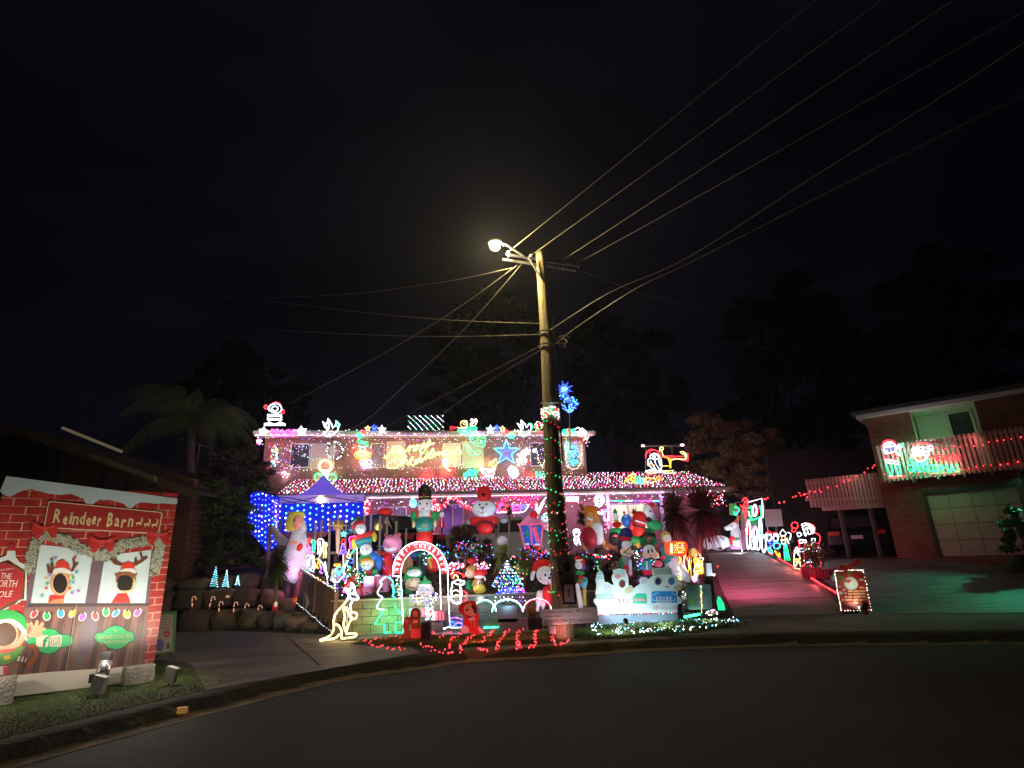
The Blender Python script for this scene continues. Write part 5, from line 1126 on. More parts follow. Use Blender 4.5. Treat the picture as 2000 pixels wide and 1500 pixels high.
motif('rope_light_candy_cane', 'tall slanting white and red rope light candy cane left of the power pole', 'light figure', VP, 'cane W ~1675,445 1710,380 1750,310 1790,262 1815,280 1800,310 | ~1700,450 1730,390 1765,325\nstripe R -1690,420 1710,430 | -1712,380 1735,392 | -1735,340 1758,352 | -1760,300 1780,312 ', r=.03)
motif('rope_light_snowflakes', 'blue and white rope light rings at the pillar left of the power pole', 'light figure', VP, 'ring C o 1775,520,40,40 | o 1800,560,26,22\nring W o 1780,520,22,22 | ~1760,470 1790,450 1820,470\nring B o 1760,500,18,18', r=.02, s=4)
Z(8)
motif('rope_light_santa', 'bright white rope light Santa face hanging from the verandah right of the pole', 'light figure', VP, 'beard W c438,62 485,50 532,62 530,110 500,148 480,158 455,140 440,105 | c455,75 485,68 515,75 512,110 485,132 460,112\nface K o 485,85,20,14\nhat V ~440,60 460,35 510,35 532,60', r=.034)
motif('rope_light_sign', 'glowing red and white rope light bar behind the power pole', 'light figure', VP, 'bar K =140,60 265,60 265,98 140,98 | -140,72 265,72 | -140,86 265,86\nedge R =133,54 272,54 272,104 133,104', r=.03, s=6)
cluster('light_cluster', 'pink and red bulbs bunched on the porch post behind the horse inflatable', VP, 500, 215, 30, 30, 30, 'RKW', .022, 6, back=None)
tinsel('tinsel_garland', 'pink lit garland down the porch post behind the blue monster', VP, [(560, 280), (565, 340), (560, 400)], .1, 'RPK', 300)
motif('rope_light_post', 'pale blue and violet rope light post left of the lit window', 'light figure', VP, 'post C =530,205 575,205 575,300 530,300\nrail V -520,190 600,190 | -545,210 545,290', r=.024, s=4)
motif('rope_light_deer', 'white and pink rope light fawn behind the green utility box', 'light figure', PY(17.5), 'body W c215,410 245,395 275,410 270,460 230,470 | ~230,470 225,520 250,560 | ~260,465 275,520 290,560 | o 240,420,12,10\nspot K ~235,500 260,520 250,550', r=.026, legs='g')
# ================================================================ GAZEBO and blue light curtains
Z(4); gz = thing('gazebo', 'purple lit pop-up gazebo with a peaked canopy over blue curtains', 'gazebo', (-6.3, 18.6, 1.5)); gpl = PY(18.2)
L0, R0_, PK = gpl.at(400, 300), gpl.at(1455, 285), gpl.at(900, 92); dpt = 2.9
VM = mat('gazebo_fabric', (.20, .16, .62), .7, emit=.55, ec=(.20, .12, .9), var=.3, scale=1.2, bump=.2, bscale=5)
DV = np.array([-.85, dpt, 0]); BLd, BRd = L0 + DV, R0_ + DV; Pk = PK + DV / 2 + (.05, 0, .35); mb = MB(); n = 8
def canopy(a, b, p):
    vs = []; 
    for i in range(n + 1):
        for j in range(n + 1):
            s_ = i / n; e = a + (b - a) * (j / n); q = e + (p - e) * s_; q = q - np.array([0, 0, .30 * math.sin(PI * s_) ** 1]); vs.append(q)
    return vs, [(i * (n + 1) + j, i * (n + 1) + j + 1, (i + 1) * (n + 1) + j + 1, (i + 1) * (n + 1) + j) for i in range(n) for j in range(n)]
for a, b in ((L0, R0_), (R0_, BRd), (BRd, BLd), (BLd, L0)): mb.add(*canopy(a, b, Pk))
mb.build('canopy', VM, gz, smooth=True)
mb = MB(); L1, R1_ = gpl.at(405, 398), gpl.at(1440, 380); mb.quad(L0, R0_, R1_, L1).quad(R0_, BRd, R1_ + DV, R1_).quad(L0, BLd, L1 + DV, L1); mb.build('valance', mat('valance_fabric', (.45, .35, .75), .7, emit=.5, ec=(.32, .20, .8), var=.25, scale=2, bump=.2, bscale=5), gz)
mb = MB(); 
for sp in ('~410,318 600,340 900,395 1150,402 1320,380', '~410,395 650,370 900,310 1100,305', '~900,310 1150,335 1430,378', '~405,335 640,400 720,400'): mb.tube([gpl.at(x, y, .03) for x, y in path(sp)[0]], .012, 4)
mb.build('truss', WIRE(), gz)
MB().add([tuple(gpl.at(x, y, .03)) for x, y in [(1305, 345), (1345, 318), (1385, 345), (1375, 345), (1345, 326), (1315, 345)]], [(0, 1, 4, 5), (1, 2, 3, 4)]).build('emblem', BLK, gz)
for c in (L0, R0_, BLd, BRd): MB().tube([(c[0], c[1], g(c[0], c[1]) - .02), tuple(c - (0, 0, .05))], .03, 6).build('leg', mat('white_pole', (.5, .5, .5), .5), gz)
lampb = thing('hanging_lamp', 'single warm bulb hanging under the front of the gazebo', 'lamp', gpl.at(915, 345, .12)); mb = MB(); mb.ell(gpl.at(912, 345, .12), (.10, 0, 0), (0, .1, 0), (0, 0, .12), 12, 8); mb.build('bulb', lamp('Y', 14), lampb, smooth=True); MB().tube([gpl.at(915, 305, .12), gpl.at(914, 332, .12)], .03, 8).build('socket', BLK, lampb)
CBM = mat('blue_curtain', (.02, .02, .5), .8, emit=.45, ec=(.01, .015, .9), var=.45, scale=1.4, bump=.3, bscale=4, stretch=(3, 3, .3))
def curtain(label, pl, poly, rows, keys, r, step, jit=6, s=6):
    t = thing('light_curtain', label, 'light curtain', pl.at(*poly[-1])); xs_ = [p[0] for p in poly]; mb = MB(); mb.slab([pl.at(*p) for p in poly], np.array([0, .03, 0])); mb.build('curtain', CBM, t); q = []
    def yr(x):
        ys_ = []
        for (x0, y0), (x1, y1) in zip(poly, poly[1:] + poly[:1]):
            if (x0 - x) * (x1 - x) <= 0 and x0 != x1: ys_.append(y0 + (y1 - y0) * (x - x0) / (x1 - x0))
        return min(ys_), max(ys_)
    x = min(xs_) + 12
    while x < max(xs_) - 8:
        a, b = yr(x); y = a + ru(6, step)
        while y < b - 6: q.append(pl.at(x + ru(-jit, jit), y, .05)); y += step * ru(.8, 1.2)
        x += rows
    bulbs('bulb', q, keys, r, s, t, kind='stuff'); return t
curtain('wide deep blue curtain with pale bulbs filling the front of the gazebo', PY(18.9), [(405, 385), (1440, 370), (1430, 545), (1180, 640), (1130, 730), (420, 760)], 74, 'CCW', .032, 72)
curtain('blue net of light bulbs with a slanting foot left of the gazebo', PY(17.6), [(20, 640), (60, 270), (180, 250), (410, 320), (405, 900), (260, 1000), (190, 900), (60, 760)], 42, 'BBCW', .024, 66)
cluster('light_cluster', 'thin fall of purple and white bulbs between the two blue curtains', PY(17.4), 370, 620, 30, 260, 70, 'VBWP', .014, 5, back=None, box=True)
Z(4); bd = PY(18.0); t = thing('lit_banner', 'narrow red lit banner at the right post of the gazebo', 'banner', bd.at(1470, 530)); MB().slab([bd.at(x, y) for x, y in [(1450, 355), (1525, 350), (1520, 530), (1435, 525)]], np.array([0, .03, 0])).build('banner', mat('red_banner', (.6, .02, .05), .6, emit=.5, ec=(.8, .02, .08), var=.4, scale=8), t); bulbs('bulb', scat(bd, 1480, 440, 38, 85, 22), 'KW', .02, 5, t, kind='stuff')
# ================================================================ INFLATABLES in the garden bed (plain festive figures)
Z(4)
infl('inflatable_angel', 'blond angel inflatable with a spread wing and pale blue gown by the brown fence', 'inflatable', 15.8, '''
gown ice*.55 c:645,800,95,640,1000,160 c:640,1000,160,620,1180,190
collar white*.5 e:640,745,80,35
head skin*.5 e:655,625,72,95,0,40
hair lemon*.45 e:590,620,95,125 e:640,545,95,55,0,20 e:525,665,40,80
halo gold*.4 e:580,515,85,16,-10,10
eye black e:632,608,11,16,0,108
mouth rose e:660,678,16,6,10,108
wing grey*.25 p:20;310,650;350,670;430,760;520,840;640,880;630,915;520,915;420,900;350,820;318,730
arm skin*.5 c:590,880,34,650,885,38,90
sleeve ice*.5 c:700,640,40,710,720,44,30
bow red*.5 e:700,940,34,58,-20,120
''', base=(640, 1150))
ns = infl('star_stand', 'beige eight pointed star on a tall tapering stand in front of the dark car', 'ornament', 15.6, '''
star gold*.12 p:8;1130,540;1150,610;1190,600;1185,640;1250,662;1185,680;1190,725;1150,705;1130,760;1108,705;1060,725;1070,680;1000,662;1075,640;1070,598;1110,610
stem cream*.08 c:1130,720,34,1120,1040,16
facet cream*.15 c:1130,560,5,1130,760,5,14 c:1010,662,5,1240,662,5,14
''')
Z(5)
infl('inflatable_elves', 'three elves stacked on each other, an inflatable tower left of the pink pig', 'inflatable', 14.6, '''
hat red*.4 e:655,235,62,36,8,10 c:600,250,26,575,280,14
face white*.55 e:672,285,56,58,0,20
cuff red*.4 c:590,385,34,790,335,34
shirt teal*.3 c:610,430,28,780,390,30,20
glove yellow*.3 e:815,365,28,55,8,20 e:605,445,32,60,10,20
second_hat teal*.35 e:700,455,72,38,10,0
second_face white*.6 e:728,505,66,62,0,20
third_hat green*.35 e:745,590,104,62,5,0 e:672,650,32,60
third_hat_top blue*.4 e:800,570,56,44,-30,12
third_face cream*.5 e:745,650,72,66,0,38
beard white*.55 e:750,680,50,38,0,70
hair orange*.3 e:735,612,62,26,5,70
arm blue*.3 e:665,700,36,60 e:855,640,40,80
collar red*.4 e:765,735,60,30,0,30
glove_low green*.4 e:825,735,36,34,0,40
eye black e:655,280,5,7,0,78 e:690,278,5,7,0,78 e:710,500,6,8,0,84 e:748,498,6,8,0,84 e:728,668,6,8,0,106 e:770,664,6,8,0,106
''')
infl('inflatable_pig', 'round pink pig inflatable in a red suit raising one arm', 'inflatable', 15.0, '''
head pink*.45 e:1000,440,104,100
snout pink*.6 e:985,405,58,38,0,72 
ear rose*.4 e:935,355,20,28,20 e:1065,350,22,28,-20
cheek white*.4 e:990,490,70,30,0,70
eye black e:955,355,9,9,0,82 e:1020,352,9,9,0,82
mouth rose e:985,480,34,6,0,104
suit red*.4 c:950,580,50,965,740,75
arm red*.4 c:930,560,20,870,525,16 c:870,525,12,845,505,9
''')
infl('inflatable_whiskers', 'red round top of an inflatable showing above the black car roof', 'inflatable', 18.4, 'dome red*.45 e:922,110,85,48')
Z(6)
nutc = infl('inflatable_nutcracker', 'tall nutcracker soldier inflatable holding a teal drum marked 24', 'inflatable', 14.8, '''
hat black c:312,190,84,312,260,82 e:312,150,84,24
hat_trim gold*.4 e:275,262,32,8,0,80 e:350,258,32,8,0,80
badge red*.5 e:312,240,11,16,0,88
face white*.7 c:315,365,96,315,350,96
beard ice*.6 e:318,450,75,60,0,30
mustache white*.8 e:280,392,34,10,15,104 e:345,392,34,10,-15,104
mouth rose e:308,405,26,11,0,108
eye black e:268,345,13,10,0,100 e:352,345,13,10,0,100
arm green*.45 c:185,460,46,180,520,42 c:435,460,46,440,520,42
epaulette red*.4 e:190,430,40,14,10,20 e:430,430,40,14,-10,20
chest white*.5 c:312,470,80,312,520,85
strap red*.3 c:228,440,10,232,510,10,80 c:398,440,10,396,510,10,80
drum teal*.25 c:312,590,120,312,600,118,10
hand cream*.3 e:185,590,22,45,0,60 e:445,580,22,45,0,60
boots red*.5 c:310,715,104,310,760,108
belt white*.3 e:305,640,80,5,0,110
base black e:312,800,108,20
''', base=(312, 820))
npl = PY(14.8 - .62); MB().text(npl, '24', (280, 622), (346, 622), 42, .0, ext=.02).build('number', fab('orange', 1.0), nutc)
infl('inflatable_polar_bear', 'white polar bear inflatable in a tall red hat with outstretched red arms', 'inflatable', 16.0, '''
hat red*.5 c:1035,215,90,1035,235,90 e:1035,145,90,22
hat_band gold*.4 e:1035,300,92,12,0,5
badge black p:96;1005,215;1020,225;1032,210;1045,225;1060,215;1055,245;1033,270;1010,245
face ice*.75 e:1035,400,150,102
muzzle white*.75 e:1025,420,62,62,0,72
nose grey*.1 e:1022,398,26,18,0,132
eye black e:985,355,13,13,0,94 e:1068,350,13,13,0,94
mouth black c:1022,425,3,1022,465,3,132 c:1022,465,3,1065,440,3,122 c:1022,465,3,980,440,3,122
coat red*.5 c:900,550,55,1150,545,58 
paw grey*.35 e:1280,540,52,38 e:850,560,45,35
hoop black c:940,620,9,990,570,9,80 c:990,570,9,1060,555,9,80 c:1060,555,9,1130,580,9,80 c:1130,580,9,1180,650,9,80 c:1180,650,9,1185,740,9,80 c:1185,740,9,1140,810,9,80
belly red*.6 e:1050,640,105,75,0,40
''')
infl('inflatable_child', 'small white faced figure in a red coat standing beside the purple door', 'inflatable', 17.6, '''
face white*.7 e:520,470,30,34,0,8
cap black e:520,445,32,14
coat red*.5 c:520,540,28,520,600,36
trim white*.5 c:520,520,5,522,620,5,40
''')
t = infl('inflatable_lantern', 'pink and red lantern inflatable with a blue snowy picture inside left of the pole', 'inflatable', 15.4, '''
glass blue*1.1 p:0;1470,600;1755,590;1725,850;1530,860
roof pink*.7 p:-20;1460,592;1765,588;1700,520;1640,470;1570,470;1520,520
cap red*.6 e:1640,470,50,50,0,40
frame rose*1.2 c:1465,600,9,1530,865,10,30 c:1600,595,9,1620,870,10,30 c:1755,590,9,1722,860,10,30
foot red*1 e:1625,868,90,22,0,10
top rose*1.2 c:1450,590,12,1770,585,12,30
elf rose*.9 e:1650,650,30,36,-20,10 c:1665,700,30,1690,790,22,10
tree green*.9 p:14;1560,640;1590,740;1535,745
snow white*.9 e:1560,830,30,14,0,12 e:1680,835,34,14,0,12 e:1520,700,5,5,0,14 e:1500,640,4,4,0,14 e:1690,625,5,5,0,14 e:1725,700,4,4,0,14 e:1575,620,4,4,0,14
''')
infl('inflatable_ball', 'pale grey inflatable ball resting low between the plants beside the polar bear', 'inflatable', 14.9, 'ball ice*.3 e:1255,790,68,62')
Z(5)
infl('ornament_ball', 'red bauble inflatable with a green swirl seen through the arch', 'inflatable', 14.3, 'ball red*.4 e:1425,660,76,78\nswirl gold*.4 e:1400,650,22,62,20,62\ncap green*.3 e:1400,590,30,14,0,20')
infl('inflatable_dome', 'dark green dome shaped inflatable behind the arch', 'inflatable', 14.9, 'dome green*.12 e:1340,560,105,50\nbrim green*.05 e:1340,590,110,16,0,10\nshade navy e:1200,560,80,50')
infl('inflatable_bear', 'dull brown back of an inflatable bear behind the left leg of the arch', 'inflatable', 14.6, 'back brown*.12 e:1150,660,70,105')
infl('inflatable_elf', 'cream faced round elf inflatable with a green hood under the arch', 'inflatable', 13.8, '''
body green*.3 c:1190,900,60,1200,1010,60
head cream*.35 e:1220,860,88,78,0,20
hood green*.45 e:1222,752,98,76,0,0 e:1150,800,32,60
trim white*.5 e:1230,745,78,44,0,44
eye white*.5 e:1225,815,16,16,0,90 e:1275,815,16,16,0,90
pupil black e:1225,815,8,8,0,106 e:1275,815,8,8,0,106
smile brown c:1180,890,4,1250,895,4,96
''')
infl('inflatable_elf', 'smaller pale round elf inflatable with a green peaked cap low under the arch', 'inflatable', 13.65, '''
head white*.2 e:1345,930,98,72,0,10
face cream*.45 e:1345,960,76,40,0,46
cap green*.5 e:1345,850,70,30 c:1345,850,45,1335,785,10
trim white*.4 e:1345,872,76,16,0,40
eye white*.5 e:1320,915,15,15,0,80 e:1375,912,15,15,0,80
pupil black e:1320,915,7,7,0,94 e:1375,912,7,7,0,94
body grey*.2 c:1345,1000,60,1345,1050,70
''')
# presents
def gift(name, label, Y, poly, ribbon, col, rc, d=.35, gl=.35):
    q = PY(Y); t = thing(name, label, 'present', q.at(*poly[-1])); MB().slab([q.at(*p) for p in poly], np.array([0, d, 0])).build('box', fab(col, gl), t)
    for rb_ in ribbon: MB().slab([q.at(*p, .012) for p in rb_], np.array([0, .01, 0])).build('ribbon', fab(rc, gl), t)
    z = min(q.at(*p)[2] for p in poly); gz_ = g(q.at(*poly[-1])[0], Y + .1); c = sum(q.at(*p) for p in poly) / len(poly)
    if z > gz_ + .02: MB().abox(c[0] - .1, c[0] + .1, Y + .08, Y + .22, gz_ - .02, z + .02).build('block', fab('dark', 0), t)
    return t
gift('present', 'large pink present with a red ribbon standing behind the kangaroo', 14.0, [(695, 785), (945, 770), (950, 1015), (800, 1030), (700, 1020)], [[(805, 778), (832, 776), (832, 1028), (805, 1030)]], 'pink', 'red')
gift('present', 'tilted pink present with a diagonal red ribbon below the larger pink one', 13.75, [(590, 920), (760, 880), (795, 1065), (640, 1110)], [[(655, 905), (680, 900), (715, 1090), (690, 1097)]], 'pink', 'red')
gift('present', 'orange lit square present at the left leg of the arch', 13.7, [(960, 1015), (1090, 1010), (1095, 1075), (965, 1080)], [[(1020, 1012), (1030, 1012), (1032, 1077), (1022, 1078)]], 'orange', 'gold', gl=.7)
gift('present', 'small red present on the ground under the arch', 13.0, [(1300, 1125), (1385, 1120), (1388, 1200), (1305, 1205)], [[(1335, 1123), (1345, 1123), (1347, 1203), (1337, 1203)]], 'rose', 'red', .2, .12)
gift('present', 'small pink present beside the red one at the right leg of the arch', 13.0, [(1412, 1150), (1540, 1145), (1540, 1240), (1415, 1242)], [[(1470, 1148), (1480, 1148), (1480, 1240), (1472, 1241)]], 'rose', 'red', .2, .16)
# poinsettia bows
def petals(name, label, Y, c, R, n, m_, px_=None):
    q = PY(Y); cc_ = q.at(*c); sc = q.sc(*c); mb = MB(); rosette(mb, cc_, R * sc, n, R * sc * .16, -.8, .9, .2); t = thing(name, label, 'bow', cc_ - (0, 0, R * sc)); mb.build('petals', m_, t); mb = MB(); mb.ell(cc_ - (0, .04, 0), (.03, 0, 0), (0, .03, 0), (0, 0, .03), 8, 6); mb.build('centre', fab('gold', .5), t); return t
RP_ = mat('red_velvet', (.55, .01, .02), .5, emit=.25, ec=(.6, .01, .02), var=.3)
petals('red_bow', 'big red fabric bow on the upper corner above the kangaroo', 13.6, (570, 820), 85, 26, RP_); petals('red_bow', 'smaller red fabric bow right of the kangaroo ears', 13.55, (660, 870), 60, 22, RP_)
# floral kangaroo, tree, arch, and the rope figures at the fence
KP = PY(12.05)
motif('rope_light_kangaroo', 'warm white rope light kangaroo standing on the concrete by the brown fence', 'light figure', KP, '''
back Y ~540,930 540,990 520,1035 470,1095 410,1165 388,1220 385,1290 382,1340 355,1395 300,1425 240,1450
tail Y ~240,1450 330,1440 400,1425 445,1385
thigh Y ~405,1278 440,1300 462,1340 468,1385 462,1428
foot Y ~462,1430 560,1420 600,1410 622,1395 620,1382 560,1378 515,1385
foreleg Y ~480,1100 495,1160 500,1210 488,1275 500,1330 520,1385 | ~500,1095 530,1150 572,1215 545,1270 525,1330 515,1370
arm Y ~560,1070 562,1120 575,1155 610,1160 628,1185 612,1222 575,1222 552,1195 530,1140 520,1100
head W c545,925 575,895 598,915 612,960 640,1000 632,1020 590,1018 560,1010 550,970
ear W ~560,930 500,905 520,940 545,960 | ~580,900 570,850 600,890 600,910
eye W o 590,960,8,8
chest W ~590,1020 575,1045 562,1075''', r=.026, s=4.5)
hat_ = infl('santa_hat', 'red stocking hat on the rope light kangaroo', 'hat', 12.05, 'hat red*.2 c:540,865,34,600,775,14 e:520,880,45,22,10', z=g(-4, 12))
motif('rope_light_tree', 'green and white rope light Christmas tree outline against the block wall', 'light figure', PY(13.0), '''
crown W ~930,785 900,800 870,835 890,862 ~900,860 
crown W ~932,785 872,838 888,865 | ~888,865 842,955 898,1000 | ~898,1000 835,1108 915,1130
lower G -915,1130 812,1280 915,1282 915,1368 990,1368 | -1030,1368 1112,1368 1112,1262 1035,1262 1030,1368 | ~1030,1095 1040,1135 1090,1165 1110,1230
side C ~950,785 1000,830 1012,950 1000,985 1030,1000 | ~990,860 1012,920''' .replace('~900,860 ', ''), r=.02, s=4)
AP = PY(12.75); at_ = thing('light_arch', 'tall red archway with white rope light edges reading MERRY CHRISTMAS', 'arch', AP.at(1290, 1330)); at_.location.z = g(-2.1, 12.75); ORG[at_.name] = np.array(at_.location)
def arc(cx, cy, rx, ry, n=26, a0=180, a1=0): return [(cx + rx * math.cos(math.radians(a)), cy - ry * math.sin(math.radians(a))) for a in frange(a0, a1, n)]
ou, inn = arc(1290, 740, 288, 322), arc(1292, 760, 206, 258)
MB_ = MB()
for a, b in zip(range(25), range(1, 26)): MB_.slab([AP.at(*inn[a], .0), AP.at(*inn[b], .0), AP.at(*ou[b], .0), AP.at(*ou[a], .0)], np.array([0, .03, 0]))
MB_.build('band', mat('arch_red', (.40, .04, .04), .6, emit=.25, ec=(.8, .05, .05), var=.3, scale=9), at_)
mb = MB(); mb.tube([AP.at(x, y, .02) for x, y in [(1000, 775)] + ou + [(1580, 900), (1590, 1100), (1600, 1305), (1530, 1325)]], .0095, 5); mb.tube([AP.at(x, y, .02) for x, y in [(1112, 1285), (1105, 1150), (1095, 950), (1085, 800)] + inn + [(1500, 900), (1508, 1130)]], .0095, 5); mb.tube([AP.at(1000, 775, .02), AP.at(1085, 778, .02)], .017, 5); mb.build('rope_light', lamp('W', 4.5), at_)
ADDED_SPOTS += [(at_.name, AP.at(x, y, .3), 'W', 7, -AP.n) for x, y in ((1050, 900), (1290, 480), (1540, 900))]; wd = 'MERRY CHRISTMAS'
for i, ch in enumerate(wd):
    if ch == ' ': continue
    a = math.radians(178 - 176 * (i + .5) / len(wd)); cx, cy = 1291 + 247 * math.cos(a), 748 - 290 * math.sin(a); tx, ty = math.sin(a), math.cos(a); h = 30
    mb = MB(); A = (cx - tx * 13 - math.cos(a) * 16, cy - ty * 13 + math.sin(a) * 16); mb.text(AP, ch, (0, 0), (10, 0), 10, .0, outline=.05)
    V = np.array(mb.v); x0, z0 = V[:, 0].min(), V[:, 2].min(); sx = (V[:, 0].max() - x0); sz = V[:, 2].max() - z0; sc = AP.sc(cx, cy); w = 24 * sc; hh = 44 * sc; c = AP.at(cx, cy, .03); an = a - PI / 2
    mb.v = [(c[0] + ((v[0] - x0) / sx - .5) * w * math.cos(an) - ((v[2] - z0) / sz - .5) * hh * math.sin(an), c[1] - .01, c[2] + ((v[0] - x0) / sx - .5) * w * math.sin(an) + ((v[2] - z0) / sz - .5) * hh * math.cos(an)) for v in mb.v]
    mb.build('letter', lamp('K', 3), at_)
bulbs('bulb', [AP.at(x, y, .05) for x, y in arc(1290, 740, 268, 300, 40)] + [AP.at(x, y, .05) for x, y in [(1500, 850), (1505, 950), (1510, 1050), (1585, 950), (1595, 1150)]], 'WKR', .012, 6, at_, kind='stuff')
MB().tube([AP.at(1512, 1280), AP.at(1500, 800)], .014, 6).build('leg', GAL, at_); MB().tube([AP.at(1108, 1330), AP.at(1090, 800)], .014, 6).build('leg', GAL, at_)
Z(25)
FP_ = PY(14.9)
motif('rope_light_lollipops', 'crowded pink and red rope light sweets at the top of the brown fence', 'light figure', FP_, '''
sweet R ~100,300 150,240 175,300 120,330 90,400 150,380 | c120,260 160,230 180,270 150,310
sweet P ~80,420 140,400 200,440 130,470 80,500 | ~100,540 160,500 200,560 120,600 | o 175,520,28,30
cane G ~190,280 215,260 260,290 262,420 250,520 | ~200,300 230,400 235,520
stem K ~95,620 150,580 190,650 110,700 150,760 | ~80,700 120,780 90,860 | ~150,640 150,820
stem W ~210,560 225,700 215,860 | ~240,600 262,740 255,880 | ~150,860 190,900 250,930''', r=.02, s=4)
motif('rope_light_candy_cane', 'white rope light candy cane between the pink sweets and the yellow post', 'light figure', FP_, '''
cane W ~330,560 340,400 325,300 345,250 400,240 445,280 430,400 400,520 360,620 | ~370,300 385,420 372,560
tip R c330,260 350,245 355,280 335,290
post Y ~470,340 505,320 520,380 500,440 505,560 490,640 | ~440,400 455,560 440,650 | ~490,350 470,420
figure O ~290,680 320,650 340,720 310,800 340,850 290,830 280,740 | ~380,700 370,780 400,840
leg W ~330,640 400,720 450,800 480,900 520,1020 530,1100 | ~480,720 500,880 540,1050
leg V ~380,800 400,880 370,930 430,960 | ~440,820 470,930''', r=.02, s=4)
motif('rope_light_angel', 'small blue rope light angel with an orange halo by the top of the fence', 'light figure', PY(14.0), '''
halo O o 740,790,68,24 | o 740,790,55,16
body C ~700,880 740,840 800,835 850,860 830,940 790,1000 730,960 700,880 | ~720,870 760,950 840,870
wing V ~800,1050 850,1020 870,960 | ~880,1100 860,1040 900,1000 940,1060 900,1120 850,1100
robe W ~600,1090 690,1150 760,1130 850,1030 900,960 | ~640,1060 700,1120 | ~870,960 880,860 930,760 960,690''', r=.016, s=4)
t = thing('white_lantern', 'plain white plastic box behind the small blue rope light angel', 'box', PY(14.15).at(700, 1150)); MB().slab([PY(14.15).at(x, y) for x, y in [(625, 870), (705, 855), (740, 1110), (700, 1150), (590, 1090)]], np.array([0, .25, 0])).build('box', mat('white_plastic', (.55, .55, .58), .5, var=.1), t)
motif('rope_light_tree', 'slim purple and red rope light tree topped by a pale blue star', 'light figure', PY(14.5), '''
star C * 868,140,62,28
star C * 868,142,38,18
top R ~850,240 820,330 890,330 875,240
cone V -845,330 780,560 930,560 880,330 | -800,480 920,480
cone B -790,515 925,515 | -868,340 860,560
trunk K -862,560 866,980''', r=.016, s=3.5, legs='g')
motif('rope_light_garland', 'zigzag of pink, green, blue and yellow rope light beside the stacked elves', 'light figure', PY(14.3), '''
top P ~1120,190 1010,195 985,240 1000,330 1000,420 1040,450 | ~1030,420 1060,450
ring Y o 975,605,35,32 | ~985,460 960,560
ring G ~1110,450 1060,520 1010,570 1050,540 | ~1080,480 1030,540
ring B c970,700 1030,650 1070,690 1050,740 990,740
stem L -1145,420 1150,720 1160,960 1190,1040 | ~1160,960 1110,1060 1180,1060
stem G ~920,680 900,780 880,900 | ~970,800 985,900 | ~930,780 1000,840 940,900''', r=.016, s=4, legs='g')
# candy cane, gingerbread and puppy area
Z(7)
motif('rope_light_gingerbread', 'white rope light bear with a red rope cap right of the arch', 'light figure', PY(13.3), '''
cap R ~145,500 135,470 160,435 220,425 260,445 290,470 | ~150,440 200,425 300,455 | ~270,480 300,470
head Y ~160,500 165,470 190,455 215,480 215,520
body W ~150,545 200,520 280,530 285,570 240,590 250,650 240,720 250,790 200,805 160,780 135,750 140,690 125,640 145,590 ~
body W ~150,545 140,560 150,600 125,650 140,700 130,760 180,800 230,780 | ~150,545 220,570 280,565 290,530 240,540 | ~250,600 265,680 250,740
belt L ~140,660 190,640 240,665 | ~145,720 200,700 240,720
trousers R ~250,640 300,660 325,700 315,760 270,770 ''' .replace('145,590 ~', '145,590'), r=.016, s=4.5)
cluster('light_cluster', 'bunch of red and white bulbs in the plants between the arch and the bear pair', PY(14.2), 200, 340, 95, 45, 46, 'RRWB', .018, 6, back=None)
cluster('light_cluster', 'red, white and blue bulbs strung in the dark plants above the bear pair', PY(14.4), 510, 350, 110, 45, 46, 'RRWBK', .018, 6, back=None)
infl('inflatable_bear', 'upper tan bear inflatable of the pair with a small red hat', 'inflatable', 14.0, '''
hat red*.45 e:375,285,50,38 
hair tan*.3 e:385,375,78,38,10,0
face cream*.5 e:370,440,70,55,0,20
ear tan*.3 e:440,375,26,14,30
eye white*.5 e:345,430,18,20,0,66
pupil black e:345,434,8,10,0,82
body green*.25 c:350,560,48,360,700,50
''')
infl('inflatable_bear', 'lower tan bear inflatable of the pair with a big red and white hat', 'inflatable', 13.7, '''
hat red*.5 e:495,430,86,46
trim white*.5 e:480,478,66,22,0,44
ear white*.4 e:545,500,14,30,10,20
head tan*.3 e:460,560,72,66,0,10
muzzle lemon*.45 e:480,625,84,62,0,40
eye white*.5 e:480,545,22,34,0,76
pupil black e:484,552,9,14,0,98
nose black e:560,605,16,12,0,80
body brown*.15 c:450,700,60,450,760,70
collar green*.25 e:430,580,55,40,0,0
''')
infl('inflatable_puppy', 'white puppy inflatable with a red Santa hat and red vest left of the pole', 'inflatable', 12.9, '''
hat red*.5 e:1245,325,118,66 c:1160,340,30,1140,400,26
pompom white*.5 e:1140,425,24,22,0,20
face white*.55 e:1275,450,110,112,0,20
cheek white*.5 e:1290,520,75,50,0,70
ear ice*.5 e:1125,465,26,62,-10,0
eye white*.7 e:1272,445,26,34,0,124 e:1345,440,24,34,0,118
pupil navy e:1276,452,14,20,0,144 e:1342,448,13,20,0,138
nose black e:1325,488,20,14,0,134
spot black e:1215,500,12,10,0,112
tongue rose*.5 e:1312,558,9,26,0,110
vest red*.55 c:1300,650,60,1310,760,66,30
body white*.45 c:1220,690,50,1215,790,54
leg ice*.45 c:1205,760,26,1185,880,22,30 c:1260,790,24,1255,850,22,60
tag gold*.8 e:1315,655,18,18,0,100
strap gold*.9 c:1350,560,16,1375,790,20,30
''')
xt = thing('christmas_tree', 'small dark Christmas tree sparkling with pale bulbs in the garden bed', 'Christmas tree', PY(13.55).at(830, 800)); q = PY(13.55)
mb = MB(); apex = q.at(815, 250); bot = q.at(820, 590); Hh = apex[2] - bot[2]; q_ = []
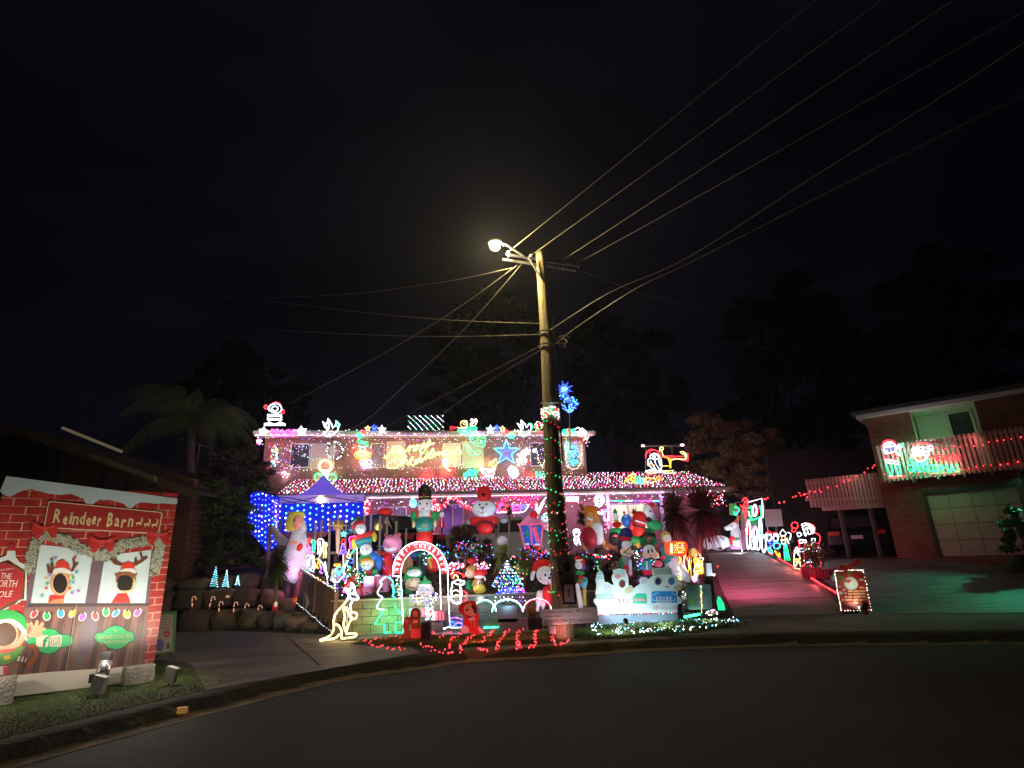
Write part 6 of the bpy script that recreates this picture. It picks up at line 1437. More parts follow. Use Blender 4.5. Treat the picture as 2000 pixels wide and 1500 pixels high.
for i in range(900): s_ = math.sqrt(rnd()); a = ru(0, 2 * PI); R = .44 * s_ * ru(.6, 1); p = np.array([apex[0] + (bot[0] - apex[0]) * s_ + R * .75 * math.cos(a), 13.55 + R * .7 * math.sin(a), apex[2] - Hh * s_]); leaves(mb, p, (.03, .03, .03), 2, .045, .1)
mb.build('foliage', leafm('fir_needles', (.03, .09, .07), (.015, .04, .04)), xt, kind='stuff')
for i in range(120): s_ = math.sqrt(ru(.02, 1)); a = ru(PI * 1.02, PI * 1.98); R = .46 * s_; q_.append(np.array([apex[0] + (bot[0] - apex[0]) * s_ + R * .8 * math.cos(a), 13.55 + R * .75 * math.sin(a), apex[2] - Hh * s_]))
bulbs('bulb', q_, 'WKGBBCCR', .012, 6, xt, kind='stuff'); MB().tube([(bot[0], 13.55, g(bot[0], 13.55) - .02), bot], .04, 6).build('trunk', BARK, xt)
tw = thing('light_tent', 'cone of bulb strings spreading down around the dark Christmas tree', 'light net', q.at(850, 790)); q_ = []
for k in range(8):
    x1 = 670 + k * 52
    for i in range(13): s_ = i / 12; q_.append(PY(13.5 - .25 * s_).at(815 + (x1 - 815) * s_ + ru(-8, 8), 290 + (770 - 290) * s_ ** 1.1))
bulbs('bulb', q_, 'WLKBW', .0125, 5, tw, kind='stuff')
t = thing('light_shield', 'blue lit shield shaped panel with rope light rings at the foot of the Christmas tree', 'light panel', PY(13.42).at(840, 830)); bp_ = PY(13.42)
MB().slab([bp_.at(x, y) for x, y in [(700, 660), (760, 600), (840, 580), (930, 590), (1030, 650), (1040, 780), (960, 830), (700, 830)]], np.array([0, .03, 0])).build('panel', mat('blue_panel', (.02, .04, .4), .5, emit=.6, ec=(.04, .04, .9), var=.5, scale=6), t)
mb = MB()
for sp in ('c760,610 840,582 925,610 935,680 900,730 790,730 755,680', 'o 838,660,45,38', '=790,715 920,715 915,745 795,745'): pts, c = path(sp); mb.tube([bp_.at(x, y, .03) for x, y in pts], .010, 5, c)
mb.build('outline', lamp('B', 6), t); mb = MB()
for sp in ('o 975,680,42,50', 'o 975,760,38,40', '~930,640 1010,620 1030,700'): pts, c = path(sp); mb.tube([bp_.at(x, y, .03) for x, y in pts], .010, 5, c)
mb.build('ring', lamp('P', 4), t)
bulbs('bulb', [bp_.at(ru(700, 1040), ru(600, 825), .05) for _ in range(60)], 'BBVC', .009, 5, t, kind='stuff')
for lb, cx, cy, rx, ry, k, k2 in (('green end of the row of rope light hoops left of the pole', 540, 900, 140, 140, 'G', 'W'), ('white and blue rope light hoop in the middle of the row left of the pole', 820, 910, 190, 160, 'C', 'W'), ('red and pink rope light hoop just left of the pole', 1185, 880, 170, 135, 'R', 'K')):
    motif('rope_light_hoop', lb, 'light hoop', PY(12.75), 'hoop %s o %g,%g,%g,%g,0,180\nglow %s o %g,%g,%g,%g,5,175' % (k2, cx, cy, rx, ry, k, cx, cy, rx - 9, ry - 10), r=.012, s=4.5, legs='g')
motif('rope_light_hoops', 'blue and violet rope light rings at the foot of the arch', 'light figure', PY(12.55), '''
ring B o 150,1055,38,34 | o 225,1060,42,34 | o 150,1055,22,20
ring V ~110,990 190,975 270,1000 | ~180,1060 215,1040 260,1050
foot W ~60,1120 40,1110 90,1095 | ~110,1095 200,1100 270,1095''', r=.014, s=4)
# planter trough with green light bar
t = thing('planter_trough', 'long low trough lit green from inside in front of the block wall', 'planter', PY(12.6).at(760, 1100)); q = PY(12.6)
MB().box((q.at(470, 1000) + q.at(1060, 985)) / 2 - (0, -.12, .14), (q.at(1060, 985) - q.at(470, 1000)) / 2, (0, .12, 0), (0, 0, .14)).build('trough', mat('trough', (.10, .12, .14), .5, var=.2), t)
mb = MB(); mb.tube([q.at(530, 1098, .1), q.at(715, 1092, .1)], .016, 6); props(mb.build('light_tube', lamp('G', 8), origin=q.at(530, 1100, .1)), 'short green light tube lying in front of the long trough', 'light tube')
MB_ = MB().box((q.at(700, 930) + q.at(940, 935)) / 2 + (0, .1, 0), (.2, 0, 0), (0, .1, 0), (0, 0, .16)); props(MB_.build('planter_pot', mat('pot_grey', (.16, .17, .2), .6, var=.3), origin=q.at(820, 980)), 'square grey pot standing on the trough under the white and blue hoop', 'planter')
Z(8)
infl('inflatable_horse', 'brown reindeer inflatable with a white chest and a big dark red sack', 'inflatable', 15.6, '''
ear brown*.4 e:300,165,22,42,25
head orange*.25 e:375,205,62,58 e:425,200,38,50
muzzle tan*.45 c:375,240,34,380,330,42,30
neck tan*.4 c:430,250,46,470,380,50
belly ice*.45 c:460,380,62,470,500,60,20
sack maroon*.5 e:375,480,84,112,12,60
sack_side rose*.25 e:310,420,32,75,12,30
horn ice*.5 c:360,285,14,400,300,10,70
leg tan*.35 c:500,500,36,570,590,26 c:310,560,20,345,620,14
hoof brown*.2 c:560,560,36,640,590,26
''')
infl('inflatable_elf', 'tiny elf inflatable with a pointed green hat riding on the green tractor', 'inflatable', 15.9, '''
hat green*.5 c:650,215,26,648,178,6
face white*.8 e:655,262,34,42
scarf lime*.5 e:655,305,36,10,0,20
body red*.5 e:670,345,52,34
''')
infl('inflatable_tractor', 'green and black inflatable tractor with two round wheels carrying the figures', 'inflatable', 15.7, '''
fender green*.25 e:665,420,85,42,0,10 e:975,430,90,48,0,10
wheel black e:640,490,62,75,0,20 e:985,470,95,60,0,10
rim rose*.2 e:640,465,28,14,0,80
body green*.3 c:760,500,60,900,520,60
seat gold*.15 e:880,560,50,50,0,10
''')
infl('inflatable_monster', 'round bright blue inflatable figure between the elf and the leaning red one', 'inflatable', 15.5, 'body blue*.7 e:770,305,60,68\nbrow sky*.6 e:755,262,22,14,0,45\nfoot blue*.5 c:800,340,26,800,400,20\ntop rose*.3 e:745,222,14,18')
infl('inflatable_penguin', 'leaning white headed inflatable bird in a red coat and Santa hat', 'inflatable', 15.3, '''
hat red*.5 e:1010,148,52,30,5
head white*.65 c:990,230,58,985,175,46
beak black e:1005,212,12,10,20,58
neck ice*.45 c:1030,240,30,1040,290,30
coat red*.55 c:910,280,78,880,390,80
stripe white*.6 c:850,310,8,945,340,8,84
belt black c:820,350,9,940,385,9,84
glove black e:985,300,32,26,-20,80
bag green*.6 e:1050,355,88,52,-12,60
''')
infl('inflatable_snowman', 'white faced inflatable with a navy and red beanie holding a striped post', 'inflatable', 14.6, '''
beanie navy*.4 c:765,440,68,760,470,72
band red*.5 e:752,490,66,24,0,48
face white*.5 e:765,560,58,60,0,10
cheek cream*.6 e:790,630,52,48,0,34 e:735,630,38,40,0,30
mouth black c:740,640,4,820,665,4,84
nose black e:815,600,18,14,0,80
hood navy*.2 e:710,560,30,60
strap black c:725,640,5,810,570,5,90
coat grey*.25 c:765,700,52,770,740,48
trousers red*.5 c:760,800,40,810,900,34 c:810,840,30,815,960,20
sleeve green*.2 c:715,720,26,720,790,24
pole ice*.5 c:800,730,16,800,860,18,50
''')
infl('inflatable_snowgirl', 'white faced inflatable with a dark green bow and brown plaits above the biscuit train', 'inflatable', 14.2, '''
bow green*.12 e:945,525,36,52,-15,30 e:1045,520,40,52,15,30
knot rose*.2 e:995,490,20,16,0,60
hair brown*.2 e:1000,575,76,52,0,0
plait brown*.2 c:925,600,16,915,690,12 c:1080,600,16,1092,690,12
face white*.55 e:1000,620,68,66,0,30
cheek cream*.5 e:965,660,42,40,0,56 e:1055,665,44,42,0,56
eye black e:978,628,10,22,0,96 e:1018,622,10,22,0,96
nose orange*.4 e:1000,668,12,12,0,104
mouth black c:970,700,4,1035,702,4,96
gift teal*.9 p:90;905,730;1010,722;1010,820;910,815
gift_ribbon white*.6 p:96;952,728;970,727;972,818;955,817
mitten rose*.6 e:1085,755,50,36,0,60
dress red*.2 e:1000,830,80,50
''')
infl('inflatable_angel', 'blond angel inflatable in a blue and white gown behind the orange lit gifts', 'inflatable', 14.5, '''
hair gold*.6 e:1180,462,55,46
face white*.8 e:1188,492,46,44,0,26
braid gold*.5 e:1145,500,20,40,0,10
cape teal*.5 c:1185,620,62,1230,720,80
gown ice*.35 c:1250,740,90,1330,900,110
hand rose*.3 e:1135,690,28,30,0,70
trim teal*.9 c:1190,570,14,1240,670,14,70
''')
Z(8); op = PY(14.0)
t = thing('lit_gift', 'red orange box of lights with glowing lattice on a post of orange bulbs', 'light ornament', op.at(1330, 950)); t.location.z = g(op.at(1330, 950)[0], 14.0); ORG[t.name] = np.array(t.location)
MB().slab([op.at(x, y) for x, y in [(1200, 530), (1250, 518), (1385, 522), (1410, 560), (1400, 655), (1250, 668), (1205, 640)]], np.array([0, .3, 0])).build('box', mat('orange_box', (.7, .06, .02), .5, emit=.9, ec=(1, .07, .02), var=.5, scale=9), t)
bulbs('bulb', [op.at(1270 + i * 24 + (j % 2) * 12, 540 + j * 24, .03) for i in range(5) for j in range(5)] + [op.at(1325 + ru(-14, 14), 680 + i * 9, .02) for i in range(28)] + [op.at(1380 + ru(-6, 6), 665 + i * 7, .02) for i in range(6)], 'OORY', .016, 7, t, kind='stuff')
mb = MB(); mb.tube([op.at(1240, 540, .02), op.at(1240, 650, .02)], .03, 5); mb.build('ribbon', lamp('Y', 3), t); MB().tube([op.at(1325, 960), op.at(1325, 660)], .02, 5).build('post', WIRE(), t)
motif('rope_light_flames', 'orange rope light strands bundled at the foot of the big cordylines', 'light figure', PY(14.6), '''
strand O ~1300,680 1290,780 1320,880 | ~1400,690 1420,780 1410,880 | ~1450,700 1440,800 1450,900 | ~1340,690 1360,800 1380,900
strand L ~1370,680 1375,760 1390,820 | ~1430,690 1425,760 1435,820 | ~1480,700 1490,760 1470,840
strand R ~1310,670 1400,680 1460,690''', r=.014, s=3)
infl('lit_figure', 'yellow glowing moulded figure by the driveway right of the orange box', 'light ornament', 13.9, '''
head gold*2.2 e:1475,640,38,48
cloak yellow*2 c:1500,720,36,1545,820,46
robe gold*1.4 c:1540,780,44,1500,860,30
skirt pink*.7 c:1500,870,20,1480,920,36
arm orange*.8 c:1440,620,16,1430,680,14
''')
bulbs('glow_bulb', scat(PY(13.8), 1530, 740, 50, 100, 34), 'YYOL', .014, 7, bpy.data.objects['lit_figure'], kind='stuff')
infl('inflatable_elf', 'little elf figure with a striped red hat hugging the post right of the pole', 'inflatable', 12.6, '''
hat red*.45 e:265,705,44,28,-20 e:310,740,26,40,-20
hat_band white*.5 c:240,720,8,300,715,8,30
face white*.5 e:268,770,40,44,0,8
hair purple*.4 e:315,790,24,30
collar green*.5 e:280,850,48,24,0,20
arm green*.35 c:270,930,18,340,930,14,40
mitten red*.4 e:290,895,28,24,0,50 e:270,950,28,12,0,50
jacket sky*.3 c:330,930,36,320,970,40,10
post white*.6 c:255,980,22,290,1200,26,20
trousers gold*.3 c:330,1010,22,330,1180,22
''')
rbn = cluster('light_cluster', 'row of red bulbs in the dark plants behind the small striped elf', PY(14.6), 530, 675, 120, 14, 14, 'RRW', .018, 7, back=None, box=True)
cluster('light_cluster', 'tiny blue and white bulbs scattered in the shade beside the striped post', PY(13.6), 380, 1110, 45, 60, 26, 'BWW', .010, 6, back=None)
cluster('light_cluster', 'blue and white bulbs scattered between the biscuit train and the green sign', PY(13.5), 1370, 1100, 30, 90, 22, 'WBW', .011, 6, back=None)
cluster('light_cluster', 'scattered red and white bulbs between the snow girl and the blue angel', PY(14.8), 870, 690, 30, 50, 16, 'RWW', .012, 6, back=None)
Z(0)
for lb, x, y, rx, ry, Y, k in (('behind the pink presents', 735, 1095, 40, 30, 14.9, 'RPKB'), ('under the nutcracker boots', 850, 1085, 30, 22, 14.6, 'BCGW'), ('in the brown cordylines below the polar bear', 925, 1075, 45, 22, 14.9, 'BVCR'), ('between the two green yuccas', 1010, 1110, 22, 26, 14.2, 'GYWR'),
        ('below the pink lantern', 1040, 1082, 30, 16, 14.8, 'PVBR'), ('below the brown reindeer inflatable', 1160, 1095, 40, 20, 14.7, 'RGYB'), ('left of the orange lit gift', 1262, 1092, 26, 26, 14.3, 'VBPC'), ('at the foot of the stacked elves', 690, 1125, 26, 22, 14.1, 'GYCW')): cluster('light_cluster', 'coloured bulbs scattered through the plants ' + lb, PY(Y), x, y, rx, ry, 42, k, .014, 6)
Z(8)
# small drum like stump
infl('candy_tin', 'grey brown garden stump beside the striped post and the train', 'ornament', 12.9, 'stump dark c:405,1120,34,410,1180,44')
Z(21); TP = PY(12.35); tr = thing('train_cutout', 'white and pastel painted biscuit train photo board with three face holes', 'photo board', TP.at(900, 1180)); tr.location.z = g(2.2, 12.35); ORG[tr.name] = np.array(tr.location)
OUT = [(130, 600), (150, 430), (135, 300), (165, 190), (215, 140), (260, 165), (290, 240), (310, 370), (370, 365), (430, 415), (495, 420), (450, 330), (455, 240), (485, 200), (468, 130), (590, 105), (720, 120), (728, 175), (770, 270), (775, 430), (840, 435), (875, 490), (960, 430), (1000, 400), (990, 310), (1050, 268), (1130, 275), (1155, 330), (1200, 280), (1255, 240), (1240, 110), (1320, 95), (1480, 85), (1500, 45), (1560, 50), (1620, 120), (1640, 225), (1730, 250), (1780, 350), (1825, 420), (1810, 510), (1735, 545), (1740, 650), (1820, 700), (1815, 770), (1740, 800), (1730, 960), (500, 990), (180, 1010), (160, 840), (90, 760), (100, 700), (145, 680)]
WB = mat('train_white', (.62, .74, .76), .5, var=.12, scale=4, bump=0); MB().slab([TP.at(*p) for p in OUT], np.array([0, .03, 0])).build('board', WB, tr)
def pr_(name, col, polys, off, par, pl=None, gl=0, shared=None):
    if len(polys) > 1:
        for p in polys: pr_(name, col, [p], off, par, pl, gl, shared)
        return
    m_ = shared or mat('print_' + name + '_%d' % int(col[0] * 1000 + col[1] * 77 + col[2] * 33), col, .55, emit=gl, var=.12, bump=0); mb = MB()
    for p in polys:
        pts = path(p)[0] if isinstance(p, str) else p; mb.poly([(pl or TP).at(x, y, off) for x, y in pts])
    return mb.build(name, m_, par)
pr_('outline', (.75, .85, .88), ['o 1350,350,110,110', 'o 1610,350,110,110', 'o 650,400,95,110'], .004, tr)
pr_('face_ring', (.5, .42, .3), ['o 1350,350,88,92', 'o 1610,350,80,86', 'o 650,400,78,92'], .008, tr)
pr_('face_hole', (.01, .02, .08), ['o 1352,355,56,68'], .012, tr); pr_('face_hole', (.02, .16, .38), ['o 1612,355,52,68'], .012, tr); pr_('face_hole', (.12, .005, .01), ['o 655,405,58,72'], .012, tr)
pr_('cow_catcher', (.02, .22, .55), ['=1225,560 1300,545 1700,550 1725,640 1728,775 1225,780'], .004, tr)
mb = MB(); P = []
for i in range(60): a = i / 59 * 5 * 2 * PI; P.append(TP.at(1300 + 330 * i / 59 + 26 * math.sin(a), 690 - 34 * math.cos(a), .014))
mb.tube(P, .006, 4); 
for sp in ('-1250,640 1290,600 1380,580', '-1700,640 1660,600 1620,580', '~1265,690 1290,730 1640,730 1680,690', '-1310,755 1620,755', '-1310,775 1620,775'): mb.tube([TP.at(x, y, .012) for x, y in path(sp)[0]], .005, 4)
mb.build('icing', mat('icing', (.75, .8, .85), .5, var=0, bump=0), tr)
pr_('green_frame', (.03, .45, .25), ['=930,590 1115,590 1135,660 1135,790 860,790 850,680'], .004, tr); pr_('green_frame_inset', (.6, .3, .3), ['=880,690 1110,690 1110,740 880,740'], .008, tr)
pr_('roof_tiles', (.38, .42, .36), ['=1255,120 1600,105 1620,215 1280,235'], .006, tr); pr_('jar', (.45, .47, .42), ['=490,190 700,180 720,260 500,290'], .006, tr); pr_('jar_lid', (.35, .62, .6), ['=480,140 715,125 715,175 490,190'], .006, tr)
pr_('sill', (.25, .55, .45), ['=135,610 495,610 495,645 150,650', '=160,665 495,660 495,700 160,705'], .006, tr)
pr_('biscuit', (.55, .45, .28), ['c700,520 780,450 850,460 870,520 800,590 720,590', 'c1650,470 1740,420 1800,450 1780,520 1700,540'], .006, tr)
pr_('sweet', (.65, .2, .25), ['c520,230 600,220 630,260 580,300 520,290', '=560,700 600,690 640,760 600,780', '=660,690 700,690 690,760 660,770', '=560,860 620,850 600,900', '=760,700 790,720 770,800', '=560,930 620,920 600,960', '=1480,450 1560,445 1560,480 1490,480'], .009, tr)
pr_('sweet_pale', (.6, .5, .6), ['o 590,740,75,60', 'o 740,760,60,70', 'o 1310,870,60,50', 'o 1680,870,50,55', 'o 1075,350,60,60', 'o 1780,720,34,40', 'o 370,480,55,45'], .005, tr)
pr_('icing_wave', (.4, .62, .68), ['=290,440 430,430 440,600 300,600', '=370,730 500,850 480,870 360,760', '=390,710 520,820 505,840 380,730', '=160,190 260,170 280,230 150,240', '=150,265 290,255 300,310 140,315'], .0045, tr)
mb = MB()
for x in (1420, 1500, 1580): mb.poly([TP.at(*p, .012) for p in ((x, 865), (x + 35, 880), (x, 900), (x + 8, 882))])
mb.build('arrow_mark', Rm if False else mat('print_navy', (.03, .04, .12), .6, var=0, bump=0), tr)
MB().slab([TP.at(x, y, .02) for x, y in [(180, 1012), (975, 1000), (1730, 965), (1735, 1165), (985, 1150), (190, 1200)]], np.array([0, .02, 0])).build('skirt', mat('grey_board', (.15, .22, .30), .6, var=.15), tr)
q_ = [TP.at(x, y, .03) for x, y in OUT[::1]]; string('light_string', 'string of cool white bulbs edging the bottom of the biscuit train', 'light string', [TP.at(190, 1010, .04), TP.at(975, 998, .04), TP.at(1725, 962, .04)], 'WWR', .009, 7, step=.06)
Z(24); GP2 = PY(12.75); t = thing('sign_board', 'blank greenish notice board wrapped with a vertical bulb string beside the driveway', 'sign', GP2.at(330, 1160)); t.location.z = g(4, 12.75); ORG[t.name] = np.array(t.location)
MB().slab([GP2.at(x, y) for x, y in [(100, 590), (540, 575), (560, 780), (575, 1030), (140, 1040)]], np.array([0, .03, 0])).build('panel', mat('sign_green', (.20, .33, .32), .6, var=.2, scale=3), t); MB().tube([GP2.at(380, 1160, -.05), GP2.at(370, 600, -.05)], .02, 5).build('post', WIRE(), t)
bulbs('bulb', [GP2.at(365 + i * 1.2 + ru(-8, 8), 610 + i * 30, .02) for i in range(17)], 'LYG', .011, 5, t, kind='stuff'); pr_('bow', (.4, .45, .05), ['c170,840 240,830 230,900 220,940 190,900 160,910'], .01, t, GP2)
t = thing('lantern', 'black lantern case with a white lit picture standing on a dark post by the driveway', 'lantern', GP2.at(560, 800)); t.location.z = g(4.6, 12.9) ; ORG[t.name] = np.array(t.location)
MB().box(*bx(PY(12.95), 440, 155, 605, 430, .16)).build('case', BLK, t); MB().slab([PY(12.95).at(x, y, .008) for x, y in [(462, 190), (555, 185), (580, 415), (475, 425)]], np.array([0, .004, 0])).build('picture', mat('lit_picture', (.6, .68, .7), .4, emit=.55, ec=(.75, .9, 1), var=.4, scale=5), t); MB().box(*bx(PY(12.97), 440, 430, 640, 900, .14)).build('post', mat('dark_post', (.03, .01, .01), .6), t)
props(bulbs('spot_bulb', [PY(12.9).at(605, 400, .03)], 'W', .03, 12, None, origin=PY(12.9).at(605, 400, .03)), 'bright white spot bulb at the foot of the black lantern case', 'bulb')
mb = MB(); mb.tube([PY(12.45).at(60, 1175), PY(12.45).at(345, 1120)], .022, 6); props(mb.build('light_tube', lamp('G', 9), origin=PY(12.45).at(60, 1175)), 'bright green light tube in the grass in front of the blank sign', 'light tube')
t = thing('light_guard', 'leaning translucent green lit fan shaped guard at the corner of the lawn', 'ornament', PY(12.9).at(740, 1060)); MB().slab([PY(12.9).at(x, y) for x, y in [(680, 790), (720, 810), (790, 930), (815, 1050), (690, 1050), (660, 900)]], np.array([0, .02, 0])).build('guard', mat('green_guard', (.05, .5, .3), .4, emit=.9, ec=(.02, .9, .4), var=.3), t)
cluster('light_cluster', 'white, purple and gold bulbs around the foot of the lantern post', PY(12.5), 560, 1090, 130, 50, 22, 'WVOKW', .012, 7, back='G')
t = thing('black_bin', 'narrow black post standing between the train board and the green tube', 'post', PY(12.45).at(60, 1150)); Z(21); MB().slab([PY(12.4).at(x, y) for x, y in [(1725, 800), (1810, 790), (1860, 1080), (1780, 1090)]], np.array([0, .1, 0])).build('post', BLK, t)
fl_ = thing('flood_lamp', 'small round black floodlight on the grass in front of the biscuit train', 'floodlight', atZ(1222, 1222, .2)); Z(0); c = PY(11.5).at(1222, 1213); mb = MB(); mb.ell(c, (.05, 0, 0), (0, .06, 0), (0, 0, .055), 12, 8); mb.build('housing', BLK, fl_, smooth=True); MB().tube([c, (c[0], c[1], .1)], .01, 5).build('stake', BLK, fl_)
def spot(parent, loc, target, e, col, size=60, blend=.6, rad=.04, nm='light'):
    l = bpy.data.lights.new(nm, 'SPOT'); l.energy = e; l.color = col; l.spot_size = math.radians(size); l.spot_blend = blend; l.shadow_soft_size = rad
    o = bpy.data.objects.new(nm, l); COL.objects.link(o); o.parent = parent; d = Vector(np.array(target) - np.array(loc)); o.rotation_euler = d.to_track_quat('-Z', 'Y').to_euler(); o.location = Vector(np.array(loc) - org(parent)); return o
def glow(loc, col, e, rad=.12, parent=None, nm='glow', d=None):
    l = bpy.data.lights.new(nm, 'SPOT' if d is not None else 'POINT'); l.energy = e; l.color = col; l.shadow_soft_size = rad;
    if d is not None: l.spot_size = math.radians(165); l.spot_blend = .7
    o = bpy.data.objects.new(nm, l); COL.objects.link(o)
    if d is not None: o.rotation_euler = Vector(d).to_track_quat('-Z', 'Y').to_euler()
    if parent: o.parent = parent; o.location = Vector(np.array(loc) - org(parent))
    else: o.location = Vector(loc)
    return o
spot(fl_, c + (0, .08, .06), TP.p0 + np.array([2.3, 0, .75]), 52, (.75, .95, 1), 120)
Z(19); SB = PY(11.0); t = thing('sign_board', 'long white sign board lettered @RAWDONCRTCHRISTMAS at the foot of the pole', 'sign', SB.at(1000, 780)); t.location.z = g(.6, 11.05); ORG[t.name] = np.array(t.location)
MB().slab([SB.at(x, y) for x, y in [(75, 320), (700, 290), (1785, 240), (1810, 710), (1080, 740), (340, 790), (155, 840), (80, 560)]], np.array([0, .02, 0])).build('board', mat('sign_white', (.75, .72, .72), .6, var=.15, scale=3, bump=0), t)
INK = mat('sign_ink', (.10, .05, .07), .7, var=0, bump=0); MB().text(SB, '@RAWDONCRTCHRISTMAS', (190, 735), (1740, 690), 115, .004).build('lettering', INK, t)
mb = MB()
for x0, x1, y, h in ((210, 330, 420, 26), (350, 560, 414, 26), (590, 800, 408, 26), (830, 1060, 402, 26), (210, 460, 545, 34), (500, 700, 535, 34)): mb.poly([SB.at(*q, .004) for q in ((x0, y), (x1, y - 5), (x1, y - 5 - h), (x0, y - h))])
mb.build('faded_words', mat('sign_ink_pale', (.5, .36, .37), .7, var=.3, scale=60, bump=0), t, kind='stuff')
pr_('emblem', (.5, .3, .1), ['o 1210,350,60,35'], .004, t, SB); MB().text(SB, 'Christmas', (1330, 390), (1540, 375), 50, .004).build('small_lettering', INK, t)
for x in (240, 1500): MB().tube([SB.at(x, 900, -.04), SB.at(x, 400, -.04)], .02, 5).build('post', WIRE(), t)
Z(7); t = thing('speaker_box', 'small dark speaker box on the lawn at the left end of the lettered board', 'speaker', PY(10.95).at(1160, 1140)); MB().box(*bx(PY(10.9), 1070, 990, 1248, 1125, .2)).build('cabinet', mat('speaker_dark', (.03, .02, .022), .7), t)
t = thing('small_present', 'small white card figure standing under the lettered board', 'ornament', PY(10.9).at(1370, 1190)); MB().slab([PY(10.9).at(x, y) for x, y in [(1330, 1075), (1415, 1080), (1410, 1180), (1335, 1175)]], np.array([0, .02, 0])).build('card', mat('card_white', (.5, .45, .45), .6), t)
# small cut-outs standing on the lawn
def cutout(name, label, Y, cols, base_x):
    q = PY(Y); allz = []; t = thing(name, label, 'cutout', q.at(*base_x)); t.location.z = g(t.location.x, Y); ORG[t.name] = np.array(t.location)
    for i, (pn, k, sp) in enumerate(cols):
        mb = MB()
        for s_ in sp.split('|'): pts, c = path(s_.strip()); mb.slab([q.at(x, y, .004 * i) for x, y in pts], np.array([0, .018 if i == 0 else .003, 0]))
        mb.build(pn, mat('paint_' + k, FC[k], .6, var=.2, bump=0), t)
    return t
cutout('child_cutout', 'flat painted kneeling child with a red hat and black hair on the lawn', 11.5, [('body', 'red', 'c235,820 290,790 380,770 440,800 450,900 470,960 460,1060 520,1120 545,1160 470,1175 430,1195 370,1160 300,1170 245,1150 280,1060 290,960 225,900'),
 ('face', 'cream', 'c300,830 370,800 430,850 440,930 380,980 320,960 290,900'), ('hair', 'dark', 'c385,815 430,840 445,910 420,930 400,880 380,850|c310,880 335,865 340,885 320,900|c320,940 370,965 400,940 375,980 335,970'), ('trim', 'white', 'c250,1100 300,1070 350,1110 340,1160 270,1160|c460,1090 520,1120 535,1160 480,1160|c350,985 420,975 430,1000 360,1010'), ('scarf', 'gold', '=365,1010 380,1010 385,1080 372,1080|=405,1005 420,1005 422,1100 408,1100')], (390, 1180))
cutout('elf_cutout', 'flat brown painted figure standing beside the speaker at the left end of the lettered board', 11.1, [('body', 'tan', 'c1075,820 1110,790 1150,830 1140,880 1165,940 1130,990 1085,985 1070,900'), ('face', 'skin', 'o 1110,840,26,28'), ('scarf', 'orange', 'c1080,890 1140,885 1145,910 1085,915')], (1110, 1130))
Z(5)
cutout('girl_cutout', 'flat brown painted figure with a hood standing on the lawn in front of the arch', 11.7, [('body', 'brown', 'c1185,1160 1210,1120 1260,1115 1290,1150 1290,1260 1300,1330 1295,1430 1185,1430 1190,1330 1180,1240'), ('dress', 'rose', '=1195,1330 1290,1330 1292,1425 1190,1425'), ('face', 'skin', 'o 1238,1170,28,34'), ('hands', 'cream', 'c1215,1240 1260,1235 1262,1265 1218,1268')], (1240, 1440))
cutout('child_cutout', 'smaller dark brown painted figure left of the hooded one in front of the arch', 11.75, [('body', 'brown', 'c1110,1260 1140,1200 1180,1220 1180,1320 1190,1420 1090,1430 1115,1360'), ('face', 'tan', 'o 1148,1250,20,24')], (1140, 1440))
t = thing('speaker_box', 'tall dark speaker box right of the brown painted figures', 'speaker', PY(11.6).at(1345, 1440)); MB().box(*bx(PY(11.5), 1300, 1262, 1392, 1440, .2)).build('cabinet', MATS['speaker_dark'], t); mb = MB(); c = PY(11.5).at(1345, 1330, .005); mb.ell(c, (.05, 0, 0), (0, .012, 0), (0, 0, .06), 14, 6); mb.build('cone', BLK, t, smooth=True)
cluster('light_curtain', 'hanging fairy lights of cool white bulbs under the arch', PY(13.1), 1330, 1000, 180, 60, 90, 'WWVKB', .011, 6, back=None)
cluster('light_curtain', 'thin falls of cool white fairy lights between the presents under the arch', PY(12.9), 1390, 1150, 50, 90, 70, 'WWC', .009, 6, back=None, box=True)
cluster('light_curtain', 'short string of white bulbs beside the left leg of the arch', PY(12.9), 1190, 1170, 12, 50, 16, 'WC', .010, 6, back=None, box=True)
MB_ = MB(); MB_.box(*bx(PY(12.9), 1390, 1275, 1530, 1350, .3)); props(MB_.build('planter_box', mat('planter_timber', (.08, .06, .06), .8), origin=PY(12.9).at(1460, 1350)), 'dark low timber box at the right leg of the arch', 'planter')
cluster('light_cluster', 'red bulbs knotted around the right shoulder of the arch', PY(13.4), 1620, 700, 40, 70, 50, 'RRRW', .016, 6, back=None)
cluster('light_cluster', 'pale flickering bulbs and ornaments between the arch and the red presents', PY(13.3), 1070, 900, 45, 120, 40, 'WCGKO', .012, 5)
cluster('light_cluster', 'white and purple icicle bulbs over the end of the brown fence', PY(13.15), 410, 850, 35, 90, 24, 'BVW', .010, 5, back=None)
cluster('light_cluster', 'pink and white bulbs on the corner post behind the kangaroo', PY(13.0), 520, 950, 60, 80, 30, 'KWP', .012, 5, back=None)
drape_ = string('light_string', 'string of white bulbs along the sloping top of the brown fence', 'light string', [np.array([fb[0] + (fa - fb)[0] * t_, fb[1] + (fa - fb)[1] * t_ - .02, 1.80 - .76 * t_]) for t_ in (.15, .6, 1)], 'WGKBRY', .012, 6, step=.075)
for x, y0, y1 in ((322, 790, 900), (400, 850, 950)): string('icicle_lights', 'thin white icicle string hanging down the brown fence' + (' left of the kangaroo' if x == 322 else ' right behind the kangaroo'), 'icicle lights', [PY(13.12).at(x, y0), PY(13.12).at(x, y1)], 'W', .010, 6, step=.03)
Z(7); LG_ = lambda pts: [gh(*p) + (0, 0, .03) for p in pts]
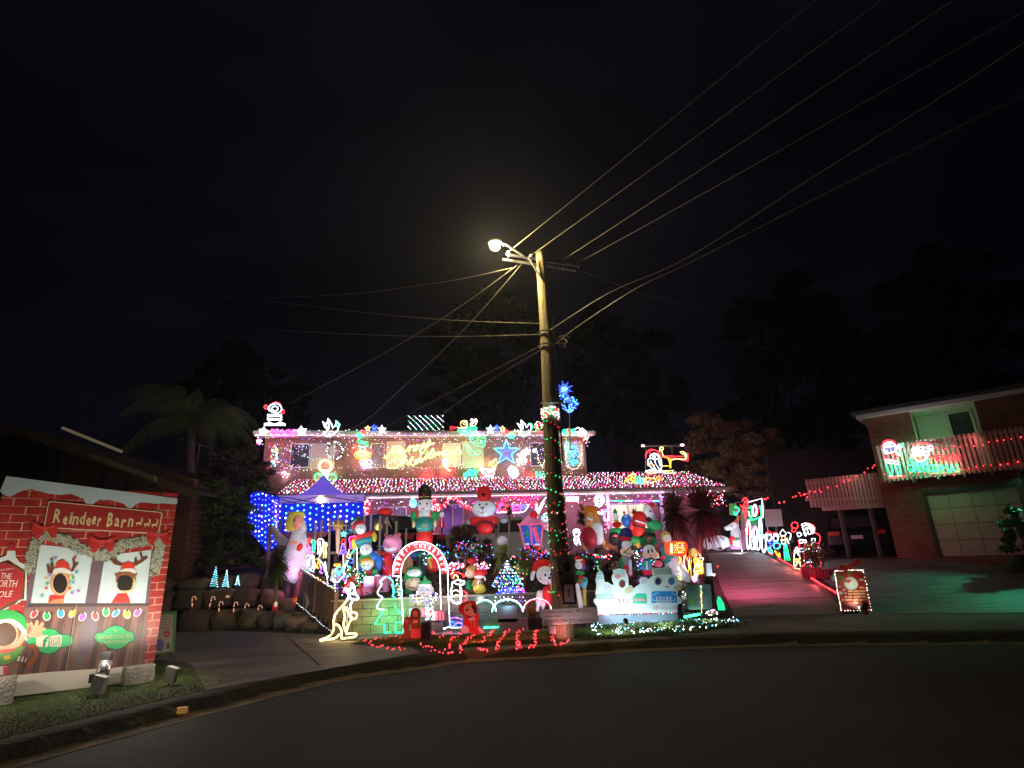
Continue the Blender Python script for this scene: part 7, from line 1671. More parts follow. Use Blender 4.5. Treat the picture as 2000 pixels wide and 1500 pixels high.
LT = [[(-270, 1130), (-180, 1150), (-120, 1160), (-60, 1185), (0, 1200)], [(0, 1240), (60, 1200), (130, 1180), (165, 1170)], [(0, 1420), (70, 1405), (150, 1420), (190, 1430)], [(265, 1420), (230, 1400), (310, 1300), (350, 1250), (420, 1195)], [(110, 1360), (120, 1310), (150, 1250), (240, 1200), (260, 1180)],
      [(480, 1370), (500, 1400), (555, 1390), (615, 1392)], [(520, 1310), (540, 1240), (590, 1210), (650, 1150), (700, 1120)], [(690, 1370), (715, 1300), (760, 1240), (800, 1170), (860, 1140)], [(930, 1370), (950, 1320), (930, 1240), (955, 1180), (1020, 1140)], [(985, 1370), (940, 1300)], [(1100, 1358), (1150, 1355), (1165, 1290), (1140, 1230), (1170, 1170), (1195, 1130)],
      [(1370, 1170), (1372, 1280), (1430, 1330), (1485, 1328), (1555, 1295), (1550, 1190)], [(-250, 1330), (-200, 1345), (-150, 1370), (-100, 1390), (-60, 1395)], [(-930, 1265), (-860, 1310), (-780, 1340), (-640, 1370), (-480, 1390), (-360, 1400)], [(-820, 1260), (-600, 1240), (-450, 1230)]]
labs = ['trailing off the far left tip of the lawn', 'at the back left of the lawn', 'along the kerb at the left end of the lawn', 'in a diagonal just right of the kneeling cutout', 'in a diagonal left of the kneeling cutout', 'along the kerb below the kneeling cutout', 'in the third diagonal from the left', 'in a straight diagonal in the middle of the lawn', 'in a curved row right of the lawn middle', 'in a short stub at the kerb', 'in the hooked row left of the pole', 'in a U in front of the pole', 'at the lower left edge of the lawn', 'along the lawn tip by the driveway', 'in a short row behind the lawn tip']
for lb, pts in zip(labs, LT): string('light_string', 'red bulbs laid on the grass ' + lb, 'light string', LG_(pts), 'RRRRR', .0125, 7, group='red bulb strings on the lawn island', step=.08, jit=.03, wire=False)
q_ = []
while len(q_) < 200:
    x, y = ru(1.4, 4.6), ru(11.25, 13.0)
    if y < 11.3 + max(0, x - 3.2) * .95: continue
    q_.append((x, y, g(x, y) + ru(.02, .07)))
t = thing('lawn_lights', 'cool white bulbs scattered through the grass on the right end of the lawn island', 'light net', (3, 12, .13)); bulbs('bulb', q_, 'WWWWC', .0115, 8, t, kind='stuff')
mb = MB(); leaves(mb, (3.0, 12.15, .16), (1.5, .7, .09), 3500, .035, .1); props(mb.build('ground_cover', LFG, origin=(3, 12.2, .13)), 'low leafy green ground cover under the white bulbs', 'plant', kind='stuff')
# ================================================================ RIGHT: along the driveway
Z(9)
infl('inflatable_reindeer', 'large white reindeer inflatable lying at the top of the driveway in a scarf', 'inflatable', 21.8, '''
body ice*1.0 e:130,590,130,78
haunch ice*.6 e:10,600,50,60
neck ice*1.0 c:305,480,52,320,600,62
head white*1.0 c:290,410,36,215,440,24
muzzle white*1.0 e:200,438,24,16,0,10
nose black e:180,440,7,6,0,28
eye black e:250,418,6,8,0,40
antler orange*.35 c:300,370,16,385,275,9 c:340,350,10,325,300,6 c:300,380,12,355,345,6
scarf_red red*.6 e:245,545,34,24,0,60 c:235,560,14,238,600,16,60
scarf_green green*.4 c:270,555,14,350,545,16,50
foreleg pink*.35 c:235,640,20,330,645,18,30
hoof black e:125,650,22,14,0,60
''')
infl('dark_globe', 'dark round ornament on the ground beside the white reindeer', 'ornament', 21.9, 'globe purple*.05 e:380,635,30,22\nstand black e:380,655,30,8')
DP = PY(21.2)
motif('rope_light_sign', 'tall red and green rope light letters on the frame at the top of the driveway', 'light sign', DP, '''
letter G ~290,220 320,215 340,250 300,300 290,260 | ~445,230 470,210 470,330 450,340 | ~560,200 575,300 555,320 | ~440,350 500,345 580,310
letter R -400,170 430,130 | ~525,200 540,260 520,310 | ~410,160 380,220 400,290 430,200
letter W o 505,250,18,60 | ~480,210 490,310 | ~440,260 450,320 | -585,200 590,310
corner R ~375,150 400,120 430,150 420,230 400,330 | ~350,190 400,230 430,180
frame K -440,165 580,125 590,330''', r=.03, s=4)
motif('rope_light_row', 'row of tall white rope light loops below the green and red letters', 'light figure', DP, '''
loop W o 438,510,18,150 | o 480,560,22,100 | o 510,540,20,120 | o 540,580,22,85 | o 562,460,14,130 | o 600,600,22,90
edge R ~420,340 415,430 425,560 | ~440,400 450,520
edge P ~470,420 480,480 | ~500,410 500,470
edge Y ~415,440 420,520
edge G ~555,330 560,420 570,540''', r=.03, s=4.5)
t = thing('banner_panel', 'dark red and green banner hanging from the driveway frame', 'banner', DP.at(420, 640)); q = PY(21.4)
MB().slab([q.at(x, y) for x, y in [(235, 180), (300, 175), (300, 300), (240, 300)]], np.array([0, .03, 0])).build('green_cloth', mat('green_cloth', (.02, .2, .06), .7, emit=.15), t); MB().slab([q.at(x, y) for x, y in [(350, 200), (440, 190), (430, 660), (370, 665)]], np.array([0, .03, 0])).build('dark_cloth', mat('plum_cloth', (.08, .02, .05), .7), t); MB().slab([q.at(x, y) for x, y in [(440, 330), (590, 310), (600, 520), (445, 420)]], np.array([0, .03, 0])).build('green_sash', mat('deep_green', (.01, .1, .04), .7), t)
MB().tube([(q.at(300, 180)[0], 21.45, g(8, 21.45)), q.at(300, 170, -.03), q.at(590, 130, -.03), (q.at(590, 130)[0], 21.45, g(8.8, 21.45))], .03, 5).build('frame', GAL, t)
motif('rope_light_elf', 'blue and turquoise rope light figure left of the two small ones by the driveway', 'light figure', PY(20.9), '''
hat R ~620,490 650,470 670,480 680,520
face W o 655,535,26,34 | ~620,500 680,505
coat B c630,575 690,570 700,610 640,630 | ~640,590 690,600
leg C ~640,640 650,680 690,700 680,660 | ~660,640 680,680''', r=.022, s=4)
motif('rope_light_elf', 'red and turquoise rope light figure right of the two small ones by the driveway', 'light figure', PY(20.2), '''
hat R ~690,490 720,480 745,500
face W o 725,540,26,34 | c700,500 740,500 750,530
coat C c705,600 760,595 765,640 715,650
leg O ~710,670 740,720 770,740 760,690 | ~730,680 760,720''', r=.022, s=4)
motif('rope_light_lamp_post', 'white and green rope light lamp post beside the driveway', 'light figure', PY(19.4), '''
roof W =768,490 795,450 832,490 820,520 780,520
lantern O o 805,540,18,26
lantern W =780,560 830,560 822,600 790,600 | ~850,480 880,500 870,560 | ~840,540 860,600
post G =810,605 835,605 870,770 820,772 | -822,610 845,770''', r=.02, s=4)
motif('rope_light_santa', 'large red and white outlined rope light Santa waving by the planter', 'light figure', PY(17.3), '''
hat W ~990,400 1040,385 1100,410 1130,450 | ~1000,430 1040,405 1090,425 1120,470 1100,495 | ~1020,460 1050,430 1085,450 1100,490 | ~1000,405 1020,470 1050,500
brim R ~1040,385 1100,395 1135,440 1125,490
beard W ~1010,480 1040,520 1030,490 | ~1050,440 1070,500 1110,480
mitten R c890,420 900,380 940,378 955,410 940,440 | ~900,430 890,470 930,470 940,440
cuff W =945,490 975,480 995,510 960,530
sleeve R ~1120,485 1170,500 1188,550 1170,600 1150,590
coat R ~960,560 970,620 970,720 | ~1030,580 1020,690 1020,760 | ~1170,620 1180,740 1210,830
button W c975,560 1005,560 1005,590 975,590 | o 1025,575,18,14 | =1100,545 1135,545 1135,590 1100,590
belt W =975,650 1025,648 1025,680 975,685 | =1030,655 1190,640 1195,670 1035,690
hem W ~1020,780 1030,765 1100,770 1190,740 1205,760 1130,785 1040,795 1020,785
trousers R ~1000,840 1050,800 1100,840 | ~1110,800 1150,840 1200,830''', r=.017, s=4.5)
motif('rope_light_candle', 'small rope light snow angel glowing yellow at the foot of the big Santa', 'light figure', PY(17.9), '''
body W ~915,740 925,680 945,635 965,680 975,750 | ~930,700 945,670 960,720 | ~920,680 970,690
body R ~905,700 930,640 
base Y =912,760 975,760 985,865 920,855 | -925,780 965,800 | -930,840 960,770
base O ~915,750 945,770 980,750''', r=.015, s=5)
t = thing('planter_tub', 'red lit corrugated round tub under the rope light Santa', 'planter', PY(16.9).at(1140, 960)); cyl = PY(16.9).at(1145, 858); cb = PY(16.9).at(1148, 950); cb[2] = g(cb[0], 16.9) - .02; mb = MB(); mb.tube([cb, cyl], [.36, .42], 20); mb.build('tub', mat('red_tub', (.22, .02, .02), .5, var=.2), t, smooth=True)
for i in range(16): a = PI + PI * i / 15; MB().tube([(cb[0] + .37 * math.cos(a), cb[1] + .37 * math.sin(a), cb[2]), (cyl[0] + .43 * math.cos(a), cyl[1] + .43 * math.sin(a), cyl[2])], .016, 4).build('rib', MATS['red_tub'], t)
mb = MB(); leaves(mb, (cyl[0], cyl[1], cyl[2] + .35), (.42, .3, .4), 900, .05, .1); mb.tube([cyl, cyl + (0, 0, .4)], .02, 4); props(mb.build('potted_shrub', LFG, origin=cyl), 'leafy green shrub growing in the red lit tub behind the rope light Santa', 'shrub')
tuft('green shrub behind the small rope light figures by the driveway', 19.8, (860, 560), 60, LFG, 700, 'shrub')
t = thing('notice_board', 'plain pale grey board facing the driveway behind the small rope light figures', 'notice board', PY(20.5).at(700, 420)); MB().slab([PY(20.5).at(x, y) for x, y in [(610, 240), (780, 238), (800, 415), (622, 425)]], np.array([0, .03, 0])).build('board', mat('pale_board', (.34, .36, .37), .6, emit=.06, var=.1), t)
mb = MB()
for yy in range(270, 400, 22): mb.poly([PY(20.5).at(x, y, .004) for x, y in [(628, yy), (780, yy - 3), (780, yy - .5), (628, yy + 2.5)]])
mb.build('ruled_line', mat('faint_ink', (.22, .25, .26), .7, var=0, bump=0), t, kind='stuff'); MB().tube([(PY(20.5).at(720, 430)[0], 20.56, g(9, 20.5)), PY(20.5).at(715, 300, -.05)], .03, 5).build('post', WIRE(), t)
# red light tube along the driveway edge
P = [gh(x, y) + (0, 0, .04) for x, y in [(645, 700), (760, 770), (900, 850), (1000, 905), (1200, 1040), (1385, 1145)]]
P_DR = P; mb = MB(); mb.tube(P, .022, 5); o_ = mb.build('light_tube', lamp('R', 5), origin=P[-1]); N_DR = o_.name; props(o_, 'long red light tube running up the right edge of the driveway', 'light tube')
# car in the dark carport
def car(name, label, base, L, w, h, yaw, paint, flip=1, lights=False):
    t = thing(name, label, 'car', base); c, s_ = math.cos(yaw), math.sin(yaw); o = np.array(base, float)
    def W_(x, y, z): return (o[0] + c * x - s_ * y, o[1] + s_ * x + c * y, o[2] + z)
    prof = [(-.5, .30), (-.5, .50), (-.485, .60), (-.40, .66), (-.29, .96), (-.20, 1.0), (.12, 1.0), (.24, .93), (.34, .68), (.46, .60), (.5, .48), (.5, .28), (.40, .2), (-.40, .2)]
    wid = [1, 1, .98, .95, .78, .74, .74, .78, .93, .95, .95, 1, 1, 1]; mb = MB(); V = [W_(x * L, sg * w / 2 * k, z * h) for sg in (-1, 1) for (x, z), k in zip(prof, wid)]; n = len(prof)
    mb.add(V, [tuple(range(n - 1, -1, -1)), tuple(range(n, 2 * n))] + [(i, (i + 1) % n, n + (i + 1) % n, n + i) for i in range(n)]); body = mb.build('body', paint, t)
    for sg in (-1, 1):
        for (xa, xb, xc, xd) in ((-.36, -.07, -.07, -.27), (-.05, .30, .20, -.05)):
            MB().quad(W_(xa * L, sg * (w / 2 * .94 + .01), .69 * h), W_(xb * L, sg * (w / 2 * .94 + .01), .69 * h), W_(xc * L, sg * (w / 2 * .79 + .01), .93 * h), W_(xd * L, sg * (w / 2 * .79 + .01), .93 * h)).build('side_window', WG, t)
    MB().quad(W_(-.405 * L, -w * .42, .69 * h), W_(-.405 * L, w * .42, .69 * h), W_(-.30 * L, w * .36, .95 * h), W_(-.30 * L, -w * .36, .95 * h)).build('rear_window', WG, t); MB().quad(W_(.345 * L, w * .42, .70 * h), W_(.345 * L, -w * .42, .70 * h), W_(.25 * L, -w * .36, .93 * h), W_(.25 * L, w * .36, .93 * h)).build('windscreen', WG, t)
    TY = mat('tyre', (.015, .015, .015), .8, var=0, bump=0); RI = mat('alloy_rim', (.3, .3, .32), .3, metal=.8, var=0, bump=0)
    for x in (-.31, .31):
        for sg in (-1, 1):
            mb = MB(); mb.tube([W_(x * L, sg * (w / 2 - .16), .33), W_(x * L, sg * (w / 2 + .02), .33)], .33, 18); ty = mb.build('wheel', TY, t); MB().tube([W_(x * L, sg * (w / 2 + .02), .33), W_(x * L, sg * (w / 2 + .035), .33)], .2, 12).build('rim', RI, ty)
    for sg in (-1, 1): MB().box(W_(-.502 * L, sg * w * .38, .56 * h), np.array(W_(.02, 0, 0)) - o, np.array(W_(0, w * .10, 0)) - o, (0, 0, .07)).build('tail_light', mat('tail_light', (.3, .01, .01), .2, emit=.05 if lights else .0, var=0, bump=0), t)
    MB().box(W_(-.505 * L, 0, .46 * h), np.array(W_(.01, 0, 0)) - o, np.array(W_(0, .18, 0)) - o, (0, 0, .06)).build('number_plate', mat('number_plate', (.5, .5, .5), .5, var=0, bump=0), t); return t
PB_ = mat('black_paint', (.008, .009, .012), .2, var=0, bump=0, spec=.35); PSV = mat('silver_paint', (.42, .40, .42), .3, var=.05, bump=0, metal=.2)
Z(0); b = PY(18.6).at(1655, 1075); car('parked_car', 'dark car seen from behind in the unlit carport on the right', (PY(22).at(1672, 1060)[0], 22, g(b[0], 19)), 4.4, 1.8, 1.45, PI / 2 - .5, PB_, lights=True)
b = PY(20.5).at(745, 1080); car('parked_car', 'black four wheel drive parked behind the timber palings', (b[0] + .1, 19.3, 1.33), 4.6, 1.9, 1.75, PI / 2 + .95, PB_)
b = PY(18).at(975, 1060); car('parked_car', 'silver car parked behind the polar bear and the brown cordylines', (b[0], 19.2, 1.33), 4.5, 1.85, 1.5, PI - .35, PSV)
Z(18); b0, b1 = gh(320, 1400), gh(960, 1400); S_ = Pl((b0[0], b0[1]), (b1 - b0)); S_ = Pl((b0[0], b0[1]), (1, -.12))
t = thing('poster_stand', 'leaning red poster edged with pale bulbs at the foot of the right driveway', 'sign', b0); po = lambda pts, off=0: [S_.at(x, y, off) for x, y in pts]
MB().slab(po([(125, 400), (745, 395), (935, 1270), (265, 1300)]), np.array([0, .03, 0])).build('board', mat('poster_red', (.42, .025, .02), .5, var=.25, scale=3, bump=0), t)
pr_('wreath', (.45, .62, .5), ['c330,700 370,580 450,540 540,560 620,640 640,730 590,800 500,830 400,800'], .004, t, S_); pr_('holly', (.16, .17, .03), ['c150,460 230,470 330,560 320,620 240,640 200,700 170,560', 'c400,400 480,400 520,440 440,520 400,470', 'c620,420 720,430 700,460 620,450'], .005, t, S_)
pr_('ribbon', (.5, .03, .02), ['c330,640 420,590 500,620 440,680 360,660'], .007, t, S_)
CRT = mat('poster_cream', (.7, .42, .2), .6, var=.1, bump=0); mb = MB()
for y, dy, W_ in ((800, 0, ((680, 790),)), (882, -10, ((418, 525), (550, 660), (675, 825))), (942, -12, ((425, 510), (525, 690), (705, 810))), (1008, -14, ((340, 400), (415, 515), (550, 705), (720, 850))), (1076, -16, ((272, 335), (360, 510), (540, 650), (680, 870))), (1140, -10, ((545, 640),))):
    for x0, x1 in W_: mb.poly(po([(x0, y), (x1, y + dy * (x1 - x0) / 400), (x1, y - 38 + dy * (x1 - x0) / 400), (x0, y - 38)], .006))
mb.build('blurred_words', CRT, t, kind='stuff'); mb = MB()
for y in (1145, 1180, 1215, 1248): mb.poly(po([(330, y), (720, y - 12), (720, y - 5), (330, y + 7)], .006))
mb.build('fine_print', mat('poster_fine', (.6, .3, .22), .6, var=0, bump=0), t, kind='stuff'); pr_('snow_flake', (.6, .5, .5), ['o 330,830,34,26', 'o 230,760,24,20', 'o 260,900,44,40', 'o 360,900,24,30', '=670,580 770,570 775,625 680,630'], .005, t, S_)
ed = po([(120, 405), (430, 385), (760, 390), (790, 470), (820, 640), (850, 850), (900, 1080), (945, 1275), (700, 1300), (480, 1300), (270, 1305), (230, 1100), (180, 850), (140, 560), (115, 420)], .02); string('light_string', 'pale warm bulbs edging the leaning red poster', 'light string', ed, 'LLW', .0105, 5, step=.055)
MB().tube([ed[0], ed[1], ed[2]], .008, 4).build('rope_edge', lamp('L', 2), t); MB().tube([ed[12], ed[13], ed[14]][::-1] + [ed[10]], .007, 4).build('rope_edge', lamp('L', 2), t)
for x in (340, 560): p = S_.at(x, 1300, -.02); MB().tube([p, (p[0], p[1] + .05, g(p[0], p[1]))], .012, 4).build('foot', WIRE(), t)
MB().box(*bx(PY(S_.at(500, 1380)[1] + .1), 330, 1310, 700, 1390, .3)).build('stand', BLK, t)
t2 = thing('arrow_sign', 'small tilted red arrow board lettered DONATE HERE on top of the poster', 'sign', S_.at(300, 400)); MB().slab(po([(232, 255), (345, 290), (610, 165), (660, 130), (700, 180), (690, 245), (580, 300), (400, 400), (215, 400)], .03), np.array([0, .02, 0])).build('board', mat('arrow_red', (.45, .015, .012), .5, emit=.12, var=.2), t2)
MB().text(S_, 'DONATE', (375, 320), (580, 215), 42, .034).text(S_, 'HERE', (455, 350), (570, 295), 40, .034).build('lettering', mat('arrow_white', (.6, .45, .5), .6, var=0, bump=0), t2)
MB().tube([S_.at(300, 400), S_.at(300, 460)], .01, 4).build('bracket', WIRE(), t2)
ct = thing('wall_bracket_tag', 'small pale card hanging off the left edge of the red poster', 'card', S_.at(70, 640)); MB().slab(po([(5, 520), (120, 480), (140, 600), (60, 645)], .01), np.array([0, .01, 0])).build('card', mat('card_pale', (.4, .5, .52), .5), ct)
pt = thing('terracotta_pot', 'terracotta pot holding a black lamp in front of the red poster', 'pot', S_.at(820, 1440, .12)); a, b_ = S_.at(815, 1290, .12), S_.at(815, 1445, .12); b_[2] = g(b_[0], b_[1]); mb = MB(); mb.tube([b_, a - (0, 0, .02), a - (0, 0, .02), a], [.045, .065, .072, .072], 14); mb.build('pot', mat('terracotta', (.5, .2, .07), .8, var=.2), pt, smooth=True)
fl2 = thing('flood_lamp', 'black floodlight head in the terracotta pot lighting the red poster', 'floodlight', a); MB().box(a + (-.02, 0, .07), (.055, 0, -.03), (0, .04, 0), (.035, 0, .075)).build('housing', BLK, fl2); mb = MB(); lp = S_.at(672, 1225, .06); mb.ell(lp, (.022, 0, 0), (0, .01, 0), (0, 0, .022), 8, 6); mb.build('lens', lamp('W', 9), fl2)
spot(fl2, S_.at(672, 1225, .16), S_.at(500, 800), 3.5, (1, .93, .82), 140)
Z(10); BP = NP(-.68); 
motif('rope_light_elf', 'red, white and green rope light skater figure at the left end of the balcony', 'light figure', BP, '''
hat R ~725,500 728,460 770,440 820,450 835,480
hat W ~735,500 745,470 790,455 830,480 | ~760,480 800,470
face B c765,500 790,480 815,490 815,515 780,520
head W c740,505 745,540 790,548 835,530 835,490
arm W ~845,500 865,485 880,500 860,520 845,500 | ~850,545 870,560 870,575
arm G ~860,480 890,475 895,500 | ~840,560 880,540 885,570
coat R c740,555 800,560 850,580 830,600 760,600 | ~735,590 745,600
cuff W ~735,550 760,560 | =745,605 862,625 858,650 750,630
leg G ~752,645 770,690 790,740 | ~800,650 810,700 800,745 | ~835,655 850,700 860,740 | ~870,650 875,700 878,730
shoe W ~780,748 810,752 | ~850,748 885,745
ground R -780,765 920,745''', r=.02, s=4.5)
motif('rope_light_elf', 'round white rope light face with a red hat and green collar on the balcony', 'light figure', BP, '''
hat R c1010,495 1020,465 1080,465 1125,475 1150,500 1100,500 | ~1120,470 1160,500
trim W c975,530 985,508 1040,500 1110,505 1145,525 1100,535 1030,525 | o 1135,505,20,20
face W c985,560 1000,600 1040,625 1085,610 1110,570 1100,535 1000,540
collar G ~955,590 975,640 1020,655 1080,650 1115,600 | ~965,600 990,630 1050,640 1105,610
eye Y o 1022,565,9,8 | o 1062,562,9,8
smile R ~1015,592 1040,602 1070,590''', r=.022, s=4.5)
gs = thing('rope_light_sign', 'red and green rope light sign reading MERRY GRINCHMAS on the balcony rail', 'light sign', BP.at(940, 740)); MB().text(BP, 'MERRY', (1135, 625), (1412, 622), 62, .0, ext=.02).build('lettering', lamp('R', 4.5), gs); MB().text(BP, 'GRINCHMAS', (942, 715), (1395, 715), 72, .0, ext=.02).build('lettering', lamp('G', 4.5), gs)
ADDED_SPOTS += [(gs.name, BP.at(1160, 690, .3), 'G', 14, -BP.n), (gs.name, BP.at(1300, 590, .3), 'R', 10, -BP.n), (gs.name, BP.at(1050, 560, -.3), 'G', 16, -BP.n)]; mb = MB(); mb.tube([BP.at(x, y, -.03) for x, y in [(940, 735), (940, 460), (1410, 470), (1405, 735), (940, 735)]], .012, 4); mb.build('frame', GAL, gs)
string('light_string', 'red bulbs strung along the upper balcony rail of the right neighbour', 'light string', [BP.at(x, y, .02) for x, y in [(1160, 495), (1200, 522), (1330, 495), (1450, 487), (1580, 478), (1700, 450), (1830, 430), (1990, 410)]], 'RRRR', .024, 6, step=.30, jit=.02)
string('light_string', 'red bulbs strung along the lower balcony edge of the right neighbour', 'light string', [BP.at(x, y, .02) for x, y in [(740, 728), (960, 722), (1090, 728), (1200, 735), (1330, 740), (1410, 690), (1530, 665), (1660, 652), (1790, 642), (1990, 615)]], 'RRRR', .024, 6, step=.30, jit=.02)
string('light_string', 'red bulbs crossing the pale balustrade down from the balcony', 'light string', [PY(18.1).at(x, y) for x, y in [(915, 550), (670, 635), (630, 685), (560, 715), (450, 770), (320, 830), (205, 865), (160, 885), (60, 905), (5, 915)]], 'RRR', .026, 6, step=.26, jit=.07)
Z(9); string('light_string', 'red bulbs strung from the balustrade to the driveway frame', 'light string', [PY(18.2).at(1050, 95), PY(18.6).at(1030, 75), PY(19).at(975, 95), PY(19).at(890, 125), PY(19.2).at(735, 150), PY(19.4).at(600, 140), PY(19.5).at(590, 165)], 'RRR', .026, 6, step=.3, jit=.09)
# ================================================================ LEFT: rock terrace lights
Z(13)
for i, (x, y, h, w, lb) in enumerate(((415, 785, 215, 42, 'tallest'), (535, 785, 175, 36, 'middle'), (660, 765, 100, 24, 'smallest'))):
    q = PY(15.9); t = thing('light_cone_tree', lb + ' of three blue white spiral cone trees on the rock terrace', 'light ornament', q.at(x, y), 'three blue white cone trees'); P = []; c = q.at(x, y); sc = q.sc(x, y)
    for k in range(90): s_ = k / 89; a = s_ * 9 * 2 * PI; P.append(c + np.array([math.cos(a) * w * sc * (1 - s_), math.sin(a) * w * sc * (1 - s_), h * sc * s_]))
    MB().tube(P, .006, 3).build('wire', lamp('C', 1.2), t); bulbs('bulb', P[::1], 'WC', .010, 3, t, kind='stuff'); MB().tube([c - (0, 0, .05), c + (0, 0, h * sc)], .01, 4).build('stem', WIRE(), t)
RW = mat('cane_red', (.5, .03, .02), .5, emit=.25, var=0, bump=0); CW_ = mat('cane_white', (.7, .5, .4), .5, emit=.6, ec=(1, .6, .4), var=0, bump=0)
wh = ['on the far left', 'second from the left', 'third from the left', 'fourth from the left, beside the small shrub', 'fifth, right of the small green shrub', 'furthest right, before the dracaena trunk']
for i, (x, y, lean) in enumerate(((190, 1012, 0), (365, 1015, 25), (468, 1065, 5), (620, 1070, 8), (735, 1088, 8), (860, 1105, 22))):
    q = PY(15.0); t = thing('candy_cane_light', 'small lit candy cane stake on the rocks, ' + wh[i], 'candy cane light', q.at(x, y), 'candy cane stakes on the rock terrace'); a = [(x, y), (x + lean * .6, y - 60), (x + lean, y - 100), (x + lean + 4, y - 118), (x + lean + 20, y - 128), (x + lean + 36, y - 118), (x + lean + 38, y - 98)]
    P = [q.at(*p) for p in smooth(a, 4)]
    ra = MB(); wa_ = MB()
    for k in range(len(P) - 1): (ra if k % 4 < 2 else wa_).tube([P[k], P[k + 1]], .013, 5)
    ra.build('red_stripe', RW, t); wa_.build('white_stripe', CW_, t)
infl('light_up_santa', 'dim glowing red and white moulded figure behind the dracaena trunk', 'light ornament', 14.7, 'body red*.35 e:1055,1000,34,42\nface cream*1.2 e:1072,965,18,30,0,20')
infl('light_up_santa', 'tiny glowing Santa figure at the foot of the brown fence', 'light ornament', 14.5, 'body red*.25 c:1258,960,14,1258,985,12\nface orange*.6 e:1268,920,24,26\nhat red*.3 e:1262,890,22,16')
t = thing('garden_light', 'small pale garden lamp on the upper row of rocks', 'garden light', PY(15.5).at(560, 900)); mb = MB(); mb.ell(PY(15.5).at(560, 885), (.05, 0, 0), (0, .04, 0), (0, 0, .03), 10, 6); mb.build('lens', mat('garden_lens', (.7, .45, .3), .4, emit=.5, var=0, bump=0), t); MB().tube([PY(15.5).at(560, 930), PY(15.5).at(560, 890)], .012, 5).build('stake', BLK, t)
string('icicle_lights', 'short bright fall of white bulbs beside the dracaena at the fence top', 'icicle lights', [PY(15.3).at(1252, 565), PY(15.3).at(1248, 720)], 'WC', .012, 4, step=.06)
# ================================================================ PAINTED BARN BOARD, front left
Z(0); pa_, pb_ = atZ(10, 1366, .12), atZ(300, 1322, .12); BO = Pl((pa_[0], pa_[1]), (pb_ - pa_)); Z(11)
def uz(x, y, off=0): p = BO.at(x, y, off); return (p - BO.p0) @ BO.u, p[2]
def bw(u, z, off=0): q = BO.p0 + BO.u * u + BO.n * off; return (q[0], q[1], z)
bl_u, bl_z = uz(40, 95); br_u, br_z = uz(1105, 235); bz = .26; TOPZ = (bl_z + br_z) / 2
bb = thing('photo_board', 'tall printed brick barn board lettered Reindeer Barn with two face holes, on the grass', 'photo board', bw((bl_u + br_u) / 2, .12))
MB().slab([bw(bl_u, bz), bw(br_u, bz), bw(br_u, br_z), bw(bl_u, bl_z)], -BO.n * .05).build('board', mat('print_mortar', (.62, .30, .20), .5, var=.2, scale=3, bump=0), bb)
BR1 = mat('print_brick', (.40, .03, .022), .45, var=.35, scale=5, bump=0, c2=(.22, .012, .012)); mb = MB(); r = 0; z = bz
while z < TOPZ:
    u = bl_u - (r % 2) * .14
    while u < br_u:
        a, b = max(bl_u, u), min(br_u, u + .268); zt = min(z + .092, TOPZ - .02)
        if b - a > .02: j = lambda: ru(-.004, .004); mb.poly([bw(a + j(), z + j(), .003), bw(b + j(), z + j(), .003), bw(b + j(), zt + j(), .003), bw(a + j(), zt + j(), .003)])
        u += .285
    z += .107; r += 1
mb.build('brick_print', BR1, bb, kind='stuff')
PM = {}
def pm(col, **k): 
    if col not in PM: PM[col] = mat('ink_%d' % len(PM), col, .5, var=k.get('var', .15), scale=4, bump=0)
    return PM[col]
LV = [.004]
def ink(name, col, polys, par=None, m_=None):
    LV[0] += .0007 if len(polys) else 0; mb = MB()
    for p in polys:
        if mb.v: mb.build(name, m_ or pm(col), par or bb); mb = MB()
        pts = path(p)[0] if isinstance(p, str) else p; mb.poly([tuple(BO.at(x, y, LV[0])) for x, y in pts])
    return mb.build(name, m_ or pm(col), par or bb)
ink('snow_print', (.42, .54, .58), ['=40,95 1105,235 1105,268 1070,270 1020,265 960,268 890,255 850,270 820,295 800,298 775,270 700,245 620,240 590,262 560,295 540,280 520,235 440,205 380,212 300,205 250,190 200,176 150,182 100,205 60,225 20,210 0,190'])
ink('window_print', (.48, .60, .60), ['=235,520 582,560 530,890 180,890', '=655,590 945,555 905,888 605,888'])
ink('post_print', (.13, .09, .11), ['=205,560 245,560 190,900 155,1000 130,1000 160,900', '=590,560 655,590 605,890 585,1300 500,1300 530,890', '=945,555 960,560 945,700 930,900 895,1290 870,1290 905,890'])
ink('wood_print', (.20, .10, .075), ['=180,893 930,888 880,1280 470,1330 30,1340 130,1000'])
PL_ = [(.26, .13, .09), (.15, .07, .055), (.22, .10, .085), (.12, .065, .055)]
for i in range(18):
    t0, t1 = i / 18, (i + .93) / 18; x0, x1 = 175 + 735 * t0, 175 + 735 * t1; y0, y1 = 940, 940; b0, b1 = 60 + 800 * t0, 60 + 800 * t1; c0_, c1_ = 1335 - 60 * t0, 1335 - 60 * t1
    w = 5 * math.sin(i * 2.1); LV[0] = .0075 + .0002 * (i % 3); ink('plank_print', 0, [[(x0, y0), (x1, y1), ((x1 + b1) / 2 + w, 1140), (b1, c1_), (b0, c0_), ((x0 + b0) / 2 + w, 1140)]], m_=mat('plank_ink_%d' % (i % 4), PL_[i % 4], .45, var=.55, scale=7, bump=0, stretch=(4, 4, .4)))
LV[0] = .009
ink('post_print', (.14, .10, .12), ['=530,890 605,888 590,1100 500,1290 470,1300 500,1100'])
ink('beam_print', (.07, .04, .045), ['=178,890 935,888 932,905 172,912'])
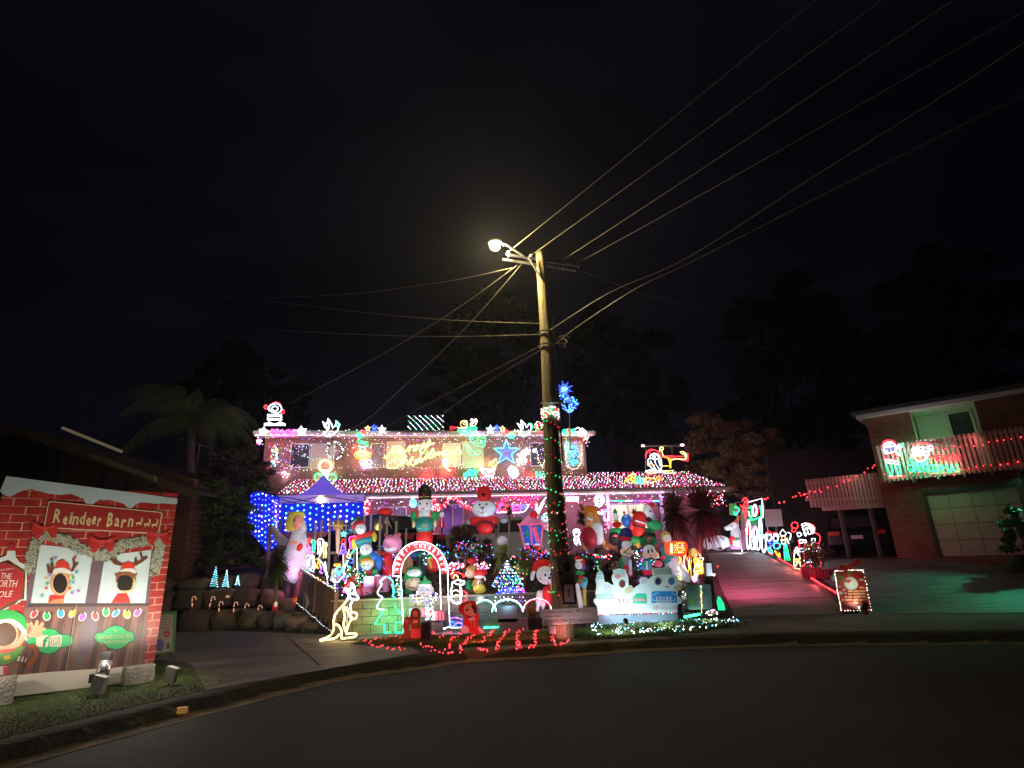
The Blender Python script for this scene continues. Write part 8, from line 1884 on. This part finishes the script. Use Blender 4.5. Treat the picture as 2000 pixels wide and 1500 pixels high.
# lettered plank
ink('sign_border', (.62, .42, .28), ['=312,250 1005,318 1015,330 992,455 980,458 285,420 272,408 300,262']); ink('sign_print', (.30, .02, .016), ['=318,258 1000,325 1006,332 985,448 975,450 290,413 281,404 306,266'])
LT_ = MB(); st = 'Reindeer Barn'; xs_ = [328, 388, 426, 448, 492, 534, 568, 604, 640, 662, 710, 752, 795, 835]; ws = [58, 36, 26, 48, 42, 36, 34, 28, 0, 46, 40, 38, 42]
for i, ch in enumerate(st):
    if ch == ' ': continue
    x = xs_[i]; yb = 388 + (x - 328) * .055 + (3 if i % 2 else -4); LT_.text(BO, ch, (x, yb), (x + ws[i] * .78, yb + (3 if i % 3 else -3)), 88 if ch in 'RB' else 80, .014, outline=0)
    LT_.text(BO, ch, (x, yb), (x + ws[i] * .78, yb + (3 if i % 3 else -3)), 88 if ch in 'RB' else 80, .015, outline=.022, res=1, res_b=0)
LT_.build('lettering', pm((.66, .55, .28)), bb)
dp = []
for x, y in ((868, 395), (918, 402), (965, 405)):
    dp += [[(x - 20, y - 10), (x + 12, y - 14), (x + 14, y), (x + 10, y + 12), (x + 7, y), (x - 12, y), (x - 14, y + 14), (x - 18, y + 2)], [(x + 10, y - 14), (x + 14, y - 30), (x + 22, y - 24), (x + 16, y - 10)], [(x + 14, y - 28), (x + 8, y - 42), (x + 12, y - 42), (x + 17, y - 30)], [(x + 17, y - 28), (x + 22, y - 40), (x + 25, y - 38), (x + 20, y - 26)]]
LV[0] = .013; ink('deer_print', 0, dp, m_=pm((.66, .55, .28)))
# reindeer faces
LV[0] = .009
ink('body_print', (.55, .22, .10), ['=318,860 400,850 395,890 305,890']); ink('scarf_print', (.48, .03, .02), ['=310,838 405,835 395,858 330,865 300,890 305,860', '=735,828 790,826 808,860 812,886 695,886 715,850'])
ink('face_print', (.60, .25, .10), ['o 375,760,62,82']); ink('face_edge', (.68, .40, .22), ['o 375,765,52,70']); ink('antler_print', (.12, .04, .02), ['=300,700 290,650 300,640 315,665 315,610 330,605 335,660 340,690 325,705', '=440,690 455,650 450,610 465,600 470,640 480,625 490,640 470,665 455,690',
      '=755,655 710,645 680,605 690,598 712,620 705,590 718,585 730,620 745,630 765,640', '=830,655 840,605 850,598 858,630 880,610 868,575 880,565 890,600 915,590 922,605 890,630 850,655'])
ink('hat_print', (.55, .035, .02), ['=340,670 355,630 390,615 430,640 440,690 335,690', '=750,680 765,640 800,627 835,640 842,680']); ink('hat_trim', (.62, .62, .58), ['c330,690 345,672 400,668 440,690 435,708 380,695 335,710', 'c748,688 780,672 830,672 848,690 830,702 780,698'])
ink('ear_print', (.3, .1, .04), ['=712,700 735,705 740,725 720,722', '=858,698 838,708 836,725 852,718']); ink('face_print', (.22, .08, .03), ['c725,730 735,700 780,690 830,700 848,735 830,760 730,760']); ink('face_edge', (.64, .50, .25), ['c722,760 735,800 775,825 825,812 845,770 835,730 825,795 775,808 735,790'])
ink('face_hole', (.012, .008, .006), ['o 375,765,44,62', 'c735,745 750,718 800,715 822,735 825,775 805,805 755,808 732,785'])
for nm, col, L in (('red', (.5, .05, .03), [(288, 795), (435, 795), (470, 600)]), ('green', (.02, .35, .15), [(295, 765), (455, 730)]), ('blue', (.05, .35, .5), [(262, 843), (478, 695), (320, 625), (455, 758)]), ('violet', (.3, .15, .5), [(450, 825), (490, 812), (345, 608), (310, 712)]), ('gold', (.6, .45, .1), [(290, 735), (440, 720), (430, 775)])): ink('bulb_print', col, ['o %d,%d,8,9' % p for p in L])
# garland
LV[0] = .0125; gp = smooth([(185, 680), (195, 600), (220, 520), (280, 445), (350, 480), (420, 500), (500, 545), (590, 575), (640, 595), (700, 565), (760, 530), (850, 510), (930, 490), (985, 480), (1000, 540), (985, 600), (960, 690)], 10)
for nm, col, off in (('garland_dark', (.05, .075, .04), 0), ('garland_pale', (.42, .42, .33), .001), ('garland_mid', (.14, .17, .10), .0005)):
    mb = MB(); k = 0
    for p in gp:
        for _ in range(7):
            x, y = p[0] + ru(-30, 30), p[1] + ru(-30, 30); a = ru(0, PI); l, w = ru(8, 17), ru(2, 4); c, s_ = math.cos(a), math.sin(a); o = LV[0] + off + .0002 * (k % 5); k += 1
            mb.poly([BO.at(x - l * c, y - l * s_, o), BO.at(x + w * s_, y - w * c, o), BO.at(x + l * c, y + l * s_, o), BO.at(x - w * s_, y + w * c, o)])
    mb.build(nm, mat('ink_' + nm, col, .5, var=.2, bump=0), bb, kind='stuff')
LV[0] = .016
for cx, cy, s_ in ((282, 415, 1), (636, 500, 1), (985, 460, .85)):
    ink('bow_print', (.42, .02, .015), [[(cx + a * s_, cy + b * s_) for a, b in P_] for P_ in ([(-5, 0), (-75, -38), (-85, 20), (-78, 50), (-10, 18)], [(5, 0), (72, -28), (78, 30), (70, 45), (10, 18)], [(-8, 10), (-78, 60), (-45, 75), (0, 25)], [(5, 10), (40, 70), (75, 55), (20, 15)])])
    ink('bow_print', (.55, .05, .04), [[(cx + a * s_, cy + b * s_) for a, b in P_] for P_ in ([(-14, -8), (14, -8), (16, 22), (-16, 22)], [(-14, 0), (-60, -20), (-64, 0), (-20, 8)], [(14, 0), (60, -15), (62, 5), (20, 8)])]); LV[0] = .016
# printed bulbs
LV[0] = .011
for (x, y, a), col in zip([(213, 955, 30), (291, 968, 0), (379, 951, 0), (452, 951, 25), (514, 972, 25), (593, 967, -10), (661, 942, 0), (722, 950, 35), (792, 955, -8), (858, 945, 25)], [(.6, .05, .07), (.03, .4, .1), (.03, .35, .6), (.5, .5, .05), (.35, .1, .5), (.65, .07, .06), (.03, .42, .1), (.05, .3, .5), (.6, .42, .05), (.55, .12, .4)]):
    def el(rx, ry): return [(x + rx * math.cos(t) * math.cos(math.radians(a)) + ry * math.sin(t) * math.sin(math.radians(a)), y - ry * math.sin(t) * math.cos(math.radians(a)) + rx * math.cos(t) * math.sin(math.radians(a)) * .4) for t in frange(0, 2 * PI * .95, 16)]
    LV[0] = .011; ink('bulb_outline', (.62, .52, .55), [el(25, 31)]); ink('bulb_print', col, [el(18, 24)]); ink('bulb_cap', (.05, .06, .04), [[(x - 6, y - 30), (x + 8, y - 30), (x + 8, y - 18), (x - 6, y - 18)]])
# plaques
LV[0] = .011
ink('plaque_edge', (.02, .07, .03), ['=160,1120 185,1090 230,1085 260,1055 300,1040 345,1048 375,1075 430,1080 460,1105 458,1140 430,1160 380,1165 350,1195 300,1212 250,1195 225,1165 180,1160', '=583,1100 600,1070 640,1065 665,1040 715,1022 765,1032 790,1055 830,1065 845,1095 835,1125 800,1140 775,1165 725,1182 670,1170 650,1145 605,1135'])
ink('plaque', (.03, .45, .14), ['=165,1120 188,1095 232,1090 262,1060 300,1046 343,1054 373,1081 428,1086 454,1108 452,1138 428,1154 377,1160 347,1189 300,1205 252,1189 228,1160 184,1154', '=588,1100 604,1076 642,1071 668,1046 715,1029 763,1038 788,1061 827,1071 839,1096 830,1120 797,1134 772,1159 724,1175 672,1163 653,1139 608,1129'])
ink('icon_square', (.72, .66, .52), ['=232,1092 300,1088 305,1095 300,1155 292,1162 228,1160 224,1150 228,1098', '=318,1092 380,1086 387,1095 382,1150 374,1158 314,1158 308,1150 312,1100'])
MB().text(BO, 'f', (262, 1158), (292, 1157), 62, .0155).text(BO, 'f', (262, 1158), (292, 1157), 62, .016, outline=.03, res=1, res_b=0).build('icon_mark', pm((.03, .4, .13)), bb)
mb = MB()
for sp, rr_ in (('=326,1102 370,1098 374,1104 370,1142 364,1147 324,1148 320,1140 322,1108', .0035), ('o 347,1123,13,15', .0035), ('o 364,1106,2,2', .003)): pts, c = path(sp); mb.tube([BO.at(x, y, .016) for x, y in pts], rr_, 4, c)
mb.build('icon_mark', pm((.03, .4, .13)), bb)
mb = MB(); mb.text(BO, 'RAWDONCRT', (612, 1113), (822, 1108), 27, .0155).text(BO, 'CHRISTMAS', (622, 1145), (798, 1140), 25, .0155); mb.build('lettering', pm((.45, .50, .25)), bb); LV[0] = .015; ink('crest', (.35, .45, .2), [path('* 720,1058,10,6,6')[0]])
# north pole sign
LV[0] = .011
ink('snow_print', (.55, .62, .60), ['=-60,640 0,605 40,590 45,560 95,560 98,600 120,630 160,650 165,685 130,665 90,640 50,615 0,640 -60,680'.replace('=', '=')]); ink('chimney_print', (.38, .02, .02), ['=48,560 55,525 75,515 95,530 98,562'])
ink('sign_border', (.06, .07, .02), ['=-70,660 20,625 95,650 158,690 150,860 120,880 60,905 0,945 -70,950']); ink('sign_print', (.36, .02, .022), ['=-70,668 20,634 90,658 148,696 138,850 110,868 50,892 -5,930 -70,935'])
ink('snow_print', (.55, .62, .60), ['=160,690 168,690 165,870 130,870 95,900 30,930 0,945 0,935 90,895 120,868 150,862']); ink('brick_patch', (.5, .04, .03), ['=60,900 130,890 130,930 50,940'])
mb = MB(); WI = pm((.66, .62, .56)); mb.text(BO, 'THE', (2, 733), (68, 737), 36, .0155, slant=.1).text(BO, 'NORTH', (-52, 786), (103, 788), 46, .0155, slant=.1).text(BO, 'POLE', (-42, 852), (74, 848), 40, .0155, slant=.1); mb.build('lettering', WI, bb); MB().text(BO, 'WELCOME TO', (-10, 688), (88, 676), 10, .0155).build('small_lettering', WI, bb)
# elf waving
LV[0] = .0125
ink('elf_body', (.5, .06, .05), ['=-60,1150 60,1150 130,1110 150,1130 110,1200 60,1250 -60,1260']); ink('elf_belt', (.10, .28, .05), ['=-60,1205 60,1195 140,1150 150,1165 110,1230 40,1270 -60,1280']); ink('elf_buckle', (.65, .42, .05), ['=22,1218 60,1208 68,1232 28,1244'])
ink('elf_skin', (.70, .34, .20), ['c-60,1160 20,1160 90,1140 130,1080 140,1030 170,1010 200,1050 150,1120 110,1160 40,1175 -40,1175', 'c170,1040 185,1010 200,1005 210,1030 225,995 240,1000 238,1030 262,1005 275,1020 262,1040 285,1040 280,1055 255,1065 270,1085 240,1100 195,1095 170,1075', 'o 20,1080,95,90'])
ink('elf_hole', (.07, .03, .015), ['o 20,1080,84,76']); ink('elf_brim', (.66, .68, .62), ['c-60,1010 20,980 90,985 150,1030 165,1070 150,1080 100,1030 40,1005 -40,1030']); ink('elf_hat', (.02, .32, .06), ['c-60,950 10,930 90,935 150,970 168,1020 162,1055 120,1010 60,985 -60,1000'])
ink('elf_cuff', (.6, .5, .45), ['=150,1100 185,1080 195,1095 160,1125']); ink('elf_cuff', (.55, .06, .08), ['=165,1100 178,1088 188,1100 170,1112']); ink('stocking', (.6, .52, .48), ['=115,1220 130,1215 120,1250 105,1245', '=140,1222 150,1220 142,1255 130,1250', '=160,1228 168,1228 160,1258 152,1255']); ink('elf_shoe', (.25, .07, .02), ['c165,1150 205,1140 240,1165 242,1210 215,1260 180,1290 160,1285 175,1240 205,1215 210,1185 190,1165'])
ink('stocking', (.6, .5, .5), ['=-60,1280 50,1280 50,1330 -60,1345']); ink('stocking', (.5, .05, .07), ['=20,1285 50,1283 50,1330 20,1335'])
MB().tube([BO.at(478, 900, .02), BO.at(412, 1300, .02)], .004, 4).build('cord', mat('pale_cord', (.5, .4, .2), .6, var=0, bump=0), bb)
# skirt board, weights
Z(11); sk = [(-120, 1360), (30, 1345), (300, 1318), (560, 1300), (700, 1292), (800, 1280), (935, 1262), (968, 1285), (962, 1372), (770, 1392), (590, 1408), (78, 1470), (-120, 1490)]
t = thing('skirt_board', 'long plain white board leaning along the foot of the barn board', 'board', BO.at(300, 1440, .14)); MB().slab([BO.at(x, y, .14) for x, y in sk], -BO.n * .02).build('board', mat('white_board', (.60, .54, .46), .6, var=.12, scale=2, bump=.05), t)
CW2 = mat('concrete_weight', (.30, .27, .23), .9, var=.45, scale=9, bump=.6, bscale=30)
for lb, x0, x1, y0, y1, d in (('rough grey concrete block holding down the right end of the skirt board', 785, 955, 1290, 1388, .36), ('rough grey concrete block at the left edge of the skirt board', -60, 82, 1362, 1490, .4)):
    q = Pl(BO.p0 + BO.n * (d + .16), BO.u); a, b = q.at(x0, y0), q.at(x1, y1); b[2] = .13; c = (a + b) / 2 - BO.n * .1; mb = MB(); mb.box(c, BO.u * abs((b - a) @ BO.u) / 2, BO.n * .1, (0, 0, abs(a[2] - b[2]) / 2)); o_ = mb.build('concrete_block', CW2, origin=(c[0], c[1], .12)); props(o_, lb, 'block'); md = o_.modifiers.new('bevel', 'BEVEL'); md.width = .012; md.segments = 2
SIL = mat('reflector_metal', (.6, .6, .58), .2, metal=.9, var=.2, bump=.1); GB2 = mat('grey_ballast', (.22, .20, .18), .7, var=.3, scale=8)
def garden_flood(label, base, s_, tgt, e, col, foil=True):
    t = thing('flood_lamp', label, 'floodlight', base); o = np.array(base, float)
    MB().tube([o - (0, 0, .03), o + (0, 0, .2 * s_)], .012, 6).build('stake', BLK, t)
    if foil:
        mb = MB(); mb.tube([o + (-.02, .04, .20 * s_), o + (-.01, .10, .42 * s_)], [.085 * s_, .07 * s_], 14); mb.build('housing', SIL, t, smooth=True)
        mb = MB(); mb.box(o + (-.02, .1, .48 * s_), (.06, 0, 0), (0, .03, 0), (0, 0, .05)); mb.box(o + (-.12, .05, .22 * s_), (.03, 0, 0), (0, .03, 0), (0, 0, .05)); mb.build('bracket', BLK, t)
    else:
        for dx in (-.02, .03): MB().tube([o + (dx, .02, .18 * s_), o + (dx - .015, .02, .40 * s_)], .008, 5).build('bracket', BLK, t)
    mb = MB(); mb.box(o + (.03, -.03, .16 * s_), (.075 * s_, .0, -.02), (0, .045, 0), (.02, 0, .10 * s_)); mb.build('ballast', GB2, t)
    spot(t, o + (0, .16, .50 * s_), tgt, e, col, 125, .8, .05); glow(o + (0, .0, .62 * s_), col, e * .2, .03, t, 'lamp_and_fill_glow'); return t
garden_flood('silver and grey floodlight on a stake right in front of the barn board', atZ(188, 1362, .12), .95, BO.at(560, 500), 60, (1, .90, .78)); garden_flood('smaller grey floodlight on a stake right of the barn board', atZ(330, 1340, .12), .9, BO.at(850, 500), 55, (1, .88, .74), False)
spot(bpy.data.objects['flood_lamp.002'], atZ(330, 1340, .12) + (-.05, .1, .5), (-5.55, 10.7, .8), 60, (1, .88, .74), 60)  # extra beam added to brighten the framed notice
lf = garden_flood('floodlight in the grass just outside the left edge of the picture', atZ(-70, 1400, .12), .9, BO.at(150, 600), 65, (1, .88, .74), False)  # unseen lamp added to light the left part of the board
# small framed notice beside the board
Z(22); q = PY(10.7); t = thing('notice_board', 'small cream notice in a green frame standing right of the barn board', 'notice', q.at(600, 1350)); t.location.z = g(t.location.x, 10.7); ORG[t.name] = np.array(t.location)
MB().slab([q.at(x, y) for x, y in [(420, 95), (950, 60), (885, 1260), (270, 1350)]], np.array([0, .03, 0])).build('frame', mat('green_frame', (.10, .26, .10), .5, var=.1), t); pr_('paper', (.52, .42, .29), ['=460,170 885,150 835,1210 320,1290'], .004, t, q)
pr_('burst', (.55, .04, .06), [path('* 690,720,130,75,11')[0], path('* 380,730,80,45,9')[0]], .006, t, q); pr_('burst_words', (.6, .4, .38), ['=635,700 750,697 750,745 635,750'], .009, t, q)
pr_('round_emblem', (.08, .07, .28), ['o 480,1050,120,175'], .006, t, q); pr_('round_emblem', (.4, .36, .45), ['o 480,1050,80,120'], .008, t, q); pr_('round_emblem', (.12, .10, .35), ['c430,1100 440,980 480,950 525,980 530,1090 480,1160'], .010, t, q)
pr_('tree_mark', (.08, .12, .05), ['=730,940 780,1080 745,1080 790,1150 650,1160 700,1085 670,1085'], .006, t, q); pr_('text_line', (.34, .22, .16), ['=%d,%d %d,%d %d,%d %d,%d' % (500 - i * 6, 200 + i * 85, 840, 190 + i * 85, 840, 215 + i * 85, 500 - i * 6, 225 + i * 85) for i in range(5)], .006, t, q)
for x in (420, 800): p = q.at(x, 1300, -.04); MB().tube([(p[0], p[1], .1), p + (0, 0, .5)], .015, 5).build('post', BLK, t)
CTM = dict(Y=(1, .62, .12), G=(.05, 1, .3), W=(1, .8, .8))
Z(4); gzp = PY(18.5); gz_c = lambda q: gzp.at(q, 560); Z(0)
t = thing('flood_lamp', 'added green floodlight under the balcony of the right neighbour', 'floodlight', NO + NU * 3.4 - NV * .58 + (0, 0, bz0 - .1)); o_ = NO + NU * 3.4 - NV * .58 + np.array([0, 0, bz0 - .12]); mb = MB(); mb.box(o_, (.06, 0, 0), (0, .03, 0), (0, 0, .05)); mb.build('housing', BLK, t); MB().tube([o_, o_ + (0, 0, .12)], .012, 5).build('bracket', BLK, t)  # lamp added to tint the neighbour's concrete green
spot(t, o_ + (-.06, -.06, -.1), atZ(1850, 1148, .5), 270, (.08, 1, .5), 66, 1)
lt_ = bpy.data.objects['lantern']; q_ = PY(12.9).at(1402, 1106); bulbs('bulb', [q_], 'R', .02, 7, lt_); spot(lt_, q_ + (.12, .1, .15), gh(1440, 1100), 330, (1, .04, .25), 84, .9)  # spot added at the lantern bulb to redden the driveway
spot(bpy.data.objects['lit_gift'], (5.5, 14.5, 1.9), (6.5, 16.3, .6), 330, (1, .16, .38), 130, 1)  # pink spot added by the gift to colour the driveway
for nm, x, y, z, k, e_ in (('rope_light_kangaroo', -3.45, 12.75, .5, 'Y', 14), ('rope_light_tree', -2.9, 12.85, .45, 'G', 40), ('light_arch', -2.0, 12.8, .5, 'W', 8)): glow((x, y, z), CTM[k], e_, .05, bpy.data.objects[nm], 'lamp_and_fill_glow', (0, 1, -.1))  # added spots brighten the block wall behind these displays
lg_ = bpy.data.objects['lawn_lights']; glow((.9, 10.5, .30), (1, .78, .8), 3.2, .03, lg_, 'lamp_and_fill_glow', (0, 1, .4)); glow((-.8, 10.9, .25), (1, .1, .08), 8, .03, lg_, 'lamp_and_fill_glow', (0, 1, .1)); glow((-2.3, 11.3, .25), (1, .1, .08), 6, .03, lg_, 'lamp_and_fill_glow', (0, 1, .1))  # added spots light the lettered board and the cutouts
for x, y in ((1.8, 11.4), (2.8, 11.8), (3.8, 12.3)): glow((x, y, .35), (.8, 1, .95), 16, .05, lg_, 'lamp_and_fill_glow', (0, .5, -1))  # more spots added to lift the grass and ground cover
for i in range(5): p = np.array(P_DR[i]); glow(p + (-.1, 0, .12), (1, .12, .14), 7, .05, bpy.data.objects[N_DR], 'lamp_and_fill_glow', (-1, 0, -.3))  # added spots spread the tube's red over the concrete
for i, q in enumerate(frange(520, 1400, 5)): glow(gz_c(q), (.12, .14, 1), 12, .08, bpy.data.objects['light_curtain'], 'lamp_and_fill_glow', (0, 1, .2))
# ================================================================ GLOW: added spots standing in for the spill of the displays
CT = {k: tuple(.15 + .85 * v for v in c) for k, c in LC.items()}
for nm, loc, k, e, d in ADDED_SPOTS: glow(loc, CT[k], e, .06, bpy.data.objects.get(nm), 'lamp_and_fill_glow', d)
for i, u in enumerate(frange(uG0 + .6, uG1 - 1.2, 12)): glow(H(u, .9, LG + 1.0), ((1, .5, .75), (.75, .5, 1))[i % 2], 26, .1, bpy.data.objects['roof_lights'], 'lamp_and_fill_glow', (0, .3, -1))
for i, u in enumerate(frange(uG0 + 1.5, uG1 - 1.5, 9)): glow(H(u, -.35, LG - .5), ((1, .30, .72), (.62, .36, 1))[i % 2], 70, .1, bpy.data.objects['icicle_lights.001'], 'lamp_and_fill_glow', (-.15, 1, -.35))
for i, u in enumerate(frange(uL + .6, uR - .6, 9)): glow(H(u, 1.9, UG - .45), ((1, .45, .7), (.7, .5, 1), (1, .7, .5))[i % 3], 24, .1, bpy.data.objects['icicle_lights'], 'lamp_and_fill_glow', (-.15, 1, -.4))

# ================================================================ HAZE: thin volume added to ring the lamps with halos
m = bpy.data.materials.new('halo_haze'); m.use_nodes = True; t = m.node_tree; t.nodes.clear(); o = N(t, 'ShaderNodeOutputMaterial'); v = N(t, 'ShaderNodeVolumePrincipled'); v.inputs['Color'].default_value = (.72, .78, 1, 1); v.inputs['Density'].default_value = .0013; v.inputs['Anisotropy'].default_value = .75
t.links.new(v.outputs[0], o.inputs['Volume']); MB().abox(-135, 135, -135, 135, -1.3, 46).build('haze', m, kind='stuff')
SC.cycles.volume_bounces = 0
